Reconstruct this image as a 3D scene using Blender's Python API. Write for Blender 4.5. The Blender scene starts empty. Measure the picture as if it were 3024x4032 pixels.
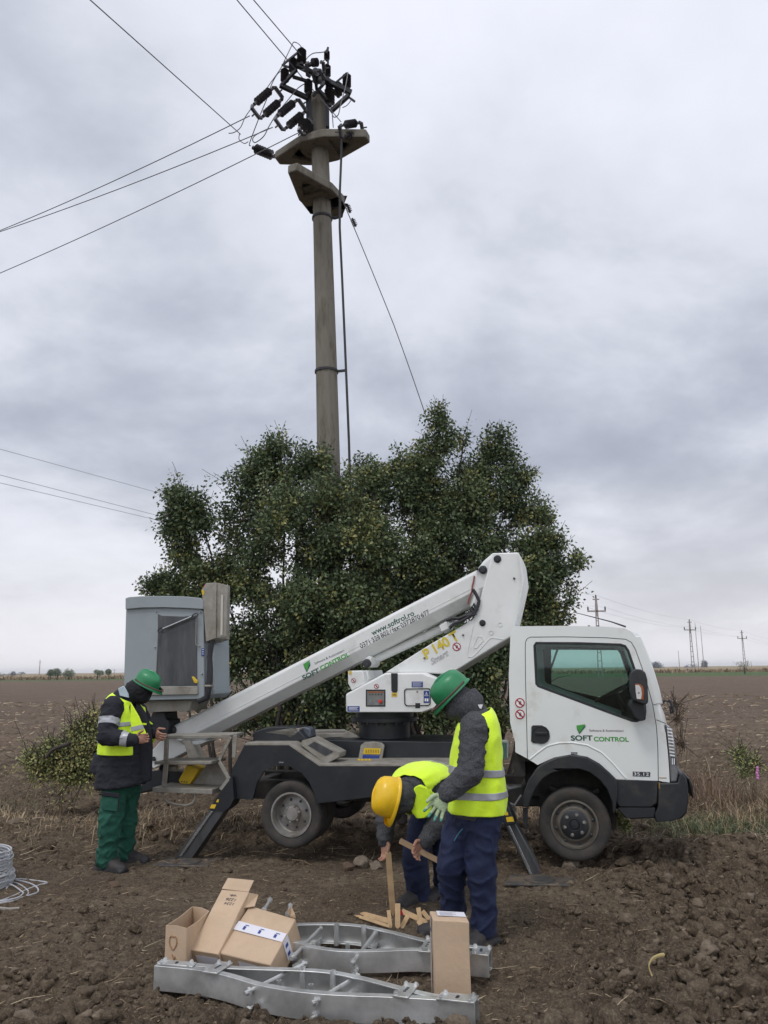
import bpy, bmesh, math, random
import numpy as np
from mathutils import Vector, Matrix, noise as mnoise, geometry as mgeo
random.seed(7); rng = np.random.default_rng(7)
R = math.radians
scene = bpy.context.scene
col = scene.collection

# ---------------------------------------------------------------- camera
FPX, CAMH = 3150.0, 1.75
PITCH = math.atan(620.0 / FPX); ROLL = R(0.636)
fwd = Vector((0, math.cos(PITCH), math.sin(PITCH)))
rt0 = Vector((1, 0, 0)); up0 = Vector((0, -math.sin(PITCH), math.cos(PITCH)))
rt = rt0 * math.cos(ROLL) - up0 * math.sin(ROLL)
up = up0 * math.cos(ROLL) + rt0 * math.sin(ROLL)
CAM = Vector((0, 0, CAMH))
cd = bpy.data.cameras.new('camera'); cam = bpy.data.objects.new('camera', cd); col.objects.link(cam)
cd.sensor_fit = 'VERTICAL'; cd.sensor_height = 36.0; cd.lens = 36.0 * FPX / 4032.0
cd.clip_start = 0.05; cd.clip_end = 20000
m = Matrix((rt, up, -fwd)).transposed().to_4x4(); m.translation = CAM
cam.matrix_world = m
scene.camera = cam

# ---------------------------------------------------------------- world: overcast sky
SUN_EL, SUN_AZ = R(61), R(215)     # azimuth clockwise from +Y; behind the camera, to the left
world = bpy.data.worlds.new('World'); scene.world = world; world.use_nodes = True
nt = world.node_tree; N = nt.nodes; Lk = nt.links; N.clear()
def wn(t, **k):
    n = N.new(t)
    for a, b in k.items(): setattr(n, a, b)
    return n
def wmath(op, a, b=None, clamp=False):
    n = wn('ShaderNodeMath', operation=op, use_clamp=clamp)
    for i, v in enumerate((a, b)):
        if v is None: continue
        if isinstance(v, (int, float)): n.inputs[i].default_value = v
        else: Lk.new(v, n.inputs[i])
    return n.outputs[0]
sky = wn('ShaderNodeTexSky', sky_type='NISHITA', sun_disc=False, sun_elevation=SUN_EL, sun_rotation=SUN_AZ)
sky.air_density = 1.5; sky.dust_density = 3.0
tc = wn('ShaderNodeTexCoord'); sep = wn('ShaderNodeSeparateXYZ'); Lk.new(tc.outputs['Generated'], sep.inputs[0])
zc = wmath('MAXIMUM', sep.outputs['Z'], 0.0)
den = wmath('ADD', zc, 0.30)
cmb = wn('ShaderNodeCombineXYZ')
Lk.new(wmath('DIVIDE', sep.outputs['X'], den), cmb.inputs[0]); Lk.new(wmath('DIVIDE', sep.outputs['Y'], den), cmb.inputs[1])
cmb.inputs[2].default_value = 3.1
def wnoise(scale, detail, rough, dist=0.0, off=0.0):
    mp = wn('ShaderNodeMapping'); mp.inputs['Location'].default_value = (off, off * .7, 0); Lk.new(cmb.outputs[0], mp.inputs[0])
    n = wn('ShaderNodeTexNoise'); n.inputs['Scale'].default_value = scale; n.inputs['Detail'].default_value = detail
    n.inputs['Roughness'].default_value = rough; n.inputs['Distortion'].default_value = dist
    Lk.new(mp.outputs[0], n.inputs['Vector']); return n.outputs['Fac']
OFFB, OFFM = 21.3, 21.3
big = wnoise(0.50, 3, .45, .15, OFFB); med = wnoise(1.9, 7, .56, .15, OFFM)
v = wmath('ADD', wmath('MULTIPLY', big, 0.58), wmath('MULTIPLY', med, 0.42))
rmp = wn('ShaderNodeValToRGB'); Lk.new(v, rmp.inputs[0]); rmp.color_ramp.interpolation = 'B_SPLINE'
e = rmp.color_ramp.elements
e[0].position = 0.345; e[0].color = (.37, .395, .475, 1)
e[1].position = 0.60; e[1].color = (.88, .90, 1.0, 1)
k = e.new(0.415); k.color = (.47, .50, .59, 1)
k = e.new(0.48); k.color = (.68, .71, .79, 1)
# warmer, brighter band low over the horizon
band = wn('ShaderNodeMapRange'); Lk.new(sep.outputs['Z'], band.inputs[0])
band.inputs['From Min'].default_value = 0.0; band.inputs['From Max'].default_value = 0.24
band.inputs['To Min'].default_value = 1.0; band.inputs['To Max'].default_value = 0.0; band.clamp = True
mixh = wn('ShaderNodeMix', data_type='RGBA'); Lk.new(rmp.outputs[0], mixh.inputs[6])
mixh.inputs[7].default_value = (.86, .835, .85, 1)
Lk.new(wmath('MULTIPLY', band.outputs[0], 0.62), mixh.inputs[0])
# overhead and behind the viewer the overcast is brighter
gain = wmath('ADD', wmath('MULTIPLY', wmath('SUBTRACT', 0.35, sep.outputs['Y'], True), 0.35), 1.0)
sc10 = wn('ShaderNodeVectorMath', operation='SCALE'); Lk.new(mixh.outputs[2], sc10.inputs[0]); Lk.new(wmath('MULTIPLY', gain, 10.0), sc10.inputs['Scale'])
mx = wn('ShaderNodeMix', data_type='RGBA'); mx.inputs[0].default_value = 0.94
Lk.new(sky.outputs[0], mx.inputs[6]); Lk.new(sc10.outputs[0], mx.inputs[7])
bg = wn('ShaderNodeBackground'); bg.inputs['Strength'].default_value = 0.1; Lk.new(mx.outputs[2], bg.inputs['Color'])
wo = wn('ShaderNodeOutputWorld'); Lk.new(bg.outputs[0], wo.inputs[0])

sd = bpy.data.lights.new('sun', 'SUN'); sd.energy = 1.1; sd.angle = R(14); sd.color = (1, .965, .92)
so = bpy.data.objects.new('sun', sd); col.objects.link(so)
sdir = Vector((math.sin(SUN_AZ) * math.cos(SUN_EL), math.cos(SUN_AZ) * math.cos(SUN_EL), math.sin(SUN_EL)))
so.rotation_euler = sdir.to_track_quat('Z', 'Y').to_euler(); so.location = (-5, -5, 12)
scene.view_settings.view_transform = 'Standard'; scene.view_settings.look = 'None'
scene.view_settings.exposure = 0.14; scene.view_settings.gamma = 1.0
scene.cycles.max_bounces = 8; scene.cycles.transparent_max_bounces = 16

# ---------------------------------------------------------------- measuring helpers (photo pixel -> place in the world)
VIEWS = dict(S=(0, 0, 1.0), W=(0, 0, 3024 / 1659), P=(900, 100, 600 / 1659), B=(300, 2200, 1000 / 1659), C=(1200, 2100, 1000 / 1580),
             D=(1900, 2400, 900 / 1659), E=(500, 3300, 1500 / 1659), F=(1300, 2600, 800 / 1475), A=(0, 2500, 1000 / 1659),
             T=(500, 1500, 1900 / 1659), G=(2100, 2200, 924 / 1659), H=(1900, 3300, 1124 / 1659), I=(0, 3300, 700 / 1659), J=(0, 2500, 700 / 1659))
def px(v, x, y):
    a, b, s = VIEWS[v]; return a + x * s, b + y * s
def ray(v, x, y):
    X, Y = px(v, x, y)
    return fwd + rt * ((X - 1512) / FPX) + up * ((2016 - Y) / FPX)
def atz(v, x, y, z=0.0):
    d = ray(v, x, y); return CAM + d * ((z - CAM.z) / d.z)
def aty(v, x, y, Y):
    d = ray(v, x, y); return CAM + d * ((Y - CAM.y) / d.y)

# ---------------------------------------------------------------- naming
def tag(o, label=None, cat=None, group=None, kind=None):
    if label: o['label'] = label
    if cat: o['category'] = cat
    if group: o['group'] = group
    if kind: o['kind'] = kind
    return o
ORG = {}
def thing(name, label, cat, loc, group=None):
    o = bpy.data.objects.new(name, None); o.empty_display_size = .1; col.objects.link(o)
    o.location = loc; ORG[o.name] = Vector(loc); tag(o, label, cat, group); return o
def link_mesh(name, me, parent=None, org=None):
    o = bpy.data.objects.new(name, me); col.objects.link(o)
    if parent is not None:
        po = ORG[parent.name]; o.parent = parent; o.location = (0, 0, 0); ORG[o.name] = po
        me.transform(Matrix.Translation(-po))
    else:
        c = Vector(org) if org is not None else Vector((0, 0, 0))
        me.transform(Matrix.Translation(-c)); o.location = c; ORG[o.name] = c
    return o
def copy_tree(o, parent=None):
    c = o.copy(); col.objects.link(c); c.parent = parent
    ORG[c.name] = ORG.get(o.name, Vector())
    for ch in [q for q in bpy.data.objects if q.parent == o]: copy_tree(ch, c)
    return c

# ---------------------------------------------------------------- materials
MATS = {}
def mat(name, c, rough=.6, metal=0.0, var=.12, vs=6.0, bump=0.0, bs=60.0, c2=None, c2pos=(.5, .72), c2s=3.0, spec=.5, stretch=None, coat=0.0, alpha=None, sheen=0, detail=6):
    if name in MATS: return MATS[name]
    m = bpy.data.materials.new(name); m.use_nodes = True; t = m.node_tree; n = t.nodes; l = t.links
    b = n['Principled BSDF']; b.inputs['Roughness'].default_value = rough; b.inputs['Metallic'].default_value = metal
    b.inputs['Specular IOR Level'].default_value = spec; b.inputs['Coat Weight'].default_value = coat
    if sheen: b.inputs['Sheen Weight'].default_value = sheen
    tc = n.new('ShaderNodeTexCoord'); mp = n.new('ShaderNodeMapping'); l.new(tc.outputs['Object'], mp.inputs[0])
    if stretch: mp.inputs['Scale'].default_value = stretch
    nz = n.new('ShaderNodeTexNoise'); nz.inputs['Scale'].default_value = vs; nz.inputs['Detail'].default_value = detail; nz.inputs['Roughness'].default_value = .62
    l.new(mp.outputs[0], nz.inputs['Vector'])
    mr = n.new('ShaderNodeMapRange'); l.new(nz.outputs['Fac'], mr.inputs[0])
    mr.inputs['From Min'].default_value = .3; mr.inputs['From Max'].default_value = .7
    mr.inputs['To Min'].default_value = 1 - var; mr.inputs['To Max'].default_value = 1 + var
    hs = n.new('ShaderNodeVectorMath'); hs.operation = 'SCALE'; hs.inputs[0].default_value = c[:3]; l.new(mr.outputs[0], hs.inputs['Scale'])
    out = hs.outputs[0]
    if c2 is not None:
        n2 = n.new('ShaderNodeTexNoise'); n2.inputs['Scale'].default_value = c2s; n2.inputs['Detail'].default_value = 8; n2.inputs['Roughness'].default_value = .65
        l.new(mp.outputs[0], n2.inputs['Vector'])
        m2 = n.new('ShaderNodeMapRange'); l.new(n2.outputs['Fac'], m2.inputs[0]); m2.inputs['From Min'].default_value = c2pos[0]; m2.inputs['From Max'].default_value = c2pos[1]
        mm = n.new('ShaderNodeMix'); mm.data_type = 'RGBA'; l.new(m2.outputs[0], mm.inputs[0]); l.new(out, mm.inputs[6]); mm.inputs[7].default_value = (*c2[:3], 1)
        out = mm.outputs[2]
    l.new(out, b.inputs['Base Color'])
    if bump:
        nb = n.new('ShaderNodeTexNoise'); nb.inputs['Scale'].default_value = bs; nb.inputs['Detail'].default_value = 5; l.new(mp.outputs[0], nb.inputs['Vector'])
        bp = n.new('ShaderNodeBump'); bp.inputs['Strength'].default_value = min(1, bump); bp.inputs['Distance'].default_value = .02 * max(1, bump) ; l.new(nb.outputs['Fac'], bp.inputs['Height']); l.new(bp.outputs[0], b.inputs['Normal'])
    # roughness breakup
    mrr = n.new('ShaderNodeMapRange'); l.new(nz.outputs['Fac'], mrr.inputs[0]); mrr.inputs['To Min'].default_value = max(.02, rough - .12); mrr.inputs['To Max'].default_value = min(1, rough + .12)
    l.new(mrr.outputs[0], b.inputs['Roughness'])
    if alpha is not None: b.inputs['Alpha'].default_value = alpha
    MATS[name] = m; return m

# ---------------------------------------------------------------- mesh builder (world coordinates)
class MB:
    def __init__(s): s.v = []; s.f = []; s.mi = []
    def add(s, vs, fs, mi=0):
        o = len(s.v); s.v += [Vector(a) for a in vs]; s.f += [tuple(i + o for i in f) for f in fs]; s.mi += [mi] * len(fs); return s
    def box(s, c, ax, ay, az, mi=0):
        c = Vector(c); ax, ay, az = Vector(ax), Vector(ay), Vector(az)
        vs = [c + ax * i + ay * j + az * k for k in (-1, 1) for j in (-1, 1) for i in (-1, 1)]
        return s.add(vs, [(0, 2, 3, 1), (4, 5, 7, 6), (0, 1, 5, 4), (2, 6, 7, 3), (0, 4, 6, 2), (1, 3, 7, 5)], mi)
    def bar(s, a, b, w, h, side=None, mi=0):
        a, b = Vector(a), Vector(b); d = b - a
        u = Vector(side) if side is not None else (Vector((0, 0, 1)).cross(d) if abs(d.normalized().z) < .95 else Vector((1, 0, 0)))
        u = (u - d * (u.dot(d) / d.dot(d))).normalized(); w_ = d.normalized().cross(u)
        return s.box((a + b) / 2, d / 2, u * w / 2, w_ * h / 2, mi)
    def prism(s, pts, ext, mi=0, holes=()):
        ext = Vector(ext); loops = [[Vector(p) for p in pts]] + [[Vector(p) for p in h] for h in holes]
        tri = mgeo.tessellate_polygon(loops); flat = [p for lp in loops for p in lp]; n = len(flat)
        fs = []
        if not holes and len(flat) <= 4: fs = [tuple(range(n)), tuple(n + i for i in reversed(range(n)))]
        else:
            for t in tri: fs.append(tuple(t)); fs.append(tuple(n + i for i in reversed(t)))
        k = 0
        for lp in loops:
            for i in range(len(lp)):
                a, b = k + i, k + (i + 1) % len(lp); fs.append((a, b, n + b, n + a))
            k += len(lp)
        return s.add(flat + [p + ext for p in flat], fs, mi)
    def loft(s, rings, cap=True, mi=0):
        n = len(rings[0]); vs = [p for r in rings for p in r]; fs = []
        for i in range(len(rings) - 1):
            for j in range(n):
                a, b = i * n + j, i * n + (j + 1) % n; fs.append((a, b, b + n, a + n))
        if cap: fs.append(tuple(reversed(range(n)))); fs.append(tuple((len(rings) - 1) * n + j for j in range(n)))
        return s.add(vs, fs, mi)
    def tube(s, pts, r, n=8, mi=0, rr=None, up=None, cap=True):
        pts = [Vector(p) for p in pts]; rad = r if isinstance(r, (list, tuple)) else [r] * len(pts)
        rad2 = rr if rr is not None else rad
        if not isinstance(rad2, (list, tuple)): rad2 = [rad2] * len(pts)
        u = None; rings = []
        for i, p in enumerate(pts):
            d = (pts[min(i + 1, len(pts) - 1)] - pts[max(i - 1, 0)]).normalized()
            if u is None:
                u = Vector(up) if up is not None else (Vector((0, 0, 1)) if abs(d.z) < .9 else Vector((1, 0, 0)))
            u = u - d * u.dot(d)
            if u.length < 1e-5: u = d.orthogonal()
            u.normalize(); w = d.cross(u)
            rings.append([p + u * (math.cos(a) * rad[i]) + w * (math.sin(a) * rad2[i]) for a in (2 * math.pi * j / n for j in range(n))])
        return s.loft(rings, cap, mi)
    def lathe(s, c, axis, prof, n=32, mi=0, cap=False):
        c = Vector(c); a = Vector(axis).normalized(); u = a.orthogonal().normalized(); w = a.cross(u)
        rings = [[c + a * h + (u * math.cos(t) + w * math.sin(t)) * max(r, 1e-4) for t in (2 * math.pi * j / n for j in range(n))] for r, h in prof]
        return s.loft(rings, cap, mi)
    def ell(s, c, rx, ry=None, rz=None, M=None, n=16, m_=10, mi=0):
        ry = ry or rx; rz = rz or rx; c = Vector(c); vs = []; fs = []
        M = M or Matrix.Identity(3)
        vs.append(c + M @ Vector((0, 0, rz)))
        for i in range(1, m_):
            t = math.pi * i / m_
            for j in range(n):
                a = 2 * math.pi * j / n; vs.append(c + M @ Vector((rx * math.sin(t) * math.cos(a), ry * math.sin(t) * math.sin(a), rz * math.cos(t))))
        vs.append(c + M @ Vector((0, 0, -rz))); L = len(vs) - 1
        for j in range(n): fs.append((0, 1 + j, 1 + (j + 1) % n)); fs.append((L, 1 + (m_ - 2) * n + (j + 1) % n, 1 + (m_ - 2) * n + j))
        for i in range(m_ - 2):
            for j in range(n):
                a, b = 1 + i * n + j, 1 + i * n + (j + 1) % n; fs.append((a, a + n, b + n, b))
        return s.add(vs, fs, mi)
    def mesh(s, name):
        me = bpy.data.meshes.new(name); me.from_pydata([tuple(v) for v in s.v], [], s.f)
        me.polygons.foreach_set('material_index', s.mi); me.validate(); 
        bm = bmesh.new(); bm.from_mesh(me); bmesh.ops.recalc_face_normals(bm, faces=bm.faces); bm.to_mesh(me); bm.free()
        return me
    def build(s, name, mats, parent=None, smooth=False, bevel=0, seg=2, org=None, ang=40):
        me = s.mesh(name); mats = mats if isinstance(mats, (list, tuple)) else [mats]
        for q in mats: me.materials.append(q)
        o = link_mesh(name, me, parent, org if org is not None else (s.v[0] if parent is None else None))
        if bevel:
            b = o.modifiers.new('bevel', 'BEVEL'); b.width = bevel; b.segments = seg; b.limit_method = 'ANGLE'; b.angle_limit = R(35); b.use_clamp_overlap = True
        if smooth or bevel: smooth_by(me, ang)
        return o
def smooth_by(me, ang=40):
    me.polygons.foreach_set('use_smooth', [True] * len(me.polygons))
    bm = bmesh.new(); bm.from_mesh(me); ca = R(ang)
    for e_ in bm.edges:
        if len(e_.link_faces) == 2 and e_.calc_face_angle(0) > ca: e_.smooth = False
    bm.to_mesh(me); bm.free()
def np_mesh(name, V, F, mats, parent=None, kind=None, matidx=None, smooth=False, attr=None):
    """V (n,3), F (m,k) fast numpy mesh"""
    me = bpy.data.meshes.new(name); n, k = len(F), F.shape[1]
    me.vertices.add(len(V)); me.vertices.foreach_set('co', V.astype(np.float32).ravel())
    me.loops.add(n * k); me.loops.foreach_set('vertex_index', F.astype(np.int32).ravel())
    me.polygons.add(n); me.polygons.foreach_set('loop_start', np.arange(0, n * k, k, dtype=np.int32)); 
    try: me.polygons.foreach_set('loop_total', np.full(n, k, dtype=np.int32))
    except Exception: pass
    for q in (mats if isinstance(mats, (list, tuple)) else [mats]): me.materials.append(q)
    if matidx is not None: me.polygons.foreach_set('material_index', matidx.astype(np.int32))
    if smooth: me.polygons.foreach_set('use_smooth', np.ones(n, dtype=bool))
    if attr is not None:
        a = me.attributes.new('tint', 'FLOAT', 'FACE'); a.data.foreach_set('value', attr.astype(np.float32))
    me.update(calc_edges=True)
    o = link_mesh(name, me, parent)
    if kind: o['kind'] = kind
    return o

# ---------------------------------------------------------------- noise in numpy
def _h(ix, iy, s):
    n = (ix.astype(np.int64) * 374761393 + iy.astype(np.int64) * 668265263 + s * 974711) & 0x7fffffff
    n = ((n ^ (n >> 13)) * 1274126177) & 0x7fffffff; n = (n ^ (n >> 16)) & 0x7fffffff
    return n / 2147483647.0
def vnoise(x, y, s=0):
    ix, iy = np.floor(x), np.floor(y); fx, fy = x - ix, y - iy; fx = fx * fx * (3 - 2 * fx); fy = fy * fy * (3 - 2 * fy)
    a, b, c, d = _h(ix, iy, s), _h(ix + 1, iy, s), _h(ix, iy + 1, s), _h(ix + 1, iy + 1, s)
    return (a * (1 - fx) + b * fx) * (1 - fy) + (c * (1 - fx) + d * fx) * fy
def fbm(x, y, o=4, s=0):
    t = np.zeros_like(x); a = .5
    for i in range(o): t += a * vnoise(x * 2 ** i, y * 2 ** i, s + i); a *= .5
    return t
def clodn(x, y, s=0):
    """rounded lumps: bumps around jittered cell centres"""
    ix, iy = np.floor(x), np.floor(y); best = np.zeros_like(x)
    for dx in (-1, 0, 1):
        for dy in (-1, 0, 1):
            cx, cy = ix + dx, iy + dy; jx = cx + _h(cx, cy, s); jy = cy + _h(cx, cy, s + 1); r = .25 + .5 * _h(cx, cy, s + 2)
            d2 = ((x - jx) ** 2 + (y - jy) ** 2) / (r * r); best = np.maximum(best, np.sqrt(np.maximum(0, 1 - d2)) * r)
    return best
# ================================================================ GROUND
def sstep(a, b, x):
    t = np.clip((x - a) / (b - a), 0, 1); return t * t * (3 - 2 * t)
def rough_mask(x, y):
    """1 = coarse tilled clods, 0 = trampled, finer soil"""
    m = fbm(x * .6 + 3, y * .6, 3, 5) * 1.3
    m = m * 1.15 + .6 * sstep(1.0, 2.6, x) * sstep(8.5, 6.5, y) + .5 * sstep(5.6, 4.6, y) + .35 * sstep(8.5, 9.5, y)
    m = m - .5 * np.exp(-((x + .4) ** 2 / 3.5 + (y - 6.6) ** 2 / .9)) - .25 * np.exp(-((x + 2.2) ** 2 / 3.0 + (y - 7.4) ** 2 / .5))
    m = m * (1 - .75 * np.exp(-(((x + .15) / 1.35) ** 4 + ((y - 5.0 - .12 * x * -1) / .55) ** 4)))
    return np.clip(m, .12, 1.2)
def height(x, y, fine=True):
    x = np.asarray(x, float); y = np.asarray(y, float)
    far = 1 / (1 + (np.maximum(y, 0) / 60.0) ** 2)
    z = (fbm(x * .45, y * .45, 3, 11) - .44) * .10 * far
    # bank to the right beyond the cab, furrow behind
    z = z + .15 * np.exp(-((x - 3.4) ** 2 / 1.1 + (y - 7.9) ** 2 / .35)) + .08 * np.exp(-((x - 2.0) ** 2 / 1.2 + (y - 7.3) ** 2 / .25))
    z = z + .10 * np.exp(-((x + 4.5) ** 2 / 3 + (y - 9.2) ** 2 / .25)) - .07 * np.exp(-((x + 1.0) ** 2 / 6 + (y - 8.6) ** 2 / .12))
    # flatten where the workers and goods stand
    fl = np.exp(-(((x + .1) / 2.3) ** 4 + ((y - 5.6) / 1.4) ** 4)); z = z * (1 - .8 * fl)
    if fine:
        m = rough_mask(x, y) ; k = np.clip(1.4 - np.maximum(y, 0) / 40, 0, 1)
        wx = x + .10 * (vnoise(x * 6, y * 6, 3) - .5) + .035 * (vnoise(x * 25, y * 25, 6) - .5); wy = y + .10 * (vnoise(x * 6, y * 6, 4) - .5) + .035 * (vnoise(x * 25, y * 25, 7) - .5)
        bil = lambda f, s: 1 - np.abs(2 * vnoise(wx * f, wy * f, s) - 1)
        z = z + k * m * ((.030 * clodn(wx * 8, wy * 8, 21)) + .075 * bil(6, 61) * bil(9, 62) + .045 * clodn(wx * 17 + 9, wy * 17, 31) + .040 * bil(19, 63) * bil(27, 66))
        z = z + k * (.25 + m) * (.013 * bil(43, 64) + .011 * bil(83, 65) + .007 * (vnoise(x * 170, y * 170, 52) - .5)) - .065 * k * m
    return z
def hz(x, y): return float(height(np.array([x]), np.array([y]), False)[0])

def soil_material():
    m = bpy.data.materials.new('soil'); m.use_nodes = True; t = m.node_tree; n = t.nodes; l = t.links; b = n['Principled BSDF']
    b.inputs['Roughness'].default_value = .95; b.inputs['Specular IOR Level'].default_value = .15
    g = n.new('ShaderNodeNewGeometry'); s = n.new('ShaderNodeSeparateXYZ'); l.new(g.outputs['Position'], s.inputs[0])
    def noise(sc, d=6, r=.6):
        q = n.new('ShaderNodeTexNoise'); q.inputs['Scale'].default_value = sc; q.inputs['Detail'].default_value = d; q.inputs['Roughness'].default_value = r
        l.new(g.outputs['Position'], q.inputs['Vector']); return q.outputs['Fac']
    def mrng(src, a, bb, c=0, d=1):
        q = n.new('ShaderNodeMapRange'); l.new(src, q.inputs[0]); q.inputs[1].default_value = a; q.inputs[2].default_value = bb; q.inputs[3].default_value = c; q.inputs[4].default_value = d; return q.outputs[0]
    def mix(f, a, c):
        q = n.new('ShaderNodeMix'); q.data_type = 'RGBA'
        if isinstance(f, float): q.inputs[0].default_value = f
        else: l.new(f, q.inputs[0])
        for i, z in ((6, a), (7, c)):
            if isinstance(z, tuple): q.inputs[i].default_value = (*z, 1)
            else: l.new(z, q.inputs[i])
        return q.outputs[2]
    def mul(a, c):
        q = n.new('ShaderNodeMath'); q.operation = 'MULTIPLY'
        l.new(a, q.inputs[0])
        if isinstance(c, float): q.inputs[1].default_value = c
        else: l.new(c, q.inputs[1])
        return q.outputs[0]
    c = mix(mrng(noise(1.3, 4), .35, .65), SOIL_A, SOIL_B)
    c = mix(mrng(noise(.55, 3), .48, .62, 0, .55), c, (.112, .079, .053))
    c = mix(mrng(noise(14, 6), .40, .68), c, SOIL_C)
    c = mix(mrng(noise(55, 6, .75), .50, .68, 0, .7), c, SOIL_D)
    c = mix(mrng(noise(38, 5, .7), .56, .40, 0, .0), c, SOIL_C)
    c = mix(mrng(noise(26, 6, .75), .46, .34, 0, .75), c, (.045, .034, .025))
    # dry straw-coloured specks
    c = mix(mrng(noise(140, 2), .70, .76, 0, .5), c, (.30, .24, .15))
    # furrow striping far out and the faded, lighter far field
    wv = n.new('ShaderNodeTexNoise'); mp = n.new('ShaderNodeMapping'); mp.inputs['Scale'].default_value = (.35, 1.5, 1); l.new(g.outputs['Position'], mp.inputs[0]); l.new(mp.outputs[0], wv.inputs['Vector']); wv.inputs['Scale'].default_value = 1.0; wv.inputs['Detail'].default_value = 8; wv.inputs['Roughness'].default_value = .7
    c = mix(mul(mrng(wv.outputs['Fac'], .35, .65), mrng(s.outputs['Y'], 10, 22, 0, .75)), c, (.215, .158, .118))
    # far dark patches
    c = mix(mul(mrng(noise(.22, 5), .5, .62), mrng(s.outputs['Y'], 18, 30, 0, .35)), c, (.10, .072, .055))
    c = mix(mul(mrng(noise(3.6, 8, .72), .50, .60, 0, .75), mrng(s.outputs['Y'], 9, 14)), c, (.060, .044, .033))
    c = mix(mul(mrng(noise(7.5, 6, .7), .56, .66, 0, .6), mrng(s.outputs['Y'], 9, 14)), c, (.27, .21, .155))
    # green strip and the straw-coloured land beyond it
    ax = n.new('ShaderNodeMath'); ax.operation = 'MULTIPLY_ADD'; l.new(s.outputs['X'], ax.inputs[0]); ax.inputs[1].default_value = .33; l.new(s.outputs['Y'], ax.inputs[2])
    c = mix(mul(mrng(ax.outputs[0], 158, 168), mrng(noise(.4, 3), .2, .5, .6, 1)), c, (.075, .115, .045))
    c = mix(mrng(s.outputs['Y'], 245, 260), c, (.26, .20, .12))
    # verge beyond the truck: dead grass
    l.new(c, b.inputs['Base Color'])
    bp = n.new('ShaderNodeBump'); bp.inputs['Strength'].default_value = .9; bp.inputs['Distance'].default_value = .02; l.new(noise(75, 8, .75), bp.inputs['Height'])
    bp2 = n.new('ShaderNodeBump'); bp2.inputs['Strength'].default_value = 1.0; l.new(mrng(s.outputs['Y'], 8, 40, 0, .16), bp2.inputs['Distance']); l.new(noise(5, 8, .65), bp2.inputs['Height']); l.new(bp.outputs[0], bp2.inputs['Normal'])
    l.new(bp2.outputs[0], b.inputs['Normal'])
    return m
SOIL_A = (.084, .063, .044); SOIL_B = (.160, .126, .089); SOIL_C = (.062, .046, .033); SOIL_D = (.29, .23, .16)
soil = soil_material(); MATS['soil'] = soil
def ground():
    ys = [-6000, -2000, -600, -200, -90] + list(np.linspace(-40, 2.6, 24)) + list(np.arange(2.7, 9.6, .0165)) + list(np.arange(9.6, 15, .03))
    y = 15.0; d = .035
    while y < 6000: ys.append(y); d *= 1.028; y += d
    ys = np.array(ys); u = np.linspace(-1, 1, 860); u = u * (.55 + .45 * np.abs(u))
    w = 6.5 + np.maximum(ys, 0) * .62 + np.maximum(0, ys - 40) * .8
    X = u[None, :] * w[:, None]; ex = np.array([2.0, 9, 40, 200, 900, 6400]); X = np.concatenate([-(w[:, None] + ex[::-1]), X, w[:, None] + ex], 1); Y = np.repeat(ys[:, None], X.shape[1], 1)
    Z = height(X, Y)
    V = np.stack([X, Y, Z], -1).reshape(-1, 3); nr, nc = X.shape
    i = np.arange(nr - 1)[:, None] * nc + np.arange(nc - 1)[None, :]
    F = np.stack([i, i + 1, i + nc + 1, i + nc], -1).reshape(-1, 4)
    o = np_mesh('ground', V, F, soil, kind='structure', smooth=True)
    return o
ground()

def ico(SUB=2):
    bm = bmesh.new(); bmesh.ops.create_icosphere(bm, subdivisions=SUB, radius=1); V = np.array([v.co[:] for v in bm.verts]); F = np.array([[v.index for v in f.verts] for f in bm.faces]); bm.free(); return V, F
IV, IF = ico()
def clod_variants(n=14):
    out = []
    for k in range(n):
        V = IV.copy(); o = Vector((k * 7.3, k * 1.9, 0))
        for i in range(len(V)):
            p = Vector(V[i]); q = 1 + .6 * mnoise.noise(p * 1.1 + o) + .45 * mnoise.noise(p * 2.6 + o) + .25 * mnoise.noise(p * 6 + o)
            V[i] *= q
        V *= np.array([1, .8 + .3 * random.random(), .6 + .25 * random.random()])
        # chop flats
        for _ in range(4):
            d = rng.normal(size=3); d /= np.linalg.norm(d); h = .62 + .2 * random.random(); s = V @ d; V = V - np.outer(np.maximum(0, s - h), d)
        out.append(V)
    return out
CV = clod_variants()
def rot_z_tilt(a, b):
    ca, sa, cb, sb = np.cos(a), np.sin(a), np.cos(b), np.sin(b)
    M = np.zeros((len(a), 3, 3)); M[:, 0, 0] = ca; M[:, 0, 1] = -sa * cb; M[:, 0, 2] = sa * sb; M[:, 1, 0] = sa; M[:, 1, 1] = ca * cb; M[:, 1, 2] = -ca * sb; M[:, 2, 1] = sb; M[:, 2, 2] = cb
    return M
IV3, IF3 = ico(3)
def big_variants(n=10):
    out = []
    for k in range(n):
        V = IV3.copy(); o = Vector((k * 3.3, 50 + k * 1.9, 0))
        for i in range(len(V)):
            p = Vector(V[i]); b = mnoise.noise(p * 3.1 + o); q = 1 + .6 * mnoise.noise(p * 1.2 + o) + .45 * (1 - 2 * abs(b)) * .6 + .28 * (1 - 3 * abs(mnoise.noise(p * 7 + o))) * .6 + .05 * mnoise.noise(p * 17 + o); V[i] *= q
        V *= np.array([1.1, .65 + .35 * random.random(), .5 + .25 * random.random()])
        for _ in range(7):
            d = rng.normal(size=3); d /= np.linalg.norm(d); h = .55 + .2 * random.random(); s = V @ d; V = V - np.outer(np.maximum(0, s - h) * .92, d)
        out.append(V)
    return out
CV3 = big_variants()
dryc = mat('dry_soil_clod', (.155, .118, .082), .95, var=.3, vs=14, bump=.8, bs=60, c2=(.11, .08, .055), c2pos=(.45, .62), c2s=20)
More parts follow.
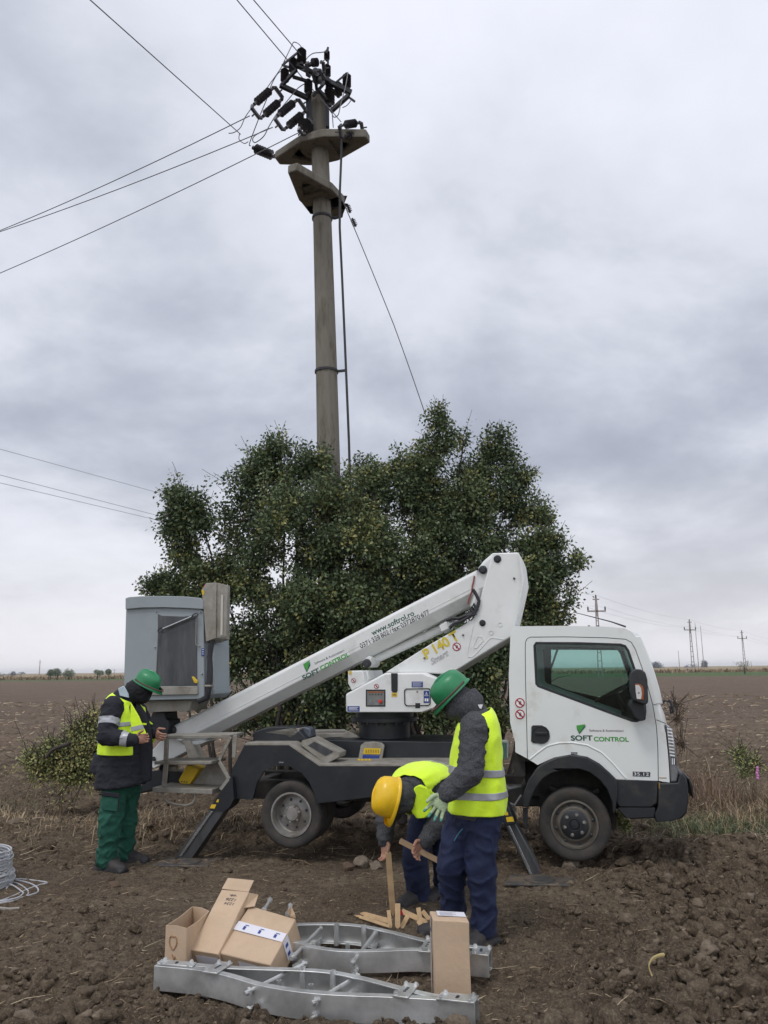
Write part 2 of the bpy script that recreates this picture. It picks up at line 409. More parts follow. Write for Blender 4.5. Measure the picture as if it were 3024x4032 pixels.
def clods(name, n, y0, y1, rmin, rmax, pw, seed, big=False, mpow=1.3, sink=.012):
    g = np.random.default_rng(seed); CVv, IFv, IVv = (CV3, IF3, IV3) if big else (CV, IF, IV)
    t = g.random(n * 4); y = y0 * (y1 / y0) ** t; x = (g.random(n * 4) * 2 - 1) * (1.2 + .56 * y)
    keep = (g.random(n * 4) < np.minimum(1, (.15 + rough_mask(x, y)) ** mpow)) & ~((np.abs(x + .1) < 1.25) & (y > 4.35) & (y < 5.9) & (rmax > .03)); x, y = x[keep][:n], y[keep][:n]
    r = rmin * (rmax / rmin) ** (g.random(len(x)) ** pw) * (.55 + .6 * rough_mask(x, y)); z = height(x, y, True) - sink + r * .15
    Ms = rot_z_tilt(g.random(len(x)) * 6.28, g.normal(size=len(x)) * .5)
    Vs, Fs = [], []
    for i in range(len(x)):
        V = (CVv[i % len(CVv)] @ Ms[i].T) * r[i]; V = V + np.array([x[i], y[i], z[i]]); Vs.append(V); Fs.append(IFv + i * len(IVv))
    mi = np.repeat((g.random(len(x)) < .16).astype(int), len(IFv))
    return np_mesh(name, np.concatenate(Vs), np.concatenate(Fs), [soil, dryc], kind='stuff', smooth=big, matidx=mi)
clods('soil_clods', 7000, 4.0, 11, .014, .068, 2.3, 3, big=True, sink=.006)
clods('soil_crumbs', 26000, 4.0, 13, .006, .024, 1.6, 8, mpow=.8, sink=.004)
# ================================================================ UTILITY POLE
concrete = mat('concrete', (.20, .183, .150), .9, var=.2, vs=4, bump=.6, bs=70, c2=(.11, .098, .075), c2pos=(.46, .66), c2s=4, stretch=(2.2, 2.2, .45))
oldsteel = mat('weathered_steel', (.035, .036, .04), .6, .4, var=.3, vs=20)
porcelain = mat('brown_porcelain', (.055, .052, .058), .3, var=.2, vs=10)
wire_m = mat('aluminium_wire', (.16, .16, .18), .55, .3, var=.1)
cable_m = mat('black_cable', (.02, .02, .024), .6)
PY = 12.8
pbase = aty('W', 716, 1590, PY); pbase.z = -.4
ptop = aty('P', 978, 770, PY)
pole = thing('utility_pole', 'tall grey concrete pole rising behind the bush, topped with two concrete crossarms and dark insulators', 'utility pole', (pbase.x, pbase.y, 0))
def pole_at(z): t = (z - pbase.z) / (ptop.z - pbase.z); return pbase.lerp(ptop, t) + Vector((.06 * math.sin(math.pi * min(1, max(0, t)) ** .8), 0, 0))
mb = MB(); rings = []
for i in range(26):
    z = pbase.z + (ptop.z - pbase.z) * i / 25; r = .236 - .083 * i / 25; c = pole_at(z)
    rings.append([c + Vector((math.cos(a) * r * (1 if j % 2 else .97), math.sin(a) * r * (1 if j % 2 else .97), 0)) for j, a in ((j, 2 * math.pi * (j + .5) / 12) for j in range(12))])
c = pole_at(ptop.z); rings.append([c + (p - c) * .7 + Vector((0, 0, .03)) for p in rings[-1]])
mb.loft(rings); mb.build('shaft', concrete, pole, smooth=True, ang=20)
for z in (aty('W', 697, 472, PY).z, aty('W', 715, 803, PY).z, 3.9, 2.1):
    c = pole_at(z); q = MB(); r = .236 - .083 * (z - pbase.z) / (ptop.z - pbase.z) + .012
    q.lathe(c, (0, 0, 1), [(r - .02, -.02), (r, -.02), (r, .02), (r - .02, .02)], 24); q.bar(c + Vector((r, -.02, 0)), c + Vector((r + .13, -.03, .01)), .03, .04); q.build('steel_band', oldsteel, pole)
def crossarm(zc, e1, e2, w=.36, hgt=.15, bt=.10, mid=.22):
    ax = (e2 - e1); L = ax.length; ax = ax / L; s = Vector((0, 0, 1)).cross(ax); c = pole_at(zc); c.z = zc
    t = (c - e1).dot(ax)
    def P(a, b): return Vector((c.x, c.y, zc)) + ax * a + s * b
    a1, a2 = -t, L - t
    out = [P(a1, -.09), P(a1, .09), P(-mid, w), P(mid, w), P(a2, .09), P(a2, -.09), P(mid, -w), P(-mid, -w)]
    h1 = [P(a1 + .30, .0), P(-.26, w - bt - .02), P(-.26, -(w - bt - .02))]
    h2 = [P(a2 - .30, .0), P(.26, -(w - bt - .02)), P(.26, w - bt - .02)]
    arm = MB().prism(out, (0, 0, hgt), holes=[h1, h2]).build('concrete_crossarm', concrete, pole, bevel=.02)
    for sg in (-1, 1):   # thin webs that close most of each opening
        e_ = a1 + .28 if sg < 0 else a2 - .28
        for x0, x1 in ((e_, e_ * .62), (sg * .50, sg * .24)):
            f = lambda x: (w - bt - .0) * min(1, max(.02, (e_ - x) / (e_ - sg * .24)))
            MB().prism([P(x0, f(x0)), P(x1, f(x1)), P(x1, -f(x1)), P(x0, -f(x0))][:: 1], (0, 0, .05)).build('web', concrete, arm).location.z += hgt * .45
    return P, a1, a2
z1 = 10.86; e1 = atz('P', 500, 1450, z1); e2 = atz('P', 1500, 1210, z1); crossarm(z1, e1, e2)
z2 = 9.86; f1 = atz('P', 735, 1580, z2); f2 = atz('P', 1235, 2100, z2); crossarm(z2, f1, f2, w=.34)
def ribbed(a, b, r=.075, n=6, mb=None):
    mb = mb or MB(); a, b = Vector(a), Vector(b); L = (b - a).length; prof = [(0, 0), (r * .45, 0), (r * .45, L * .08)]
    for i in range(n):
        t0 = .1 + .78 * i / n; prof += [(r * .40, L * t0), (r * .40, L * (t0 + .78 / n * .5)), (r * 1.1, L * (t0 + .78 / n * .66)), (r * .40, L * (t0 + .78 / n * .78))]
    prof += [(r * .45, L * .9), (r * .5, L * .93), (r * .5, L), (0, L)]
    return mb.lathe(a, b - a, prof, 14)
def post_ins(x, y, Y, s=1.0, part='post_insulator'):
    p = aty('P', x, y, Y); return ribbed(p - Vector((0, 0, .15 * s)), p + Vector((0, 0, .15 * s)), .070 * s, 5).build(part, porcelain, pole, smooth=True)
for x, y, Y, s in ((612, 550, 12.3, 1), (704, 440, 12.25, 1.05), (795, 340, 12.2, 1.1), (868, 670, 12.5, 1), (1287, 610, 12.6, 1.05), (1195, 700, 12.7, 1), (1100, 780, 12.6, 1.25), (1072, 500, 12.5, .9), (1070, 330, 12.5, .7), (960, 560, 12.6, 1)):
    post_ins(x, y, Y, s)
def twin(x1, y1, Y1, x2, y2, Y2, part='strain_insulator', w=.115):
    a, b = aty('P', x1, y1, Y1), aty('P', x2, y2, Y2); d = (b - a); L = d.length; d.normalize()
    vd = ((a + b) / 2 - CAM).normalized(); s = d.cross(vd).normalized(); q = MB()
    for k in (-1, 1): ribbed(a + s * w * k + d * .05, b + s * w * k - d * .05, .066, 6, q)
    for p, sg in ((a, -1), (b, 1)):
        q.tube([p + s * w, p + s * w * .85 + d * sg * .05, p - s * w * .85 + d * sg * .05, p - s * w], .036, 6)
        q.tube([p + d * sg * .05, p + d * sg * .16], .014, 6)
    return q.build(part, porcelain, pole, smooth=True)
twin(310, 940, 12.1, 530, 745, 12.35); twin(565, 1065, 12.2, 785, 880, 12.45); twin(800, 1150, 12.4, 880, 1060, 12.55, w=.06)
twin(880, 480, 12.2, 1010, 470, 12.3, w=.1); twin(1240, 1150, 12.3, 1430, 1120, 12.5, w=.09); twin(1000, 540, 12.2, 960, 570, 12.3, w=.08)
q = MB(); ribbed(aty('P', 265, 1330, 13.3), aty('P', 500, 1425, 13.2), .085, 7, q); q.build('strain_insulator', porcelain, pole, smooth=True)
q = MB()
def br(x1, y1, Y1, x2, y2, Y2, w=.05, h=.05): q.bar(aty('P', x1, y1, Y1), aty('P', x2, y2, Y2), w, h)
br(885, 1220, 12.62, 870, 730, 12.6, .10, .08); br(1078, 1110, 12.62, 1075, 640, 12.62, .06, .08)
br(560, 650, 12.3, 860, 790, 12.55, .07, .07); br(740, 430, 12.2, 1100, 610, 12.5, .07, .07); br(1040, 590, 12.5, 1335, 735, 12.6, .08, .08)
br(700, 560, 12.3, 900, 620, 12.5, .04, .05); br(1310, 760, 12.5, 1110, 940, 12.6, .07, .06); br(590, 640, 12.3, 740, 480, 12.2, .05, .05)
br(600, 420, 12.2, 760, 290, 12.2, .03, .03); br(580, 430, 12.3, 700, 470, 12.3, .03, .03); br(920, 770, 12.5, 1050, 620, 12.5, .04, .04)
br(1040, 620, 12.5, 1130, 690, 12.6, .03, .03); br(1170, 620, 12.4, 1290, 520, 12.5, .03, .03); br(1320, 790, 12.5, 1375, 830, 12.5, .03, .03); br(980, 700, 12.5, 1120, 860, 12.6, .05, .05)
br(860, 440, 12.2, 940, 400, 12.2, .05, .05); br(960, 700, 12.5, 940, 540, 12.3, .05, .05); br(1060, 300, 12.4, 1085, 240, 12.4, .03, .03); br(1085, 600, 12.5, 1080, 250, 12.5, .035, .035)
q.build('steel_bracket', oldsteel, pole)
def jump(pts, r=.0085, part='jumper_wire'):
    P_ = [aty('P', *p) for p in pts]; out = []
    for i in range(len(P_) - 1):
        p0, p1, p2, p3 = P_[max(i - 1, 0)], P_[i], P_[i + 1], P_[min(i + 2, len(P_) - 1)]
        for k in range(6):
            t = k / 6; out.append(.5 * ((2 * p1) + (p2 - p0) * t + (2 * p0 - 5 * p1 + 4 * p2 - p3) * t * t + (3 * p1 - p0 - 3 * p2 + p3) * t ** 3))
    out.append(P_[-1]); return MB().tube(out, r, 6).build(part, wire_m, pole)
jump([(805, 250, 12.2), (760, 200, 12.2), (712, 182, 12.2), (690, 215, 12.2), (620, 360, 12.2), (560, 480, 12.25), (440, 650, 12.3), (380, 740, 12.3)])
jump([(620, 480, 12.3), (540, 520, 12.3), (470, 640, 12.3), (420, 790, 12.4), (330, 1010, 12.7), (230, 1280, 13.2), (240, 1310, 13.2)])
jump([(860, 620, 12.5), (760, 680, 12.4), (640, 820, 12.3), (520, 970, 12.2), (440, 1100, 12.2), (380, 1210, 12.2), (290, 1275, 12.3), (262, 1240, 12.2), (300, 1190, 12.2), (440, 1120, 12.2)])
jump([(250, 900, 12.1), (180, 1000, 12.1), (130, 1110, 12.1), (60, 1165, 12.1), (0, 1175, 12.1)])
jump([(830, 400, 12.2), (860, 350, 12.3), (920, 305, 12.3), (1000, 295, 12.4), (1060, 285, 12.4)])
jump([(1300, 510, 12.5), (1270, 680, 12.4), (1220, 860, 12.4), (1195, 970, 12.4), (1150, 1000, 12.5), (1125, 960, 12.5)])
jump([(1130, 980, 12.5), (1140, 1110, 12.4)]); jump([(1330, 820, 12.5), (1290, 870, 12.5), (1240, 895, 12.5)])
jump([(120, 1180, 13.2), (115, 1240, 13.2), (170, 1285, 13.2), (215, 1265, 13.2)])
jump([(1000, 400, 12.3), (1050, 375, 12.4)])
# earthing / feeder cable down the right side of the pole
pts = [aty('P', 1230, 1230, 12.35), aty('P', 1225, 1480, 12.4), aty('P', 1212, 1800, 12.4), aty('P', 1210, 2200, 12.45)] + [aty('W', x, y, 12.5) for x, y in ((739, 600), (745, 740), (750, 860), (754, 960), (756, 1040), (757, 1200), (757, 1500))]
MB().tube(pts, .02, 8).build('feeder_cable', cable_m, pole)

def wire(label, pts, group='conductors strung from the pole', name='power_line', r=.0085, sag=0.0):
    out = []
    for i in range(len(pts) - 1):
        for k in range(10):
            t = k / 10; p = pts[i].lerp(pts[i + 1], t); p.z -= sag * 4 * t * (1 - t); out.append(p)
    out.append(pts[-1]); o = MB().tube(out, r, 6).build(name, wire_m, None, org=pts[0]); return tag(o, label, 'power line', group)
def ext(a, b, k): return a + (b - a) * k
a = aty('P', 130, 1185, 13.25); b = atz('W', 195, 0, 10.6); wire('power line from the lower left insulator up past the top left edge', [a, ext(a, b, 2.2)])
a = aty('P', 830, 600, 12.5); b = atz('W', 512, 0, 11.9); wire('left one of the two close power lines running off the top edge', [aty('P', 1225, 1050, 12.5), a, ext(a, b, 2)])
a = aty('P', 850, 400, 12.3); b = atz('W', 548, 0, 12.2); wire('right one of the two close power lines running off the top edge', [a, ext(a, b, 2)])
for (x1, y1, Y1), (x2, y2), z, lb in (((230, 985, 12.1), (0, 498), 11.2, 'upper of the three power lines sagging away to the left edge'), ((480, 1110, 12.2), (0, 500.5), 10.9, 'middle of the three power lines sagging away to the left edge'), ((770, 1165, 12.5), (0, 590), 10.3, 'lowest of the three power lines sagging away to the left edge')):
    a = aty('P', x1, y1, Y1); b = atz('W', x2, y2, z); wire(lb, [a, ext(a, b, 1.0), ext(a, b, 3.0)], sag=.06)
# guy wire with its two strain beads
a = aty('P', 1205, 1820, 12.5); b = aty('W', 850, 700, 13.1); c = aty('W', 917, 890, 13.4); d = c + (c - b) * 2.3
guy = wire('thin guy wire slanting down from the lower crossarm into the right side of the bush', [a, b, c, d], name='guy_wire', sag=-.02)
guy['category'] = 'guy wire'; del guy['group']
for (x, y), (x2, y2) in (((1290, 1945), (1325, 2040)), ((1345, 2100), (1385, 2190))):
    t = MB(); ribbed(aty('P', x, y, 12.62), aty('P', x2, y2, 12.66), .045, 4, t); t.build('strain_bead', porcelain, guy, smooth=True)

# ================================================================ TREES
bark = mat('bark', (.045, .038, .031), .95, var=.3, vs=14, bump=.6, bs=40)
def leaf_material(name, cols):
    m = bpy.data.materials.new(name); m.use_nodes = True; t = m.node_tree; n = t.nodes; l = t.links; b = n['Principled BSDF']
    at = n.new('ShaderNodeAttribute'); at.attribute_name = 'tint'; rp = n.new('ShaderNodeValToRGB'); l.new(at.outputs['Fac'], rp.inputs[0])
    e = rp.color_ramp.elements; e[0].color = (*cols[0], 1); e[1].color = (*cols[-1], 1)
    for i, c in enumerate(cols[1:-1]): k = e.new((.45, .8, .93)[i] if len(cols) > 3 else .6); k.color = (*c, 1)
    l.new(rp.outputs[0], b.inputs['Base Color']); b.inputs['Roughness'].default_value = .42; b.inputs['Specular IOR Level'].default_value = .35
    tr = n.new('ShaderNodeBsdfTranslucent'); l.new(rp.outputs[0], tr.inputs['Color']); ms = n.new('ShaderNodeMixShader'); ms.inputs[0].default_value = .22
    l.new(b.outputs[0], ms.inputs[1]); l.new(tr.outputs[0], ms.inputs[2]); l.new(ms.outputs[0], n['Material Output'].inputs[0]); MATS[name] = m; return m
leaf_m = leaf_material('leaves', [(.060, .092, .045), (.118, .160, .074), (.19, .228, .10), (.27, .28, .10), (.33, .30, .10)])
def mnoise_arr(P): return np.array([mnoise.noise(Vector(p)) for p in P])
def sprigs(name, blobs, n, parent, leafm, leaf=.05, nl=28, seed=1, length=.34, tint=(0, 1), yellow=.04, droop=.15, twig=True):
    """blobs: (centre Vector, rx, ry, rz); leaves along outward-growing shoots"""
    g = np.random.default_rng(seed); w = np.array([b[1] * b[2] * b[3] for b in blobs]) ** .72; w /= w.sum()
    idx = g.choice(len(blobs), n, p=w); C = np.array([b[0][:] for b in blobs])[idx]; RR = np.array([b[1:4] for b in blobs])[idx]
    d = g.normal(size=(n, 3)); d /= np.linalg.norm(d, axis=1)[:, None]; rad = .35 + .72 * g.random(n) ** .6
    P0 = C + d * RR * rad[:, None]
    keepm = mnoise_arr(P0 * 1.7 + seed) + .6 * mnoise_arr(P0 * 3.9) > -.24 + .30 * (rad > .86) if twig else np.ones(n, bool)
    d, RR, P0, C = d[keepm], RR[keepm], P0[keepm], C[keepm]; n = len(P0)
    dirn = d * .8 + g.normal(size=(n, 3)) * .35 + np.array([0, 0, .55]); dirn /= np.linalg.norm(dirn, axis=1)[:, None]
    Ls = length * (.5 + .9 * g.random(n)) * np.where(g.random(n) < .13, 1.9, 1.0); base = P0 - dirn * Ls[:, None] * .5
    stint = np.clip(g.normal(.38, .24, n) + .25 * (mnoise_arr(P0 * 1.3)), 0, 1); stint = np.where(g.random(n) < yellow, .85 + .15 * g.random(n), stint)
    k = nl; t = (np.arange(k) + .5) / k; t = np.broadcast_to(t, (n, k)) + g.normal(size=(n, k)) * .03
    ang = np.arange(k) * 2.4 + g.random((n, 1)) * 6.28
    o1 = np.cross(dirn, np.array([.3, .2, 1.0])); o1 /= np.linalg.norm(o1, axis=1)[:, None]; o2 = np.cross(dirn, o1)
    out = o1[:, None] * np.cos(ang)[..., None] + o2[:, None] * np.sin(ang)[..., None]
    sp = leaf * (.5 + 1.6 * g.random((n, k)))
    cen = base[:, None] + dirn[:, None] * (Ls[:, None] * t)[..., None] + out * sp[..., None]; cen[..., 2] -= droop * Ls[:, None] * t * t
    ld = out * .8 + dirn[:, None] * .5 + g.normal(size=(n, k, 3)) * .35 + np.array([0, 0, -.25]); ld /= np.linalg.norm(ld, axis=-1)[..., None]
    nm = np.cross(ld, g.normal(size=(n, k, 3)) + 1e-3); nm = nm + np.array([0, 0, .7]) ; sd_ = np.cross(ld, nm); sd_ /= np.linalg.norm(sd_, axis=-1)[..., None]; nm = np.cross(sd_, ld)
    s = leaf * (.65 + .6 * g.random((n, k)))[..., None]
    a = cen - ld * s * .5; c = cen + ld * s * .55 - nm * s * .12; b = cen + sd_ * s * .34 + nm * s * .06; e = cen - sd_ * s * .34 + nm * s * .06
    V = np.stack([a, b, c, e], 2).reshape(-1, 3); F = np.arange(len(V)).reshape(-1, 4)
    tn = np.clip(stint[:, None] + g.normal(size=(n, k)) * .12, 0, 1).reshape(-1); tn = tint[0] + tn * (tint[1] - tint[0])
    o = np_mesh(name, V, F, leafm, parent, attr=tn)
    if twig:
        A = base; B = base + dirn * Ls[:, None]; r = .0035
        ring = lambda P: np.stack([P + o1 * r, P + (-o1 * .5 + o2 * .87) * r, P + (-o1 * .5 - o2 * .87) * r], 1)
        TV = np.concatenate([ring(A), ring(B)], 1).reshape(-1, 3); q = np.arange(n)[:, None] * 6
        TF = np.concatenate([q + np.array([0, 1, 4, 3]), q + np.array([1, 2, 5, 4]), q + np.array([2, 0, 3, 5])], 0)
        np_mesh('twigs', TV, TF, bark, parent)
    return o
def limbs(name, base, targets, parent, r0=.05, seed=1, m=None):
    rd = random.Random(seed); q = MB()
    for tg_ in targets:
        b = Vector(base) + Vector((rd.uniform(-.25, .25), rd.uniform(-.2, .2), -.1)); pts = [b]; mid = b.lerp(tg_, .45) + Vector((rd.uniform(-.2, .2), rd.uniform(-.2, .2), rd.uniform(0, .3)))
        for i in range(1, 9):
            t = i / 8; p = b * (1 - t) ** 2 + mid * 2 * t * (1 - t) + tg_ * t * t; pts.append(p + Vector((rd.uniform(-.04, .04), rd.uniform(-.04, .04), 0)))
        r = r0 * rd.uniform(.7, 1.1); q.tube(pts, [r * (1 - .85 * i / 8) + .004 for i in range(9)], 6)
        for k in range(4):
            i = rd.randint(3, 7); e_ = pts[i] + Vector((rd.uniform(-.5, .5), rd.uniform(-.4, .4), rd.uniform(.1, .6))); q.tube([pts[i], pts[i].lerp(e_, .5) + Vector((0, 0, .05)), e_], [r * .35, r * .22, .004], 5)
    return q.build(name, m or bark, parent, smooth=True)
def tree(label, blobs, base, n, seed, name='broadleaf_tree', cat='tree', Y0=12.0, **k):
    """blobs in display pixels (x, y, r[, Y])"""
    bb = []
    for b in blobs:
        Y = b[3] if len(b) > 3 else Y0; p = aty('W', b[0], b[1], Y); r = b[2] * 1.8228 / FPX * Y; bb.append((p, r, r * .9, r * .95))
    bs = aty('W', base[0], base[1], base[2]); bs.z = hz(bs.x, bs.y)
    t = thing(name, label, cat, bs, k.pop('group', 'trees clustered behind the truck'))
    limbs('trunk', bs, [b[0] for b in bb][::2], t, k.pop('r0', .028), seed)
    sprigs('crown', bb, int(n * 1.35), t, k.pop('leafm', leaf_m), seed=seed, leaf=k.pop('leaf', .058), **k)
    return t
tree('slender tree at the left end of the bush cluster, sky showing through its thin crown', [(405, 1080, 42), (385, 1140, 35), (440, 1120, 40), (405, 1195, 38), (330, 1262, 22), (372, 1262, 32), (430, 1210, 40), (352, 1240, 18), (390, 1300, 45), (440, 1300, 50)], (470, 1570, 12.2), 560, 11, Y0=12.1)
tree('dense dark tree left of the concrete pole, behind the bucket and boom', [(605, 965, 42), (560, 1010, 45), (520, 1060, 42), (590, 1050, 70), (650, 1010, 50), (620, 1120, 80, 11.7), (680, 1180, 95, 11.9), (540, 1150, 75), (600, 1250, 100, 12.2), (520, 1270, 75), (700, 1300, 100, 11.8), (560, 1390, 85), (650, 1420, 95), (500, 1350, 60), (710, 1090, 60, 11.8), (560, 1480, 60), (640, 1500, 60), (720, 1430, 60), (460, 1230, 45), (760, 1180, 70, 11.7), (500, 1440, 45), (480, 1500, 35), (540, 1540, 38), (600, 1560, 40), (660, 1550, 45), (720, 1520, 60, 11.9), (700, 1440, 70, 11.8), (690, 1370, 80, 11.8), (740, 1290, 80, 11.7), (690, 1060, 40, 12.2), (690, 1000, 32, 12.4), (735, 1090, 45, 12.0), (765, 1040, 34, 12.2), (760, 1120, 50, 12.1), (640, 960, 24)], (620, 1585, 12.2), 3300, 12, Y0=12.4, yellow=.09, r0=.034)
tree('tallest tree of the cluster, right of the concrete pole above the raised boom knuckle', [(948, 905, 28), (965, 950, 36), (925, 985, 40), (1060, 960, 38), (1040, 1010, 45), (1000, 1060, 75), (910, 1060, 65), (1085, 1060, 52), (1130, 1110, 50), (830, 1020, 45), (800, 1080, 60), (890, 1160, 85), (1010, 1170, 95), (1110, 1190, 65), (1130, 1030, 25), (1170, 1120, 28), (850, 1260, 85), (960, 1280, 80), (1060, 1280, 60), (820, 1360, 70), (905, 1020, 40), (980, 1110, 60), (1000, 950, 24), (800, 1180, 75, 12), (780, 1300, 70, 12), (820, 1440, 70), (900, 1440, 70), (980, 1380, 65), (1050, 1380, 55), (800, 1530, 45), (790, 1015, 30), (860, 1000, 36), (1100, 985, 30), (1080, 945, 20), (870, 1080, 60)], (880, 1590, 12.4), 3300, 13, Y0=12.6, yellow=.05, r0=.034)
tree('spreading tree on the right edge of the cluster with branches reaching past the boom knuckle', [(1190, 1170, 26), (1205, 1225, 28), (1160, 1240, 42), (1235, 1215, 20), (1180, 1290, 38), (1130, 1300, 45), (1210, 1180, 14), (1250, 1205, 10), (1240, 1270, 12), (1200, 1330, 22), (1100, 1360, 45), (1150, 1180, 35), (1225, 1300, 14), (1165, 1345, 20), (1150, 1255, 45), (1110, 1420, 35)], (1060, 1580, 12.0), 640, 14, Y0=12.1, yellow=.12)
tree('low shrubby growth under the cluster, seen between the turret and the cab', [(1040, 1440, 50), (1060, 1500, 45), (1000, 1490, 40), (920, 1500, 40), (940, 1560, 32), (1075, 1560, 30), (880, 1560, 25), (1020, 1550, 40), (850, 1460, 45), (780, 1480, 50), (860, 1400, 50), (960, 1400, 50), (1080, 1400, 30), (800, 1560, 20), (700, 1540, 25)], (950, 1590, 11.6), 1050, 15, Y0=11.7, name='shrub', cat='shrub', yellow=.05, group=None)

# ================================================================ FAR POLES, MASTS AND TREES
farm = mat('far_concrete', (.30, .265, .25), .9)
def far_pole(xt, yt, D, label, arm=True):
    p = aty('W', xt, yt, D); H = p.z; t = thing('lattice_pole', label, 'utility pole', (p.x, D, 0), 'far poles of the distant power line'); w = .42
    q = MB()
    for s in (-1, 1): q.bar((p.x + s * w, D, -.2), (p.x + s * .14, D, H - 1.2), .16, .2, side=(1, 0, 0))
    for i in range(1, 9):
        z = H * i / 10; ww = w + (.16 - w) * i / 10; q.bar((p.x - ww, D, z), (p.x + ww, D, z), .12, .16)
    q.bar((p.x, D, H - 3.6), (p.x, D, H - .2), .34, .3, side=(1, 0, 0)); q.build('post', farm, t)
    for w_, dz, th in ((1.7, 2.6, .3), (.6, .4, .22)): MB().bar((p.x - w_, D, H - dz), (p.x + w_, D, H - dz), th, th * .9).build('crossarm', farm, t)
    for s in (-1.6, 0, 1.6): MB().lathe((p.x + s, D, H - (2.5 if s else .3)), (0, 0, 1), [(.06, 0), (.14, .1), (.16, .4), (.12, .7), (.02, .8)], 8).build('insulator', porcelain, t)
    return p, H
fp = []
for (x, y, D, lb) in ((1287, 1290, 150, 'largest of the far poles, standing beyond the cab roof'), (1489, 1341, 232, 'middle far pole right of the cab, beside a thin mast'), (1602, 1364, 300, 'smallest far pole near the right edge, above a pale bush')):
    fp.append(far_pole(x, y, D, lb))
for (x, y, yl, D, lb) in ((1465, 1405, 0, 420, 'thin whip mast left of the middle far pole'), (1501, 1345, 0, 260, 'tall thin mast just right of the middle far pole'), (1513, 1352, 0, 300, 'short stub of mast furthest right of the middle far pole'), (1622, 1428, 0, 500, 'tiny post by the right edge of the horizon'),
                      (158, 1446, 0, 300, 'thinnest post rising above the left horizon beside the tall mast'), (87, 1427, 0, 600, 'small far post over the leftmost horizon trees'), (247, 1446, 0, 500, 'small far post between the horizon bushes'), (420, 1440, 0, 400, 'far post just left of the bucket')):
    p = aty('W', x, y, D)
    if x == 158: p = aty('A', 262, 160, D)
    q = MB().tube([(p.x, D, 0), (p.x, D, p.z)], [.16 * D / 300, .08 * D / 300], 6)
    if x in (87, 247, 420): q.bar((p.x - 1.2, D, p.z * .9), (p.x + 1.2, D, p.z * .9), .2, .2)
    tag(q.build('mast', farm, None, org=(p.x, D, 0)), lb, 'mast')
# distant line: from upper left behind the bush to the three poles
thinw = mat('far_wire', (.25, .25, .27), .7)
def fwire(pts, label, r=.025):
    out = []
    for i in range(len(pts) - 1):
        for k in range(8):
            t = k / 8; p = pts[i].lerp(pts[i + 1], t); p.z -= (pts[i] - pts[i + 1]).length * .008 * 4 * t * (1 - t); out.append(p)
    out.append(pts[-1]); tag(MB().tube(out, r, 5).build('power_line', thinw, None, org=pts[0]), label, 'power line', 'wires of the distant power line')
tops = [[p + Vector((s, 0, -1.9 if s else .4)) for p, H in fp] for s in (0, -1.6, 1.6)]
st = [atz('W', 0, 970, 13.6), atz('W', 0, 1026, 11.5), atz('W', 0, 1043, 11.3)]
for s, tp, lb in zip(st, tops, ('topmost thin wire of the distant line, entering at the left edge', 'middle thin wire of the distant line, entering at the left edge', 'lowest thin wire of the distant line, entering at the left edge')):
    fwire([s + (s - tp[0]) * .4, s, tp[0]], lb, .013); 
for tp, lb in zip(tops, ('top wire strung between the far poles on the right', 'left arm wire strung between the far poles on the right', 'right arm wire strung between the far poles on the right')):
    fwire(tp + [tp[-1] + (tp[-1] - tp[-2]) * 2], lb, .016)
hazed_leaf = leaf_material('hazed_far_leaves', [(.15, .175, .215), (.17, .20, .23), (.20, .22, .24)])  # blue haze of distance is painted into these leaf colours
def far_tree(x, y, w, h, D, label, leafm=hazed_leaf, n=60, name='distant_tree', leaf=None, cat='tree', grp='trees and bushes along the horizon'):
    s = 1.8228 / FPX * D; p = aty('W', x, y, D); base = Vector((p.x, D, 0)); t = thing(name, label, cat, base, grp); W, Hh = w * s, h * s
    top = p.z; MB().tube([base, base + Vector((0, 0, max(.5, top - Hh * .5)))], [W * .04 + .05, .05], 6).build('trunk', bark, t)
    rd = random.Random(int(x * 7)); bl = []
    for k in range(7):
        bl.append((Vector((p.x + rd.uniform(-.32, .32) * W, D + rd.uniform(-.3, .3) * W, top - Hh * rd.uniform(.3, .85))), W * .24, W * .24, Hh * .24))
    bl.append((Vector((p.x, D, top - Hh * .4)), W * .25, W * .25, Hh * .33))
    sprigs('crown', bl, n, t, leafm, leaf=leaf or Hh * .1, nl=14, seed=int(x), length=Hh * .2, twig=False)
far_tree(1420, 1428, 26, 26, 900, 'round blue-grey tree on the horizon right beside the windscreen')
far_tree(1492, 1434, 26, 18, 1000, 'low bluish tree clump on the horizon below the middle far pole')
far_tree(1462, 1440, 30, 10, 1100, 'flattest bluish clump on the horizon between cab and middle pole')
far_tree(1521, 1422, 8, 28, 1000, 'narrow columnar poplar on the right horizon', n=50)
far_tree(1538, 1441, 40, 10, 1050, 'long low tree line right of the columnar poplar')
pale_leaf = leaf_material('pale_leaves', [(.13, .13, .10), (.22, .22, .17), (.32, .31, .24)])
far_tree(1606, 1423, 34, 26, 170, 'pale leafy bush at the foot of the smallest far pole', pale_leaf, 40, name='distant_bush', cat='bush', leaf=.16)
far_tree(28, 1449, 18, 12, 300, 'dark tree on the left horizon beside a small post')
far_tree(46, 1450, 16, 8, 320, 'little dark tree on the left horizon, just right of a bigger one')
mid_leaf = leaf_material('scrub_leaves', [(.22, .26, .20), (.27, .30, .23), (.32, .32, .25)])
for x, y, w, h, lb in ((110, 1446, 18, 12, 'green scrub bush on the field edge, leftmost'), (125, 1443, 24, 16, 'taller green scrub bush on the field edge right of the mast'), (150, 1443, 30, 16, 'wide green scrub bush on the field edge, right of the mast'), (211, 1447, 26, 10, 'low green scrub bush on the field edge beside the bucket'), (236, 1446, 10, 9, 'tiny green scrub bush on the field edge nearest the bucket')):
    far_tree(x, y, w, h, 215, lb, mid_leaf, 120, name='distant_bush', cat='bush', leaf=.25)
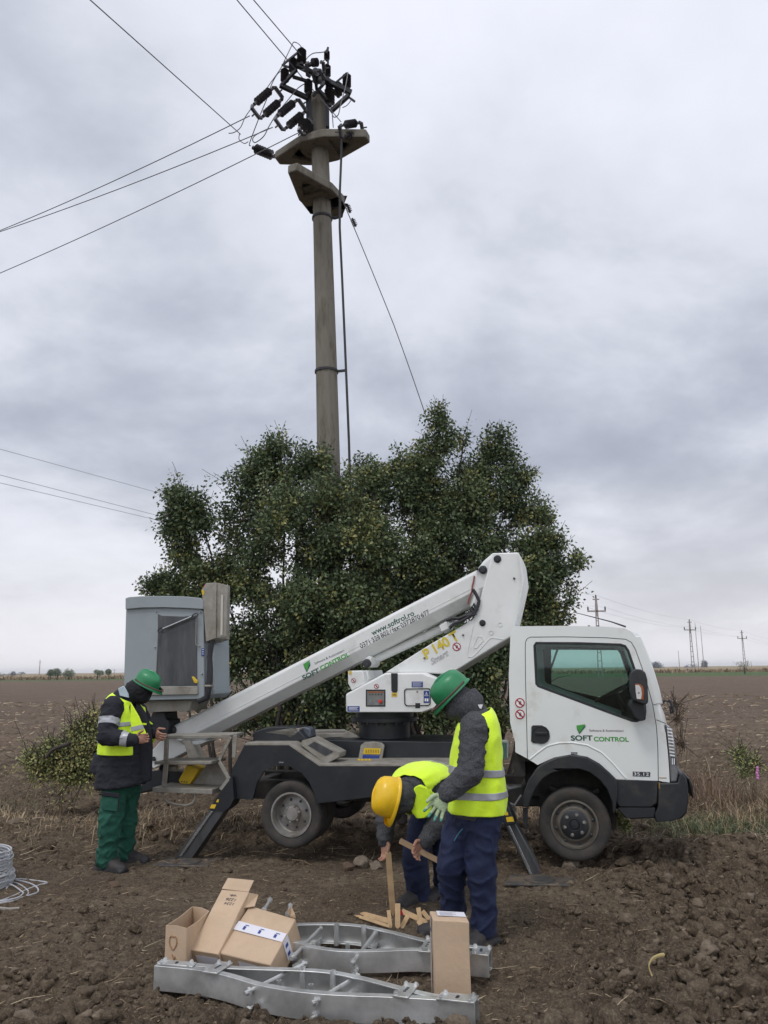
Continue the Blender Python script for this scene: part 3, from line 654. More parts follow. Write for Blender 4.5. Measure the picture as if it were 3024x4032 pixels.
far_tree(3, 1452, 22, 9, 500, 'bluish tree cut by the left edge of the photo')
# ================================================================ AERIAL LIFT TRUCK
ZC = .44
_Pf = atz('S', 2262, 3250, ZC); _Pr = atz('S', 1137, 3212, ZC); _d = _Pf - _Pr
TX = Vector((_d.x, _d.y, 0)).normalized(); TLt = Vector((-TX.y, TX.x, 0)); TO = Vector((_Pf.x, _Pf.y, 0)); WB = _d.length; TW_ = 1.84
ZU = Vector((0, 0, 1))
def tw(x, l, z): return TO + TX * x + TLt * l + ZU * z
def tp(v, x, y, l=0.0):
    r = ray(v, x, y); p = TO + TLt * l; return CAM + r * ((p - CAM).dot(TLt) / r.dot(TLt))
def tl(v, x, y, l=0.0):
    q = tp(v, x, y, l) - TO; return q.dot(TX), q.z
def tps(v, pts, l=0.0): return [tp(v, x, y, l) for x, y in pts]
white = mat('white_paint', (.70, .72, .70), .35, var=.035, vs=2.2, c2=(.47, .45, .39), c2pos=(.54, .80), c2s=3.2, coat=.25)
boomw = mat('boom_white_paint', (.66, .67, .655), .42, var=.05, vs=3, c2=(.42, .41, .37), c2pos=(.55, .85), c2s=3.5)
blackp = mat('black_plastic', (.014, .016, .019), .5, var=.25, vs=5, c2=(.05, .046, .04), c2pos=(.5, .8), c2s=5)
chassis = mat('black_chassis_paint', (.011, .014, .018), .45, var=.3, vs=6, c2=(.040, .038, .034), c2pos=(.52, .8), c2s=4)
under = mat('dirty_underbody', (.022, .021, .020), .85, var=.3, c2=(.05, .042, .034), c2pos=(.45, .7), c2s=9)
alum = mat('dusty_checker_plate', (.30, .285, .25), .6, .35, var=.15, vs=10, c2=(.20, .175, .14), c2pos=(.45, .7), c2s=6, bump=.3, bs=120)
galv = mat('galvanised_steel', (.55, .555, .545), .38, .72, var=.22, vs=7, c2=(.78, .80, .80), c2pos=(.52, .72), c2s=3)
chrome = mat('bare_steel', (.45, .46, .47), .25, .9, var=.1)
rubber = mat('dusty_rubber', (.030, .028, .026), .9, var=.2, vs=9, c2=(.07, .06, .05), c2pos=(.42, .7), c2s=5)
rimf = mat('muddy_rim', (.13, .118, .10), .6, .3, var=.2, vs=12, c2=(.085, .07, .053), c2pos=(.45, .7), c2s=8)
rimm = mat('rim_grey', (.27, .26, .245), .55, .4, var=.15, vs=12, c2=(.16, .14, .11), c2pos=(.45, .7), c2s=8)
bucketm = mat('bucket_grey_blue', (.265, .30, .315), .5, var=.04, vs=3, c2=(.215, .24, .25), c2pos=(.5, .8), c2s=2)
steelp = mat('dull_steel_sheet', (.075, .078, .082), .38, .6, var=.3, vs=3, stretch=(3, 3, .5), c2=(.14, .145, .15), c2pos=(.5, .75), c2s=2)
blue_s = mat('blue_sticker', (.018, .045, .22), .45); yel_s = mat('yellow_sticker', (.62, .42, .02), .5); red_s = mat('red_sticker', (.33, .012, .03), .5); wht_s = mat('white_sticker', (.72, .72, .72), .5)
ink = mat('dark_ink', (.03, .035, .045), .5, var=0); grn_d = mat('dark_green_ink', (.01, .075, .05), .5, var=0); grn_l = mat('bright_green_ink', (.055, .30, .045), .5, var=0); yel_i = mat('yellow_ink', (.60, .46, .03), .5, var=0); teal_i = mat('teal_ink', (.01, .14, .12), .5, var=0); silver_i = mat('silver_ink', (.45, .46, .48), .5, var=0)
orange_m = mat('orange_lens', (.30, .09, .03), .2, var=.1); lens_m = mat('clear_lens', (.30, .31, .33), .12, .5, var=.2, vs=30)
glass = bpy.data.materials.new('tinted_glass'); glass.use_nodes = True
_t = glass.node_tree; _n = _t.nodes; _n.remove(_n['Principled BSDF']); _a = _n.new('ShaderNodeBsdfTransparent'); _a.inputs[0].default_value = (.74, .86, .83, 1)
_g = _n.new('ShaderNodeBsdfGlossy'); _g.inputs['Roughness'].default_value = .03; _x = _n.new('ShaderNodeMixShader'); _f = _n.new('ShaderNodeFresnel'); _f.inputs[0].default_value = 1.45
_x.inputs[0].default_value = .045; _t.links.new(_a.outputs[0], _x.inputs[1]); _t.links.new(_g.outputs[0], _x.inputs[2]); _t.links.new(_x.outputs[0], _n['Material Output'].inputs[0]); MATS['glass'] = glass

truck = thing('aerial_lift_truck', 'white cab-over truck with folded white boom lift, grey bucket and outriggers down', 'truck', tw(0, 0, 0))
def pz(v, pts, l0, l1, name, m, parent=truck, bevel=.006, holes=(), seg=2):
    q = MB().prism(tps(v, pts, l0), TLt * (l1 - l0), holes=[tps(v, h, l0) for h in holes]); return q.build(name, m, parent, bevel=bevel, seg=seg)
def boxl(x0, x1, l0, l1, z0, z1, q=None):
    q = q or MB(); return q.box(tw((x0 + x1) / 2, (l0 + l1) / 2, (z0 + z1) / 2), TX * (x1 - x0) / 2, TLt * (l1 - l0) / 2, ZU * (z1 - z0) / 2)
def textmesh(name, s, v, a, b, l, m, parent, hscale=None, shear=0, word=1.0, thick=.0012, bold=0, outline=None, plane=None):
    """text with its baseline from pixel a to pixel b on the plane l"""
    P0, P1 = (tp(v, *a, l), tp(v, *b, l)) if plane is None else plane
    cu = bpy.data.curves.new(name, 'FONT'); cu.body = s; cu.size = 1; cu.extrude = .0; cu.shear = shear; cu.offset = bold; cu.space_word = word
    if outline: cu.fill_mode = 'NONE'; cu.bevel_depth = outline
    o = bpy.data.objects.new(name, cu); col.objects.link(o); bpy.context.view_layer.update()
    me = bpy.data.meshes.new_from_object(o.evaluated_get(bpy.context.evaluated_depsgraph_get())); bpy.data.objects.remove(o); 
    xs = [w.co.x for w in me.vertices]; wd = max(xs) - min(xs); x0 = min(xs); d = P1 - P0; L = d.length; d = d / L
    upv = d.cross(TLt) * -1; upv = upv if upv.z > 0 else -upv
    if plane is not None: upv = plane_up
    sx = L / wd; sy = sx if hscale is None else sx * hscale
    nrm = -TLt if plane is None else d.cross(plane_up)
    for w in me.vertices: w.co = P0 + d * ((w.co.x - x0) * sx) + upv * (w.co.y * sy) + nrm * (w.co.z * sx)
    me.materials.clear(); me.materials.append(m)
    return link_mesh(name, me, parent)
def sticker(v, pts, l, m, parent, name='sticker'): return pz(v, pts, l, l - .0015, name, m, parent, bevel=0)
def rect(x0, y0, x1, y1): return [(x0, y0), (x1, y0), (x1, y1), (x0, y1)]
def circ(x, y, r, n=20): return [(x + r * math.cos(2 * math.pi * i / n), y + r * math.sin(2 * math.pi * i / n)) for i in range(n)]
def prohib(v, x, y, r, l, parent):
    w = sticker(v, circ(x, y, r), l, wht_s, parent, 'warning_sticker')
    q = MB().prism(tps(v, circ(x, y, r), l - .002), TLt * -.0015, holes=[tps(v, circ(x, y, r * .78), l - .002)])
    k = r * .62; q.prism(tps(v, [(x - k - r * .07, y - k + r * .1), (x - k + r * .1, y - k - r * .07), (x + k + r * .07, y + k - r * .1), (x + k - r * .1, y + k + r * .07)], l - .004), TLt * -.0012)
    q.build('red_ring_mark', red_s, parent)
    h = MB().prism(tps(v, circ(x + r * .05, y + r * .18, r * .24, 10), l - .0022), TLt * -.001)
    for i in range(4): h.prism(tps(v, rect(x - r * .22 + i * r * .14, y - r * .42 + abs(i - 1.5) * r * .08, x - r * .14 + i * r * .14, y + r * .1), l - .0022), TLt * -.001)
    h.build('hand_mark', ink, parent)
# ---- chassis, axles, underbody
q = MB(); boxl(-3.3, .45, .50, .62, .50, .68, q); boxl(-3.3, .45, 1.22, 1.34, .50, .68, q)
for x in (-3.2, -2.0, -1.2, -.5): boxl(x, x + .1, .62, 1.22, .52, .66, q)
q.bar(tw(-WB, .3, .44), tw(-WB, 1.55, .44), .12, .12); q.bar(tw(0, .3, .40), tw(0, 1.55, .40), .1, .1); q.ell(tw(-WB, .92, .44), .17, .17, .17)
boxl(-.35, .42, .45, 1.4, .66, .90, q); q.build('chassis_frame', under, truck, bevel=.01)
pz('C', [(80, 1285), (300, 1290), (960, 1300), (960, 1425), (500, 1420), (140, 1410), (80, 1380)], .52, 1.35, 'deck_beam', chassis, bevel=.01)
q = MB(); boxl(-1.5, -1.05, .36, .7, .42, .64, q); boxl(-.95, -.60, .3, .55, .40, .62, q); q.lathe(tw(-1.55, .25, .52), -ZU, [(0, 0), (.05, 0), (.05, .14), (.035, .17), (0, .17)], 14); q.build('tanks', under, truck, bevel=.02)
q = MB(); pts = [tw(-1.2, .1, .62), tw(-1.0, .08, .55), tw(-.8, .08, .6), tw(-.62, .1, .52)]; q.tube(pts, .016, 8); q.tube([tw(-.75, .12, .8), tw(-.66, .1, .62), tw(-.6, .1, .6), tw(-.55, .12, .5)], .014, 8); q.tube([tw(-.72, .2, .78), tw(-.55, .16, .70), tw(-.45, .2, .72)], .02, 8); q.tube([tw(-.62, .05, .62), tw(-.5, .05, .58), tw(-.44, .08, .66)], .012, 8)
q.build('hoses', mat('grey_hose', (.10, .10, .10), .5), truck, smooth=True)
q = MB().lathe(tw(-.56, .1, .42), ZU, [(0, 0), (.06, 0), (.062, .13), (.05, .15), (0, .15)], 16); q.build('filter_can', rimm, truck, smooth=True)
# ---- deck side skirts and plates
skirt = [(530, 1606), (623, 1606), (690, 1652), (976, 1652), (976, 1708), (830, 1712), (800, 1722), (682, 1736), (678, 1712), (668, 1690), (650, 1668), (625, 1655), (598, 1653), (572, 1664), (556, 1688), (545, 1728), (501, 1724), (502, 1660)]
pz('W', skirt, .0, .03, 'side_skirt', chassis, bevel=0)
q = MB()
def deckstrip(px0, px1, v='W', l0=0.0, l1=.5, th=.02):
    a, b = tl(v, *px0, l0), tl(v, *px1, l0); pr = [(a[0], a[1]), (b[0], b[1]), (b[0], b[1] - th), (a[0], a[1] - th)]
    q.prism([tw(x, l0 - .003, z + .003) for x, z in pr], TLt * (l1 - l0))
deckstrip((529, 1606), (624, 1606)); deckstrip((624, 1606), (690, 1651)); deckstrip((690, 1651), (978, 1651), l1=.6)
q.build('deck_plate', alum, truck, bevel=.002)
q = MB(); sk2 = [tw(*(lambda t: (t[0], TW_ - .03, t[1]))(tl('W', x, y, 0))) for x, y in skirt]; q.prism(sk2, TLt * .03); q.build('side_skirt', chassis, truck)
q = MB(); a, b = tl('W', 529, 1606), tl('W', 624, 1606); q.prism([tw(x, 1.3, z) for x, z in ((a[0], a[1]), (b[0], b[1]), (b[0] + .3, .95), (-1.2, .95), (-1.2, .92), (a[0], a[1] - .03))], TLt * .5); q.build('deck_plate', alum, truck)
# tread details on the deck: folding steps, control lid
st1 = pz('C', [(-20, 1290), (40, 1272), (218, 1365), (212, 1395), (140, 1432), (110, 1425), (-25, 1320)], .12, .34, 'deck_step', alum, bevel=.006)
pz('C', [(60, 1295), (180, 1358), (130, 1385), (20, 1320)], .117, .115, 'step_opening', steelp, bevel=0)
pz('C', [(200, 1268), (268, 1228), (345, 1272), (250, 1275)], .8, 1.0, 'deck_step', alum, bevel=.006)
pz('C', [(30, 1244), (240, 1244), (232, 1268), (50, 1290)], .9, 1.2, 'deck_cover', alum, bevel=.006)
lid = pz('C', [(332, 1404), (348, 1318), (372, 1300), (430, 1296), (478, 1304), (495, 1322), (478, 1420)], .46, .49, 'control_lid', alum, bevel=.004)
sticker('C', [(370, 1335), (474, 1338), (468, 1374), (362, 1372)], .457, yel_s, lid); sticker('C', [(362, 1378), (466, 1381), (462, 1405), (358, 1402)], .457, blue_s, lid)
for i in range(6): sticker('C', rect(378 + i * 15, 1345, 388 + i * 15, 1366), .455, mat('sticker_print', (.35, .22, .02), .5), lid, 'printed_symbol')
q = MB()
for i in range(4): q.lathe(tp('C', 338 + i * 22, 1440, .3), ZU, [(0, 0), (.014, 0), (.018, .05), (0, .055)], 8)
q.build('lever_knobs', yel_s, truck)['kind'] = 'stuff'
pz('W', [(548, 1580), (572, 1572), (640, 1570), (648, 1580), (665, 1600), (545, 1603)], .25, .55, 'winch_cover', chassis, bevel=.012)
pz('B', [(1210, 1135), (1395, 1105), (1460, 1108), (1455, 1130), (1400, 1175), (1350, 1150)], .25, .45, 'winch_plate', alum, bevel=.006)
pz('B', [(1460, 1105), (1500, 1100), (1530, 1112), (1538, 1165), (1480, 1168), (1462, 1150)], .35, .5, 'winch_drum', mat('slate_plastic', (.07, .08, .10), .5), bevel=.012)
# ---- rear ladder and bumper
lad = MB()
def lb(v, a, b, l, w, h, q=lad): q.bar(tp(v, *a, l), tp(v, *b, l), w, h, side=TLt)
lb('B', (578, 1160), (1052, 1150), .16, .34, .03); lb('B', (568, 1322), (932, 1320), .16, .34, .028); lb('B', (556, 1493), (940, 1506), .16, .34, .045)
for l in (0.0, .33):
    lb('B', (592, 1150), (586, 1320), l, .02, .045); lb('B', (590, 1320), (574, 1490), l, .02, .05); lb('B', (1010, 1165), (935, 1318), l, .02, .03); lb('B', (935, 1325), (1000, 1440), l, .02, .035); lb('B', (1040, 1150), (1030, 1300), l, .02, .04); lb('B', (1000, 1440), (945, 1510), l, .02, .04)
ladder = lad.build('boarding_ladder', alum, truck, bevel=.004)
pz('B', [(750, 1482), (850, 1345), (925, 1330), (995, 1440), (940, 1492)], .30, .32, 'ladder_panel', alum, bevel=.002)
MB().tube([tp('B', x, y, .02) for x, y in ((562, 1512), (568, 1560), (600, 1592), (660, 1606), (720, 1612), (760, 1596), (778, 1565), (776, 1530))], .011, 10).build('grab_loop', alum, truck, smooth=True)
MB().tube([tp('B', 550, 1365, .1), tp('B', 660, 1368, .1)], .03, 14).build('tow_tube', alum, truck, smooth=True)
MB().lathe(tp('B', 568, 1366, .06), -TLt, [(0, .02), (.03, .02), (.033, 0), (.033, -.03)], 20).build('tube_cap', blackp, truck)
ch = pz('B', [(668, 1447), (722, 1348), (748, 1352), (800, 1372), (792, 1392), (742, 1472), (680, 1468)], .25, .42, 'wheel_chock', yel_s, bevel=.006)
for x, y in ((690, 1455), (706, 1457), (722, 1459)): sticker('B', circ(x, y, 5, 8), .248, ink, ch, 'chock_hole')
pz('B', [(385, 1540), (385, 1500), (480, 1450), (480, 1388), (560, 1380), (1020, 1420), (1020, 1500), (560, 1500)], .34, .5, 'rear_bumper', chassis, bevel=.01)
pz('B', [(385, 1540), (480, 1480), (480, 1400), (560, 1395), (800, 1400), (800, 1450), (560, 1510)], 1.2, 1.5, 'rear_lamp_box', blackp, bevel=.01)
# ---- turret and boom
c = tw(*(lambda t: (t[0], .92, 0))(tl('C', 497, 1200, .92))); 
q = MB(); z1 = tl('C', 497, 1110, .7)[1]; z0 = tl('C', 497, 1285, .6)[1]
q.lathe(c + ZU * z0, ZU, [(.0, 0), (.26, 0), (.26, z1 - z0 - .1), (.34, z1 - z0 - .1), (.34, z1 - z0 - .06), (.30, z1 - z0 - .06), (.30, z1 - z0), (0, z1 - z0)], 40)
for i in range(20): a = i * math.pi / 10; q.lathe(c + ZU * (z1 - .12) + (TX * math.cos(a) + TLt * math.sin(a)) * .315, ZU, [(0, -.005), (.014, -.005), (.014, .02)], 6)
q.build('turret_column', chassis, truck, smooth=True)
tb = pz('C', [(253, 1000), (500, 868), (740, 866), (802, 896), (843, 906), (843, 1078), (800, 1090), (740, 1113), (255, 1113)], .46, 1.34, 'turret_housing', boomw, bevel=.018, seg=3)
pz('C', [(268, 855), (362, 853), (378, 935), (352, 948), (290, 978), (268, 935)], .50, 1.3, 'boom_rest', boomw, bevel=.01)
pz('C', [(366, 853), (388, 853), (400, 905), (375, 930)], .62, 1.1, 'boom_rest_bracket', boomw, bevel=.006)
L_ = .4585
pan = sticker('C', rect(380, 972, 502, 1078), L_, blackp, tb, 'control_panel_frame'); sticker('C', rect(388, 982, 494, 1070), L_ - .002, mat('panel_grey', (.15, .16, .15), .5), tb, 'control_panel')
q = MB()
for i in range(5): q.lathe(tp('C', 405 + i * 18, 1001, L_ - .003), -TLt, [(0, .006), (.006, .006), (.006, 0)], 8)
q.build('panel_buttons', ink, tb)['kind'] = 'stuff'
for x in (412, 452): sticker('C', rect(x - 12, 1038, x + 12, 1066), L_ - .004, lens_m, tb, 'panel_switch')
MB().lathe(tp('C', 472, 1045, L_ - .003), -TLt, [(0, .03), (.017, .028), (.017, 0)], 12).build('emergency_stop', mat('red_knob', (.55, .03, .02), .4), tb)
sticker('C', rect(394, 984, 488, 992), L_ - .004, orange_m, tb, 'panel_strip')
slot = [(537, 870), (578, 870), (578, 978), (570, 990), (548, 990), (539, 980)]; sticker('C', slot, L_ - .003, blackp, tb, 'slot')
st_ = sticker('C', rect(665, 922, 735, 957), L_, blue_s, tb); 
for i in range(4): sticker('C', rect(671, 928 + i * 7, 729 - (i % 2) * 8, 930 + i * 7), L_ - .002, wht_s, tb, 'sticker_print')
q = MB().prism(tps('C', [(632, 965), (774, 963), (785, 975), (783, 1062), (772, 1073), (632, 1075), (620, 1062), (618, 977)], L_), TLt * -.006, holes=[tps('C', [(636, 970), (770, 968), (779, 978), (777, 1060), (768, 1067), (637, 1070), (626, 1060), (624, 980)], L_)]); q.build('hatch_seal', blackp, tb)
sticker('C', rect(740, 980, 775, 1055), L_, blue_s, tb); q = MB().prism(tps('C', [(757, 986), (770, 1012), (744, 1012)], L_ - .002), TLt * -.001); q.build('warning_triangle', wht_s, tb); sticker('C', [(757, 991), (766, 1009), (748, 1009)], L_ - .0035, blue_s, tb, 'triangle_centre'); sticker('C', rect(756, 995, 759, 1006), L_ - .0055, wht_s, tb, 'exclamation_mark')
q = MB().prism(tps('C', rect(746, 1027, 756, 1045), L_ - .002), TLt * -.001); q.prism(tps('C', rect(759, 1027, 769, 1045), L_ - .002), TLt * -.001); q.build('manual_symbol', wht_s, tb)
sticker('C', rect(688, 1056, 718, 1088), L_, blackp, tb, 'hatch_latch'); sticker('C', rect(540, 992, 575, 1017), L_, yel_s, tb); sticker('C', rect(546, 1002, 569, 1007), L_ - .002, ink, tb, 'sticker_print')
sticker('C', rect(266, 1075, 341, 1108), L_, blue_s, tb)
for i in range(3): sticker('C', rect(274, 1081 + i * 8, 333 - (i % 2) * 9, 1084 + i * 8), L_ - .002, wht_s, tb, 'sticker_print')
prohib('C', 446, 951, 15, L_, tb); prohib('C', 303, 915, 14, .4985, tb); sticker('C', rect(275, 856, 291, 878), .498, yel_s, tb)
sticker('C', circ(700, 985, 6, 10), L_ - .001, rimm, tb, 'hatch_lock')
# lower arm (wedge)
wedge = pz('C', [(1168, 122), (1330, 119), (1352, 175), (1368, 300), (1335, 450), (1290, 640), (1248, 664), (900, 880), (740, 868), (500, 866), (780, 690), (1040, 540), (1066, 505), (1100, 370)], .62, 1.22, 'lower_arm', boomw, bevel=.012)
LW = .6185
q = MB().prism(tps('C', [(1330, 119), (1340, 150), (1368, 298), (1370, 302), (1365, 302), (1290, 640), (1280, 640), (1330, 450), (1352, 300), (1336, 175)], .615), TLt * -.02); q.build('arm_flange', boomw, wedge)
for (x, y, r, m_) in ((1199, 160, 24, oldsteel), (1106, 558, 20, blackp), (1303, 281, 7, blackp), (985, 632, 7, rimm), (744, 776, 7, rimm)):
    p = tp('C', x, y, LW); s = (tp('C', x + r, y, LW) - p).length; MB().lathe(p, -TLt, [(0, .02), (s * .55, .02), (s * .6, .008), (s, .006), (s, -.01)], 20).build('pivot_pin', m_, wedge, smooth=True)
for (x, y, r) in ((1215, 567, 15), (1160, 617, 15)):
    p = tp('C', x, y, LW); s = (tp('C', x + r, y, LW) - p).length; MB().lathe(p, -TLt, [(s * .7, 0), (s * .75, .004), (s * .95, .004), (s, 0)], 20).build('embossed_ring', boomw, wedge, smooth=True)
q = MB()
q.tube([tp('C', x, y, LW) for x, y in ((1080, 640), (1100, 645), (1112, 665), (1070, 712), (1052, 715), (1050, 700), (1070, 655), (1080, 640))], .004, 6)
q.tube([tp('C', x, y, LW) for x, y in ((1240, 660), (1170, 650), (1150, 655), (1060, 755), (1040, 770), (1015, 768), (1012, 740), (1035, 640), (1062, 520))], .004, 6); q.build('embossed_rib', boomw, wedge, smooth=True)
textmesh('model_lettering', 'P 140 T', 'C', (757, 782), (966, 655), LW - .002, yel_i, wedge, bold=.03, hscale=1.05, word=.8)
textmesh('script_lettering', 'Smart', 'C', (790, 818), (900, 752), LW - .002, silver_i, wedge, shear=.4, outline=.022)
prohib('C', 945, 705, 26, LW, wedge)
# upper boom: long box beam with chamfered underside
A0 = tl('B', 588, 1112, .68); A1 = tl('C', 1068, 226, .68); B0 = tl('B', 740, 1200, .68); B1 = tl('C', 1010, 452, .68)
def boomsec(x, z, hgt, l0, l1, q, rings):
    pass
du = Vector((A1[0] - A0[0], A1[1] - A0[1])).normalized(); dn = Vector((du.y, -du.x))  # along, and downwards across
hb = abs((Vector(B1) - Vector(A0)).dot(dn)); Lb = (Vector(A1) - Vector(A0)).length
def bsec(s, h, l0=.68, l1=1.06, up_=0.0):
    o = Vector(A0) + du * s; out = []
    for (n_, l) in ((up_ + .03, l0), (up_, l0 + .03), (up_, l1 - .03), (up_ + .03, l1), (h * .66, l1), (h, l1 - .10), (h, l0 + .10), (h * .66, l0)):
        p = o + dn * n_; out.append(tw(p.x, l, p.y))
    return out
boom = MB().loft([bsec(-.02, .10), bsec(.10, hb * .96), bsec(.5, hb), bsec(Lb * .55, hb), bsec(Lb, hb), bsec(Lb + .10, hb * .75, up_=-.05), bsec(Lb + .22, hb * .5, up_=-.08)]).build('upper_boom', boomw, truck, bevel=.006)
def bp(s, n_, l=.68): p = Vector(A0) + du * s + dn * n_; return tw(p.x, l, p.y)
LBm = .6785
textmesh('web_address', 'www.softrol.ro', 'C', (422, 637), (684, 508), LBm, grn_d, boom, bold=.018)
textmesh('phone_numbers', '0371 328 802 / fax: 0372870 677', 'C', (350, 716), (780, 500), LBm, ink, boom, word=.6, bold=.012, hscale=1.1)
def logo(v, S0, S1, C0, C1, T0, T1, lg, l, parent):
    textmesh('company_name', 'SOFT', v, S0, S1, l, grn_d, parent, bold=.03, hscale=.76); textmesh('company_name', 'CONTROL', v, C0, C1, l, grn_l, parent, bold=.03, hscale=.86)
    textmesh('company_line', 'Software & Automatizari', v, T0, T1, l, ink, parent)
    for k, (m_, pts) in enumerate(((grn_d, lg[2]), (teal_i, lg[1]), (grn_l, lg[0]))): pz(v, pts, l - .0015 * k, l - .0015 * (k + 1), 'logo_triangle', m_, parent, bevel=0)
logo('B', (1484, 792), (1592, 740), (1600, 730), (1787, 634), (1560, 692), (1752, 605), ([(1482, 690), (1525, 662), (1510, 735)], [(1486, 700), (1530, 675), (1508, 738)], [(1490, 712), (1532, 690), (1507, 742)]), LBm, boom)
# boom seams and pins
MB().tube([bp(.35, hb * .52), bp(Lb * .5, hb * .52), bp(Lb - .1, hb * .52)], .0035, 6).build('weld_seam', boomw, boom)
for (v, x, y, r) in (('C', 1070, 219, 10), ('C', 1108, 226, 26), ('C', 385, 808, 26), ('B', 628, 1120, 22)):
    p = tp(v, x, y, .66); s = (tp(v, x + r, y, .66) - p).length; MB().lathe(p, -TLt, [(0, .02), (s * .6, .02), (s, .004), (s, -.03)], 18).build('pivot_pin', oldsteel, boom, smooth=True)
pz('C', [(360, 790), (400, 762), (412, 775), (412, 815), (395, 835), (362, 830)], .67, 1.05, 'cylinder_bracket', boomw, boom)
# hydraulic cylinders and hoses
q = MB(); q.tube([tp('C', 425, 790, .9), tp('C', 880, 580, .9)], .045, 16); q.tube([tp('C', 855, 590, .9), tp('C', 905, 567, .9)], .06, 16); q.build('lift_cylinder', boomw, truck, smooth=True)
MB().tube([tp('C', 900, 570, .9), tp('C', 1040, 500, .9)], .03, 12).build('cylinder_rod', chrome, truck, smooth=True)
q = MB(); q.tube([tp('C', 1108, 245, .72), tp('C', 1050, 460, .72)], .04, 14); q.build('knuckle_cylinder', boomw, truck, smooth=True)
q = MB()
for pts in ([(880, 542), (920, 528), (960, 530), (1000, 512), (1050, 508), (1070, 470), (1085, 420), (1060, 370), (1045, 350)], [(900, 590), (930, 560), (970, 548), (1020, 520), (1052, 490)], [(1075, 480), (1050, 440), (1030, 470), (1062, 510)]):
    q.tube([tp('C', x, y, .60) for x, y in pts], .017, 8)
q.build('hydraulic_hoses', cable_m, truck, smooth=True)
MB().tube([tp('C', x, y, .67) for x, y in ((1055, 265), (1050, 300), (1042, 330), (1040, 360), (1025, 400), (1015, 440))], .008, 6).build('red_tipped_hose', mat('red_hose', (.25, .06, .05), .5), truck)
pz('C', [(835, 575), (880, 548), (912, 560), (905, 590), (850, 612)], .62, .8, 'valve_block', boomw, bevel=.006)
# rear link of the boom
pz('B', [(484, 1262), (590, 1150), (720, 1190), (860, 1190), (600, 1322), (510, 1372), (488, 1360)], .74, 1.0, 'boom_link', boomw, bevel=.01)
pz('B', [(697, 1190), (740, 1190), (800, 1300), (735, 1305)], .6, .64, 'link_plate', alum, bevel=.003); pz('B', [(740, 1215), (800, 1212), (840, 1300), (790, 1300)], .66, .69, 'link_plate', alum, bevel=.003)
p = tp('B', 507, 1307, .73); MB().lathe(p, -TLt, [(0, .02), (.02, .02), (.024, 0)], 14).build('pivot_pin', oldsteel, truck)
p = tp('B', 601, 1112, .66); MB().lathe(p, -TLt, [(0, .02), (.018, .02), (.024, 0)], 14).build('pivot_pin', oldsteel, truck)
# ---- bucket
LB0 = .40
bk = MB(); bl = [(310, 815), (324, 320), (805, 318), (832, 345), (838, 895), (812, 918), (480, 926), (330, 920)]
bucket = pz('B', bl, LB0, LB0 + .62, 'bucket', bucketm, bevel=.03, seg=4)
pz('B', [(321, 258), (345, 250), (430, 244), (560, 243), (700, 246), (810, 256), (828, 275), (830, 330), (700, 322), (560, 318), (430, 320), (321, 330)], LB0 - .03, LB0 + .65, 'bucket_rim', bucketm, bucket, bevel=.015, seg=3)
pz('B', [(535, 360), (560, 372), (700, 378), (790, 368), (790, 828), (520, 828), (535, 500)], LB0 - .002, LB0 - .008, 'bucket_door', steelp, bucket, bevel=.002)
pz('B', [(470, 836), (795, 832), (798, 886), (470, 892)], LB0 - .004, LB0 - .02, 'kick_plate', alum, bucket, bevel=.004)
for x, y in ((600, 868), (740, 866), (524, 347), (516, 578), (812, 350), (806, 572), (822, 752)):
    MB().lathe(tp('B', x, y, LB0 - .004), -TLt, [(0, .012), (.006, .01), (.009, .002), (.009, -.004)], 10).build('bolt', chrome, bucket)
sticker('B', rect(818, 585, 838, 636), LB0 - .003, blue_s, bucket)
for i in range(3): sticker('B', rect(822, 592 + i * 14, 834, 596 + i * 14), LB0 - .006, wht_s, bucket, 'sticker_print')
MB().tube([tp('B', 568, 458, LB0 - .05), tp('B', 756, 378, LB0 - .05)], .012, 12).build('door_strut', chrome, bucket, smooth=True)
q = MB()
for (x0, y0, x1, y1) in ((533, 474, 572, 456), (756, 380, 797, 362)):
    a, b = tp('B', x0, y0, LB0 - .05), tp('B', x1, y1, LB0 - .05); d = b - a; s = d.cross(TLt).normalized() * .018
    q.tube([a, a + d * .25 + s, a + d * .75 + s, b, a + d * .75 - s, a + d * .25 - s, a], .006, 6)
q.build('strut_loops', blackp, bucket)['kind'] = 'stuff'
q = MB().tube([tp('B', x, y, LB0 - .03) for x, y in ((790, 362), (784, 380), (782, 560), (800, 572))], .005, 6); q.build('door_bar', alum, bucket)
pz('B', [(752, 770), (765, 770), (790, 795), (790, 815), (770, 812)], LB0 - .03, LB0 - .01, 'foot_switch', yel_s, bucket)
cb = MB(); f = [(818, 202), (836, 180), (846, 160), (915, 155), (912, 520), (846, 545), (828, 300)]
cbox = pz('B', f, LB0 - .02, LB0 + .32, 'control_box', alum, bucket, bevel=.006)
pz('B', [(915, 156), (988, 176), (980, 508), (912, 520)], LB0 + .0, LB0 + .03, 'box_side', alum, bucket, bevel=.003)
pz('B', [(948, 235), (961, 237), (957, 498), (944, 500)], LB0 - .003, LB0 - .01, 'label_strip', mat('cream_strip', (.5, .47, .40), .6), bucket, bevel=0)
MB().lathe(tp('B', 845, 186, LB0 + .1), ZU, [(0, 0), (.016, 0), (.02, .02), (0, .026)], 12).build('emergency_stop', MATS['red_knob'], bucket)
sticker('B', [(818, 204), (836, 204), (836, 235), (824, 238)], LB0 - .022, yel_s, bucket)
MB().tube([tp('B', x, y, LB0 + .02) for x, y in ((890, 528), (880, 580), (872, 640), (875, 720), (872, 800), (862, 860), (858, 905), (800, 930))], [.03, .028, .026, .03, .032, .034, .032, .03], 12).build('control_cable', cable_m, bucket, smooth=True)
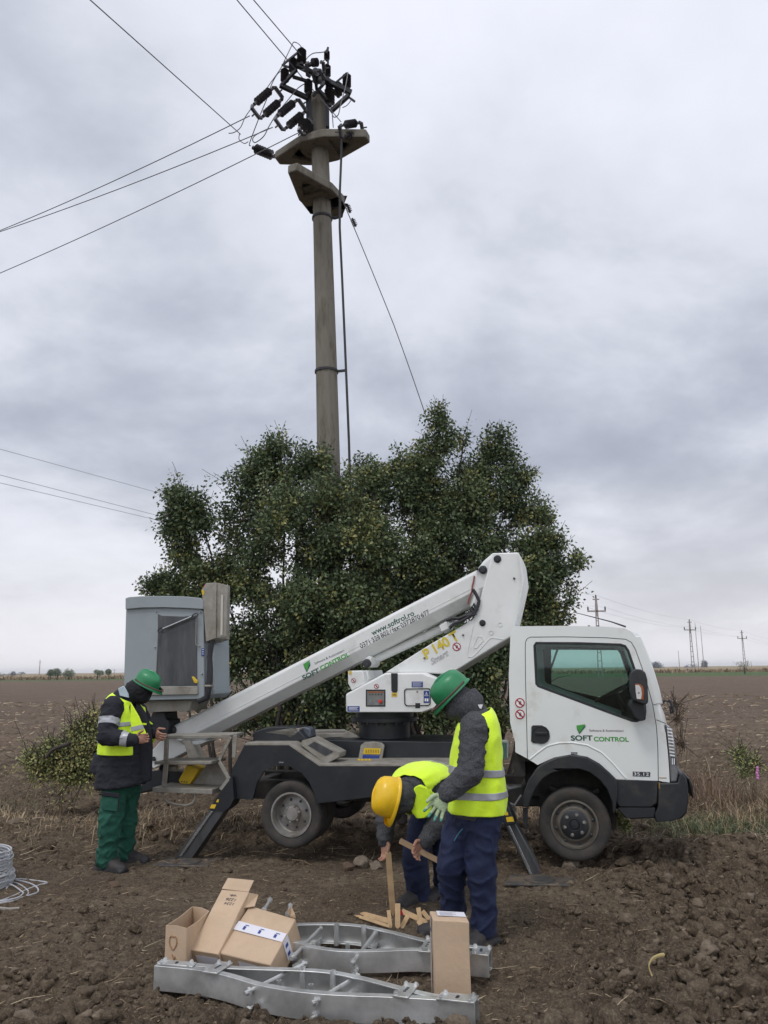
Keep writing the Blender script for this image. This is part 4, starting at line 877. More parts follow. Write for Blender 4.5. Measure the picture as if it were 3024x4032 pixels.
pz('B', [(846, 560), (895, 560), (898, 860), (908, 850), (905, 885), (875, 895), (850, 880)], LB0 + .1, LB0 + .5, 'bucket_side_frame', bucketm, bucket, bevel=.01)
pz('B', [(835, 824), (878, 824), (878, 838), (835, 838)], LB0 - .02, LB0 + .05, 'cable_clamp', alum, bucket)
pz('B', [(440, 928), (760, 922), (735, 995), (470, 1004)], LB0 + .1, LB0 + .5, 'bucket_bracket', alum, bevel=.006)
pz('B', [(495, 1004), (580, 1004), (585, 1050), (603, 1055), (600, 1160), (500, 1160), (480, 1050)], LB0 + .18, LB0 + .45, 'levelling_post', chassis, bevel=.01)
# ---- outriggers
padm = mat('muddy_pad', (.045, .044, .043), .6, var=.3, vs=12, c2=(.12, .09, .062), c2pos=(.44, .6), c2s=9)
def outrigger(v, house, leg, strip, pad_c, la, lb_, stick):
    pz(v, house, la, lb_, 'outrigger_housing', chassis, bevel=.008); lg = pz(v, leg, la + .02, lb_ - .02, 'outrigger_leg', steelp, bevel=.006)
    pz(v, strip, la + .015, la + .005, 'leg_groove', chrome, lg, bevel=.002)
    for s in stick: sticker(v, s, la - .001, yel_s, lg)
    c = atz(v, *pad_c, .02); q = MB(); c.z = max(hz(c.x, c.y), 0) + .012
    q.box(c, (.26, -.03, .0), (.05, .15, 0), (0.002, .0, .010)); q.lathe(c, ZU, [(.0, .0), (.13, .010), (.12, .02), (.0, .03)], 20); q.build('outrigger_pad', padm, truck, bevel=.006)
outrigger('B', [(1018, 1425), (1030, 1570), (1003, 1622), (962, 1655), (868, 1640), (925, 1545), (978, 1475)], [(872, 1640), (965, 1652), (752, 1962), (742, 1975), (690, 1965), (640, 1960), (662, 1928)],
          [(880, 1648), (896, 1650), (690, 1945), (672, 1940)], (730, 1985), -.06, .12, ([(885, 1605), (915, 1605), (905, 1632), (873, 1630)], [(922, 1572), (934, 1572), (928, 1592), (914, 1590)]))
outrigger('D', [(110, 1330), (150, 1380), (190, 1430), (240, 1556), (165, 1572), (120, 1500), (90, 1420)], [(165, 1568), (240, 1555), (345, 1750), (437, 1948), (400, 1960), (352, 1955), (255, 1760)],
          [(182, 1572), (198, 1568), (370, 1935), (352, 1940)], (415, 1990), -.12, .06, ([(170, 1508), (218, 1502), (230, 1538), (178, 1542)], [(157, 1470), (182, 1468), (188, 1492), (163, 1494)]))
# ---- wheels
def wheel(x, l, r=.30, w=.20, dual=False, far=False):
    s = -1 if not far else 1; c = tw(x, l, ZC); ax = TLt * s    # ax points outwards
    rr = .195
    def P(*pr): return [(a, b) for a, b in pr]
    t = MB().lathe(c, ax, P((rr, -w + .01), (r * .93, -w + .005), (r, -w + .03), (r, -.03), (r * .985, -.012), (r * .93, 0), (r * .85, .002), (r * .78, -.003), (rr + .012, -.012), (rr, -.02), (rr, -w + .01)), 64).build('wheel', rubber, truck, smooth=True)
    q = MB()
    # tread grooves
    for k in range(3):
        q.lathe(c, ax, [(r + .0006, -.06 - k * .04), (r + .0012, -.062 - k * .04), (r + .0012, -.066 - k * .04), (r + .0006, -.068 - k * .04)], 48)
    q.build('tread_groove', ink, t)['kind'] = 'stuff'
    q = MB()
    if not dual:
        q.lathe(c, ax, [(rr, -.03), (rr + .004, -.008), (rr - .012, -.006), (rr - .02, -.03), (rr - .03, -.045), (.15, -.035), (.135, -.018), (.12, -.016), (.10, -.02), (0, -.02)], 48)
    else:
        q.lathe(c, ax, [(rr, -.03), (rr + .004, -.006), (rr - .012, -.005), (rr - .018, -.03), (rr - .024, -.09), (rr - .035, -.10), (.08, -.075), (.07, -.05), (.055, -.03), (0, -.028)], 48)
    rim = q.build('rim', rimm if dual else rimf, t, smooth=True)
    u, v_ = TX, ZU; q = MB(); n = 8 if not dual else 8; rad, dep = (.158, -.036) if not dual else (.125, -.086)
    for i in range(n):
        a = 2 * math.pi * (i + .3) / n; p = c + (u * math.cos(a) + v_ * math.sin(a)) * rad + ax * dep; q.ell(p, .013, .013, .006 + .004, M=Matrix((u, v_, ax)).transposed(), n=12, m_=6)
    q.build('vent_holes', ink, t)['kind'] = 'stuff'
    q = MB()
    if not dual and not far:
        q.lathe(c, ax, [(.118, -.018), (.118, -.004), (.11, .002), (.045, .004), (.04, -.002), (.034, .006), (0, .008)], 40)
        q.build('hub_cap', blackp, t, smooth=True); q = MB()
        for i in range(6):
            a = 2 * math.pi * (i + .25) / 6; p = c + (u * math.cos(a) + v_ * math.sin(a)) * .082; q.lathe(p, ax, [(0, .018), (.011, .016), (.013, .002), (.019, .003), (.019, -.002)], 8)
        q.build('wheel_nuts', rimm, t)['kind'] = 'stuff'
    else:
        for i in range(6):
            a = 2 * math.pi * (i + .25) / 6; p = c + (u * math.cos(a) + v_ * math.sin(a)) * .07 + ax * -.06; q.lathe(p, ax, [(0, .03), (.010, .028), (.011, 0)], 8)
        q.build('wheel_nuts', rimm, t)['kind'] = 'stuff'
    return t
wheel(0, .03); wheel(-WB, .05, dual=True); wheel(-WB, .29, dual=True); wheel(0, TW_ - .03, far=True); wheel(-WB, TW_ - .05, far=True, dual=True)
# ---- cab
side_out = [(232, 122), (213, 138), (203, 165), (198, 300), (190, 480), (200, 820), (215, 880), (236, 960), (238, 1035), (330, 1085), (400, 1128), (450, 1104), (520, 1074), (650, 1050), (760, 1068), (850, 1118), (920, 1180), (972, 1232), (1275, 1243), (1358, 1256),
            (1354, 1160), (1347, 1060), (1330, 900), (1300, 790), (1262, 690), (1236, 570), (1198, 440), (1146, 300), (1108, 200), (1080, 160), (1030, 136), (900, 124), (600, 118)]
win = [(388, 238), (700, 240), (1000, 250), (1038, 262), (1062, 298), (1095, 395), (1130, 500), (1178, 640), (1186, 740), (1180, 790), (1120, 814), (1085, 812), (900, 745), (640, 648), (402, 560), (386, 540), (372, 262)]
cabp = pz('D', side_out, 0.0, .05, 'cab', white, holes=[win], bevel=.028, seg=4)
LS = [tl('D', x, y, 0) for x, y in side_out]; LWn = [tl('D', x, y, 0) for x, y in win]
MB().prism([tw(x, TW_ - .05, z) for x, z in LS], TLt * .05, holes=[[tw(x, TW_ - .05, z) for x, z in LWn]]).build('far_door', white, truck)
def loc(v, pts, l=0): return [tl(v, x, y, l) for x, y in pts]
# roof and rear wall as one shell between the two sides
ro = loc('D', [(238, 1035), (236, 960), (215, 880), (200, 820), (190, 480), (198, 300), (203, 165), (213, 138), (232, 122), (600, 118), (900, 124), (1030, 136), (1080, 160), (1108, 200)])
ri = [(x + (.045 if i < 8 else .0) * 1.0 - (.02 if i > 11 else 0), z - (.045 if i > 6 else 0)) for i, (x, z) in enumerate(ro)]
MB().prism([tw(x, .048, z) for x, z in ro + ri[::-1]], TLt * (TW_ - .096)).build('roof_and_back', white, truck, smooth=True)
def frontband(prof, name, m, bul=.09, l0=.02, l1=None, th=.03, parent=truck, n=14, inset=True):
    l1 = l1 or TW_ - .02; rings = []
    for i in range(n + 1):
        t = i / n; f = 1 - abs(2 * t - 1) ** 2.6; l = l0 + (l1 - l0) * t
        o = [tw(x + bul * f, l, z) for x, z in prof]; b = [tw(x + bul * f - th, l, z) for x, z in prof[::-1]]; rings.append(o + b)
    return MB().loft(rings).build(name, m, parent, smooth=True, ang=50)
wsprof = loc('D', [(1100, 190), (1146, 300), (1198, 440), (1236, 570), (1264, 690)])
frontband(wsprof, 'windscreen', glass, th=.006, l0=.10, l1=TW_ - .10)
for l0, l1 in ((.03, .12), (TW_ - .12, TW_ - .03)):
    MB().prism([tw(x + .055, l0, z) for x, z in wsprof] + [tw(x - .05, l0, z) for x, z in wsprof[::-1]], TLt * (l1 - l0)).build('windscreen_pillar', white, truck, bevel=.01)
frontband(loc('D', [(1262, 690), (1300, 775), (1330, 900), (1347, 1060), (1356, 1160), (1360, 1256)]), 'front_panel', white, bul=.075, th=.06)
frontband(loc('D', [(1086, 162), (1104, 180), (1112, 200)]), 'windscreen_header', white, bul=.09, th=.05)
bp_ = loc('D', [(1352, 1252), (1420, 1180), (1455, 1185), (1492, 1220), (1510, 1290), (1512, 1400), (1500, 1480), (1470, 1512), (1400, 1525)])
# bumper wraps round: corner block and curved beam
pz('D', [(1278, 1260), (1415, 1258), (1432, 1190), (1455, 1190), (1480, 1225), (1492, 1290), (1496, 1400), (1482, 1480), (1450, 1515), (1380, 1535), (1256, 1545), (1250, 1480), (1268, 1450), (1276, 1420)], -.012, .30, 'bumper', blackp, bevel=.05, seg=5)
frontband(loc('D', [(1412, 1196), (1438, 1202), (1462, 1240), (1474, 1300), (1478, 1400), (1466, 1480), (1430, 1515)]), 'bumper_beam', blackp, bul=.05, l0=.05, th=.12)
pz('D', [(1490, 1225), (1502, 1225), (1528, 1290), (1532, 1368), (1524, 1370), (1512, 1300)], .5, 1.0, 'number_plate_holder', blackp, bevel=.004)
pz('D', [(972, 1234), (1276, 1245), (1270, 1405), (1240, 1432), (985, 1430), (968, 1400), (962, 1330)], -.004, .10, 'door_skirt', blackp, bevel=.012)
pz('D', [(975, 1438), (1255, 1436), (1250, 1515), (1080, 1522), (1035, 1512), (998, 1475)], .0, .16, 'entry_step', blackp, bevel=.02)
fo = [(288, 1430), (292, 1370), (305, 1310), (335, 1235), (395, 1150), (450, 1110), (520, 1080), (650, 1055), (760, 1073), (850, 1125), (920, 1185), (975, 1240), (985, 1330), (970, 1420), (962, 1480)]
fi = [(945, 1480), (940, 1400), (905, 1310), (850, 1238), (780, 1185), (700, 1158), (600, 1160), (500, 1190), (435, 1232), (385, 1300), (355, 1370), (335, 1440)]
pz('D', fo + fi, -.035, .10, 'front_fender', blackp, bevel=.014, seg=3)
pz('D', [(290, 1440), (330, 1440), (325, 1590), (300, 1592)], .0, .02, 'mud_flap', blackp, bevel=.003)
# dark wheelhouse and underside of the cab
fl = loc('D', fi[:1] + [(960, 1300), (900, 1190), (760, 1120), (500, 1110), (350, 1160), (300, 1090)] )
q = MB(); z_ = tl('D', 600, 1130, 0)[1]; boxl(-.42, .62, .30, TW_ - .3, z_ - .30, z_ + .03, q); boxl(-.5, -.40, .1, TW_ - .1, z_ - .1, z_ + .1, q); boxl(.42, .86, .11, TW_ - .1, .50, .80, q); boxl(-.3, .35, .30, .42, .36, z_ - .2, q)
q.ell(tw(.05, .34, .62), .10, .06, .12); q.tube([tw(-.2, .2, .72), tw(.0, .22, .60), tw(.22, .2, .70)], .02, 8); q.build('wheelhouse', under, truck)
q = MB(); boxl(-.44, .60, .055, TW_ - .055, z_ + .02, z_ + .06, q); q.build('cab_floor', under, truck)
# interior
inter = mat('dark_interior', (.012, .013, .014), .85)
q = MB(); za = tl('D', 640, 650)[1]
for l0 in (.15, .70, 1.2):
    boxl(-.28, .22, l0, l0 + .5, z_ + .06, z_ + .30, q); q.prism([tw(-.36, l0, z_ + .2), tw(-.22, l0, z_ + .2), tw(-.30, l0, za - .02), tw(-.40, l0, za - .02)], TLt * .48)
q.build('seats', inter, truck, bevel=.03)['kind'] = 'stuff'
q = MB(); q.prism([tw(x, .055, z) for x, z in ((.52, z_), (.76, z_ - .1), (.74, za - .22), (.66, za - .02), (.58, za - .06), (.50, za - .24))], TLt * (TW_ - .11)); q.build('dashboard', inter, truck, bevel=.02)
# steering wheel on the far side (left-hand drive)
sc_ = tw(.44, 1.42, za + .02); ax_ = (TX * -.45 + ZU * .9).normalized(); u = TLt; w = ax_.cross(u); pts = [sc_ + (u * math.cos(a) + w * math.sin(a)) * .21 for a in (i * math.pi / 14 for i in range(29))]
q = MB().tube(pts, .014, 8); 
for a in (0, 2.1, 4.2): q.tube([sc_, sc_ + (u * math.cos(a) + w * math.sin(a)) * .21], .011, 6)
q.tube([sc_, sc_ - ax_ * .3], .03, 8); q.build('steering_wheel', inter, truck, smooth=True)
MB().prism([tw(x, .022, z) for x, z in LWn], TLt * .005).build('side_window', glass, truck); MB().prism([tw(x, TW_ - .03, z) for x, z in LWn], TLt * .005).build('side_window', glass, truck)
def inset_poly(pts, d):
    c = Vector((sum(p[0] for p in pts) / len(pts), sum(p[1] for p in pts) / len(pts))); n = len(pts); out = []
    for i in range(n):
        a, b, e_ = Vector(pts[i - 1]), Vector(pts[i]), Vector(pts[(i + 1) % n]); t1 = (b - a).normalized(); t2 = (e_ - b).normalized(); n1 = Vector((-t1.y, t1.x)); n2 = Vector((-t2.y, t2.x)); m_ = (n1 + n2).normalized()
        out.append((b.x + m_.x * d, b.y + m_.y * d))
    return out
i1, i2 = inset_poly(win, -4), inset_poly(win, 14)
MB().prism(tps('D', i1, -.002), TLt * .02, holes=[tps('D', i2, -.002)]).build('window_seal', blackp, cabp, bevel=.002)
lt_ = TW_ - .058; ins = [(497, 292), (700, 292), (1000, 296), (1040, 304), (1062, 335), (1090, 410), (1078, 480), (1010, 600), (860, 640), (620, 585), (500, 540)]
MB().prism([tw(x, lt_, z) for x, z in [tl('D', *p) for p in i1]], TLt * .004, holes=[[tw(x, lt_, z) for x, z in [tl('D', *p, lt_) for p in ins]]]).build('inner_door_trim', inter, truck)
seam = mat('panel_gap', (.03, .033, .035), .8, var=0)
def seamline(pts, r=.0032, v='D'): return MB().tube(tps(v, pts, .0005), r, 6).build('panel_gap', seam, cabp)
seamline([(326, 1085), (320, 800), (312, 500), (310, 300), (312, 235), (325, 210), (350, 200), (600, 198), (900, 205), (1040, 216), (1080, 238), (1110, 290), (1160, 430), (1200, 560), (1235, 690), (1262, 850), (1272, 1000), (1276, 1243)])
seamline([(1262, 800), (1330, 828)]); seamline([(1240, 690), (1262, 692)])
sw = MB().tube(tps('D', [(345, 1085), (400, 1040), (470, 990), (560, 968), (650, 966), (760, 985), (860, 1035), (940, 1110), (1000, 1180), (1040, 1225)], .004), .010, 8).build('arch_crease', white, cabp, smooth=True)
# handle
hd = pz('D', [(355, 850), (365, 840), (430, 840), (462, 855), (482, 880), (488, 910), (478, 945), (450, 966), (420, 972), (368, 970), (352, 955)], -.001, -.008, 'door_handle', blackp, bevel=.002)
MB().lathe(tp('D', 424, 912, -.008), -TLt, [(.075, .0), (.072, .004), (.066, -.002)], 24).build('handle_ring', blackp, hd); pz('D', [(382, 888), (470, 888), (470, 912), (382, 908)], -.009, -.022, 'handle_grip', blackp, hd, bevel=.004)
# mirror
mr = pz('D', [(1066, 480), (1080, 448), (1110, 432), (1150, 434), (1182, 455), (1198, 510), (1204, 670), (1190, 690), (1150, 684), (1085, 655), (1070, 600)], -.24, -.10, 'mirror', blackp, bevel=.02, seg=3)
pz('D', [(1080, 655), (1180, 690), (1186, 800), (1150, 812), (1110, 790), (1060, 700)], -.16, .03, 'mirror_arm', blackp, mr, bevel=.01)
pz('D', [(1108, 540), (1140, 540), (1165, 560), (1172, 600), (1168, 656), (1120, 652), (1112, 600)], -.241, -.25, 'indicator_lens', orange_m, mr, bevel=.003); pz('D', [(1109, 548), (1134, 548), (1150, 570), (1156, 610), (1150, 650), (1120, 648), (1112, 600)], -.251, -.254, 'clear_lens', mat('lens_white', (.6, .6, .58), .2), mr, bevel=0)
sticker('D', circ(1134, 605, 7, 10), -.2545, lens_m, mr, 'bulb')
# headlamp with ribbed look
hl = pz('D', [(1334, 836), (1355, 842), (1382, 900), (1400, 1000), (1412, 1100), (1420, 1190), (1410, 1250), (1366, 1256), (1362, 1160), (1354, 1040)], -.006, .14, 'headlamp', lens_m, bevel=.012)
for i in range(9): y = 860 + i * 24; x0 = 1340 + i * 2.4; sticker('D', [(x0, y), (x0 + 36, y + 6), (x0 + 37, y + 15), (x0 + 1, y + 9)], -.0075, wht_s, hl, 'lamp_rib')
sticker('D', [(1366, 1070), (1405, 1075), (1408, 1130), (1368, 1125)], -.0075, ink, hl, 'lamp_recess')
for x in (1374, 1388): sticker('D', rect(x, 1080, x + 7, 1125), -.0095, wht_s, hl, 'lamp_bar')
# wiper arm stack and front mirror
q = MB(); q.tube([tp('D', x, y, .15) for x, y in ((1300, 690), (1322, 662), (1345, 668), (1360, 660))], .008, 6); q.tube([tp('D', x, y, .2) for x, y in ((1360, 664), (1375, 700), (1384, 740), (1366, 760), (1362, 700))], .010, 6); q.build('wiper_pivot', blackp, truck)
MB().tube([tp('W', 1352, 1354, .9), tp('W', 1320, 1343, .9), tp('W', 1238, 1322, .9)], [.009, .006, .003], 6).build('antenna', cable_m, truck)
q = MB()
for x in (390, 448, 772, 838): q.ell(tp('D', x, 121, .05), .012, .012, .008)
q.build('roof_studs', blackp, truck)['kind'] = 'stuff'
logo('D', (642, 950), (800, 950), (808, 955), (1062, 958), (776, 886), (1024, 888), ([(680, 842), (746, 832), (702, 895)], [(682, 852), (750, 840), (702, 900)], [(684, 866), (748, 850), (702, 904)]), -.002, cabp)
sticker('D', [(1090, 1176), (1218, 1180), (1216, 1214), (1090, 1210)], -.001, ink, cabp, 'number_badge'); textmesh('badge_number', '35.12', 'D', (1098, 1204), (1208, 1207), -.003, wht_s, cabp, hscale=.62, word=1)
sticker('D', [(642, 1035), (688, 1036), (688, 1051), (642, 1050)], -.001, ink, cabp, 'pressure_badge'); textmesh('pressure_text', '4.5 bar', 'D', (647, 1047), (684, 1048), -.003, wht_s, cabp, hscale=.9)
sticker('B', [(1322, 1322), (1358, 1322), (1358, 1336), (1322, 1336)], -.001, ink, truck, 'pressure_badge'); textmesh('pressure_text', '3.75 bar', 'B', (1326, 1333), (1355, 1333), -.003, wht_s, truck, hscale=.9)
prohib('D', 271, 677, 35, -.001, cabp); prohib('D', 272, 760, 35, -.001, cabp)
q = MB().tube(tps('D', [(1280, 1220), (1300, 1222), (1335, 1222)], -.001), .003, 6); q.tube(tps('D', [(1283, 1255), (1284, 1300)], -.014), .006, 6); q.build('rust_mark', mat('rust', (.28, .17, .06), .8), truck)
# small lamp between cab and deck
lam = pz('C', [(1218, 1288), (1262, 1288), (1270, 1300), (1268, 1405), (1225, 1412)], .02, .10, 'side_box', mat('box_grey', (.22, .23, .20), .5), bevel=.008); sticker('C', [(1224, 1300), (1256, 1303), (1256, 1398), (1224, 1398)], .018, mat('greenish_glass', (.06, .12, .11), .2), lam, 'box_window')
# ================================================================ PEOPLE
hiviz = mat('hi_vis_yellow', (.68, .95, .02), .6, var=.06, vs=9, bump=.35, bs=14, sheen=.2)
reflect = mat('reflective_tape', (.36, .37, .39), .4, .2, var=.12, vs=25)
navy_coat = mat('navy_coat', (.009, .010, .016), .85, var=.3, vs=12, bump=.4, bs=18)
grey_knit = mat('charcoal_fleece', (.050, .052, .057), .95, var=.6, vs=110, bump=.25, bs=160, detail=2)
navy_tr = mat('navy_trousers', (.007, .013, .045), .85, var=.25, vs=8, bump=.5, bs=14)
green_tr = mat('green_work_trousers', (.008, .075, .048), .85, var=.25, vs=9, bump=.5, bs=14)
boot_m = mat('dusty_boots', (.022, .021, .023), .7, var=.3, vs=20, c2=(.055, .045, .036), c2pos=(.52, .78), c2s=9)
skin = mat('skin', (.36, .19, .13), .55, var=.12, vs=18)
black_knit = mat('black_knit', (.010, .010, .013), .9, var=.3, vs=60, bump=.3, bs=90)
glove_m = mat('pale_green_glove', (.33, .42, .25), .85, var=.15, vs=40, bump=.4, bs=90); glove_t = mat('teal_glove_rubber', (.06, .22, .17), .55, var=.15, vs=30)
hgreen = mat('green_helmet', (.014, .19, .07), .42, var=.16, vs=16, coat=.08, c2=(.05, .16, .08), c2pos=(.58, .8), c2s=9); hyel = mat('yellow_helmet', (.78, .48, .01), .42, var=.1, vs=12, coat=.08, c2=(.55, .36, .04), c2pos=(.56, .8), c2s=9)
patch_m = mat('pale_blue_patch', (.45, .55, .60), .7)
strap_m = mat('brown_strap', (.10, .05, .045), .7)

def eval_mesh(me, vox, sm):
    o = bpy.data.objects.new('tmp', me); col.objects.link(o)
    r = o.modifiers.new('r', 'REMESH'); r.mode = 'VOXEL'; r.voxel_size = vox
    s = o.modifiers.new('s', 'SMOOTH'); s.factor = .5; s.iterations = sm
    bpy.context.view_layer.update(); m2 = bpy.data.meshes.new_from_object(o.evaluated_get(bpy.context.evaluated_depsgraph_get())); bpy.data.objects.remove(o); bpy.data.meshes.remove(me); return m2
def wrinkle(me, amp, sc, seed=0, stretch=(1, 1, 1)):
    off = Vector((seed * 3.1, seed * 1.7, seed)); ns = [v.normal.copy() for v in me.vertices]
    for v, n in zip(me.vertices, ns):
        p = Vector((v.co.x * stretch[0], v.co.y * stretch[1], v.co.z * stretch[2])) * sc + off
        a = mnoise.noise(p); b = mnoise.noise(p * 2.3 + off)
        c_ = mnoise.noise(p * 1.7 - off); v.co += n * amp * ((1 - 2 * abs(a)) * .6 + b * .4 + (max(0, 1 - 3.2 * abs(c_)) ** 2) * .75 - .3)
def organic(name, q, m, parent, vox=.011, sm=5, amp=.004, sc=9, seed=0, extra=None, stretch=(1, 1, 1.6), mats=None, matfn=None):
    me = eval_mesh(q.mesh(name), vox, sm)
    if amp: wrinkle(me, amp, sc, seed, stretch)
    if extra:
        bm = bmesh.new(); bm.from_mesh(me)
        for x in extra: bm.from_mesh(x)
        bm.to_mesh(me); bm.free()
    me.materials.clear()
    for k in (mats or [m]): me.materials.append(k)
    if matfn:
        for p in me.polygons: p.material_index = matfn(p.center)
    me.polygons.foreach_set('use_smooth', [True] * len(me.polygons))
    return link_mesh(name, me, parent)
def limb(q, pts, rad, n=16):
    """rounded, tapered limb through joints"""
    P = [Vector(p) for p in pts]; out = []; ro = []
    for i in range(len(P) - 1):
        for k in range(5):
            t = k / 5; out.append(P[i].lerp(P[i + 1], t)); s = t * t * (3 - 2 * t); ro.append(rad[i] + (rad[i + 1] - rad[i]) * s)
    out.append(P[-1]); ro.append(rad[-1]); q.tube(out, ro, n)
    for p, r in zip(P, rad): q.ell(p, r * .99)
    return q
class Torso:
    """rings: (centre, half width to the side, half depth); side and front vectors"""
    def __init__(s, rings, side, front=None):
        s.r = rings; s.S = side.normalized(); s.front = front
    def at(s, t):
        n = len(s.r) - 1; x = min(max(t, 0), 1) * n; i = min(int(x), n - 1); f = x - i
        def cr(a, b, c, d, f): return .5 * ((2 * b) + (c - a) * f + (2 * a - 5 * b + 4 * c - d) * f * f + (3 * b - a - 3 * c + d) * f ** 3)
        g = lambda k: s.r[min(max(k, 0), n)]
        A, B, C_, D_ = g(i - 1), g(i), g(i + 1), g(i + 2)
        c = cr(A[0], B[0], C_[0], D_[0], f); hs = cr(A[1], B[1], C_[1], D_[1], f); hd = cr(A[2], B[2], C_[2], D_[2], f)
        return c, hs, hd
    def frame(s, t):
        a = s.at(min(t + .03, 1))[0] - s.at(max(t - .03, 0))[0]; a.normalize(); S = (s.S - a * s.S.dot(a)).normalized(); D = S.cross(a)
        if s.front is not None and D.dot(s.front) < 0: D = -D
        return a, S, D
    def pt(s, t, phi, off=0.0, pw=2.4):
        c, hs, hd = s.at(t); a, S, D = s.frame(t); cs, sn = math.cos(phi), math.sin(phi)
        k = (abs(cs) ** pw + abs(sn) ** pw) ** (-1 / pw)
        return c + S * (hs + off) * sn * k + D * (hd + off) * cs * k
    def solid(s, q, off=0.0, n=28, m_=16, t0=0, t1=1):
        q.loft([[s.pt(t0 + (t1 - t0) * i / m_, 2 * math.pi * j / n, off) for j in range(n)] for i in range(m_ + 1)]); return q
    def shell(s, name, m, parent, off, t0, t1, keep=None, n=96, m_=60, thick=.004, amp=.006, sc=7, seed=0, flare=None):
        vs = []; 
        for i in range(m_ + 1):
            t = t0 + (t1 - t0) * i / m_
            for j in range(n):
                phi = 2 * math.pi * j / n - math.pi; o = off + (flare(t, phi) if flare else 0); p = s.pt(t, phi, o); c = s.at(t)[0]; d = (p - c).normalized()
                a = mnoise.noise(Vector((phi * 3.2, t * 3.0, seed))) ; b = mnoise.noise(p * sc + Vector((seed, 0, 0)))
                vs.append(p + d * amp * (a * .9 + (1 - 2 * abs(b)) * .6))
        fs = []
        for i in range(m_):
            t = t0 + (t1 - t0) * (i + .5) / m_
            for j in range(n):
                phi = 2 * math.pi * (j + .5) / n - math.pi
                if keep and not keep(t, phi): continue
                a, b = i * n + j, i * n + (j + 1) % n; fs.append((a, b, b + n, a + n))
        q = MB().add(vs, fs); me = q.mesh(name); bm = bmesh.new(); bm.from_mesh(me); bmesh.ops.delete(bm, geom=[v for v in bm.verts if not v.link_faces], context='VERTS')
        for _ in range(3): bmesh.ops.smooth_vert(bm, verts=[v for v in bm.verts if v.is_boundary], factor=.5, use_axis_x=True, use_axis_y=True, use_axis_z=True)
        bm.to_mesh(me); bm.free()
        me.materials.append(m); o = link_mesh(name, me, parent); sd_ = o.modifiers.new('thick', 'SOLIDIFY'); sd_.thickness = thick; sd_.offset = 1 if False else 0
        me.polygons.foreach_set('use_smooth', [True] * len(me.polygons)); return o
def hand_mesh(wrist, d, side, curl=.5, spread=.12, s=1.0, thumb=1, fat=1.0, curls=None):
    """d: direction of the fingers, side: towards the thumb; palm faces d x side * thumb"""
    d = d.normalized(); side = (side - d * side.dot(d)).normalized(); nrm = d.cross(side) * thumb; q = MB()
    ring = []
    for t, w, h in ((-.02, .026, .02), (.0, .028, .019), (.03, .036, .017), (.06, .042, .016), (.088, .042, .013)):
        c = wrist + d * t * s; ring.append([c + side * w * s * fat * math.cos(a) + nrm * h * s * fat * math.sin(a) for a in (2 * math.pi * j / 14 for j in range(14))])
    q.loft(ring)
    L = (.072, .080, .075, .060)
    for i in range(4):
        o = (1.5 - i) / 1.5; b = wrist + d * (.082 - abs(o + .2) * .004) * s + side * (o * .031) * s * fat
        c = (curls[i] if curls else curl); dd = (d + side * o * spread).normalized(); pts = [b]; ang = 0
        for k, f in enumerate((.45, .32, .23)):
            ang += c * (.55, .8, .6)[k]; v = dd * math.cos(ang) + nrm * math.sin(ang); pts.append(pts[-1] + v * L[i] * f * s)
        limb(q, pts, [.0092 * s * fat, .0086 * s * fat, .0078 * s * fat, .0066 * s * fat], 10)
    b = wrist + d * .022 * s + side * .026 * s; v1 = (d * .65 + side * .75 + nrm * .25).normalized(); v2 = (d * .9 + side * .3 + nrm * (.3 + curl * .5)).normalized()
    p1 = b + v1 * .038 * s; p2 = p1 + v2 * .032 * s; limb(q, [b, p1, p2, p2 + (v2 + nrm * .3 * curl).normalized() * .022 * s], [.013 * s * fat, .0115 * s * fat, .010 * s * fat, .008 * s * fat], 10)
    return eval_mesh(q.mesh('hand'), .0035, 3)
def head_prims(q, c, upv, face):
    upv = upv.normalized(); face = (face - upv * face.dot(upv)).normalized(); sd_ = upv.cross(face)
    M = Matrix((sd_, face, upv)).transposed()
    q.ell(c + upv * .02, .075, .092, .10, M=M, n=24, m_=16); q.ell(c + face * .025 - upv * .055, .055, .06, .06, M=M)
    q.loft([[c + face * (.085 + a) + sd_ * (w * math.cos(t)) + upv * (h + .012 * math.sin(t)) for t in (2 * math.pi * j / 8 for j in range(8))] for a, w, h in ((-.02, .014, -.01), (.012, .012, -.022), (.022, .006, -.028))])
    for s_ in (-1, 1):
        q.ell(c + sd_ * s_ * .077 - upv * .01, .01, .018, .03, M=M); q.ell(c + face * .075 + sd_ * s_ * .03 + upv * .012, .013, .01, .008, M=M)
    q.ell(c + face * .075 - upv * .058, .024, .012, .009, M=M)
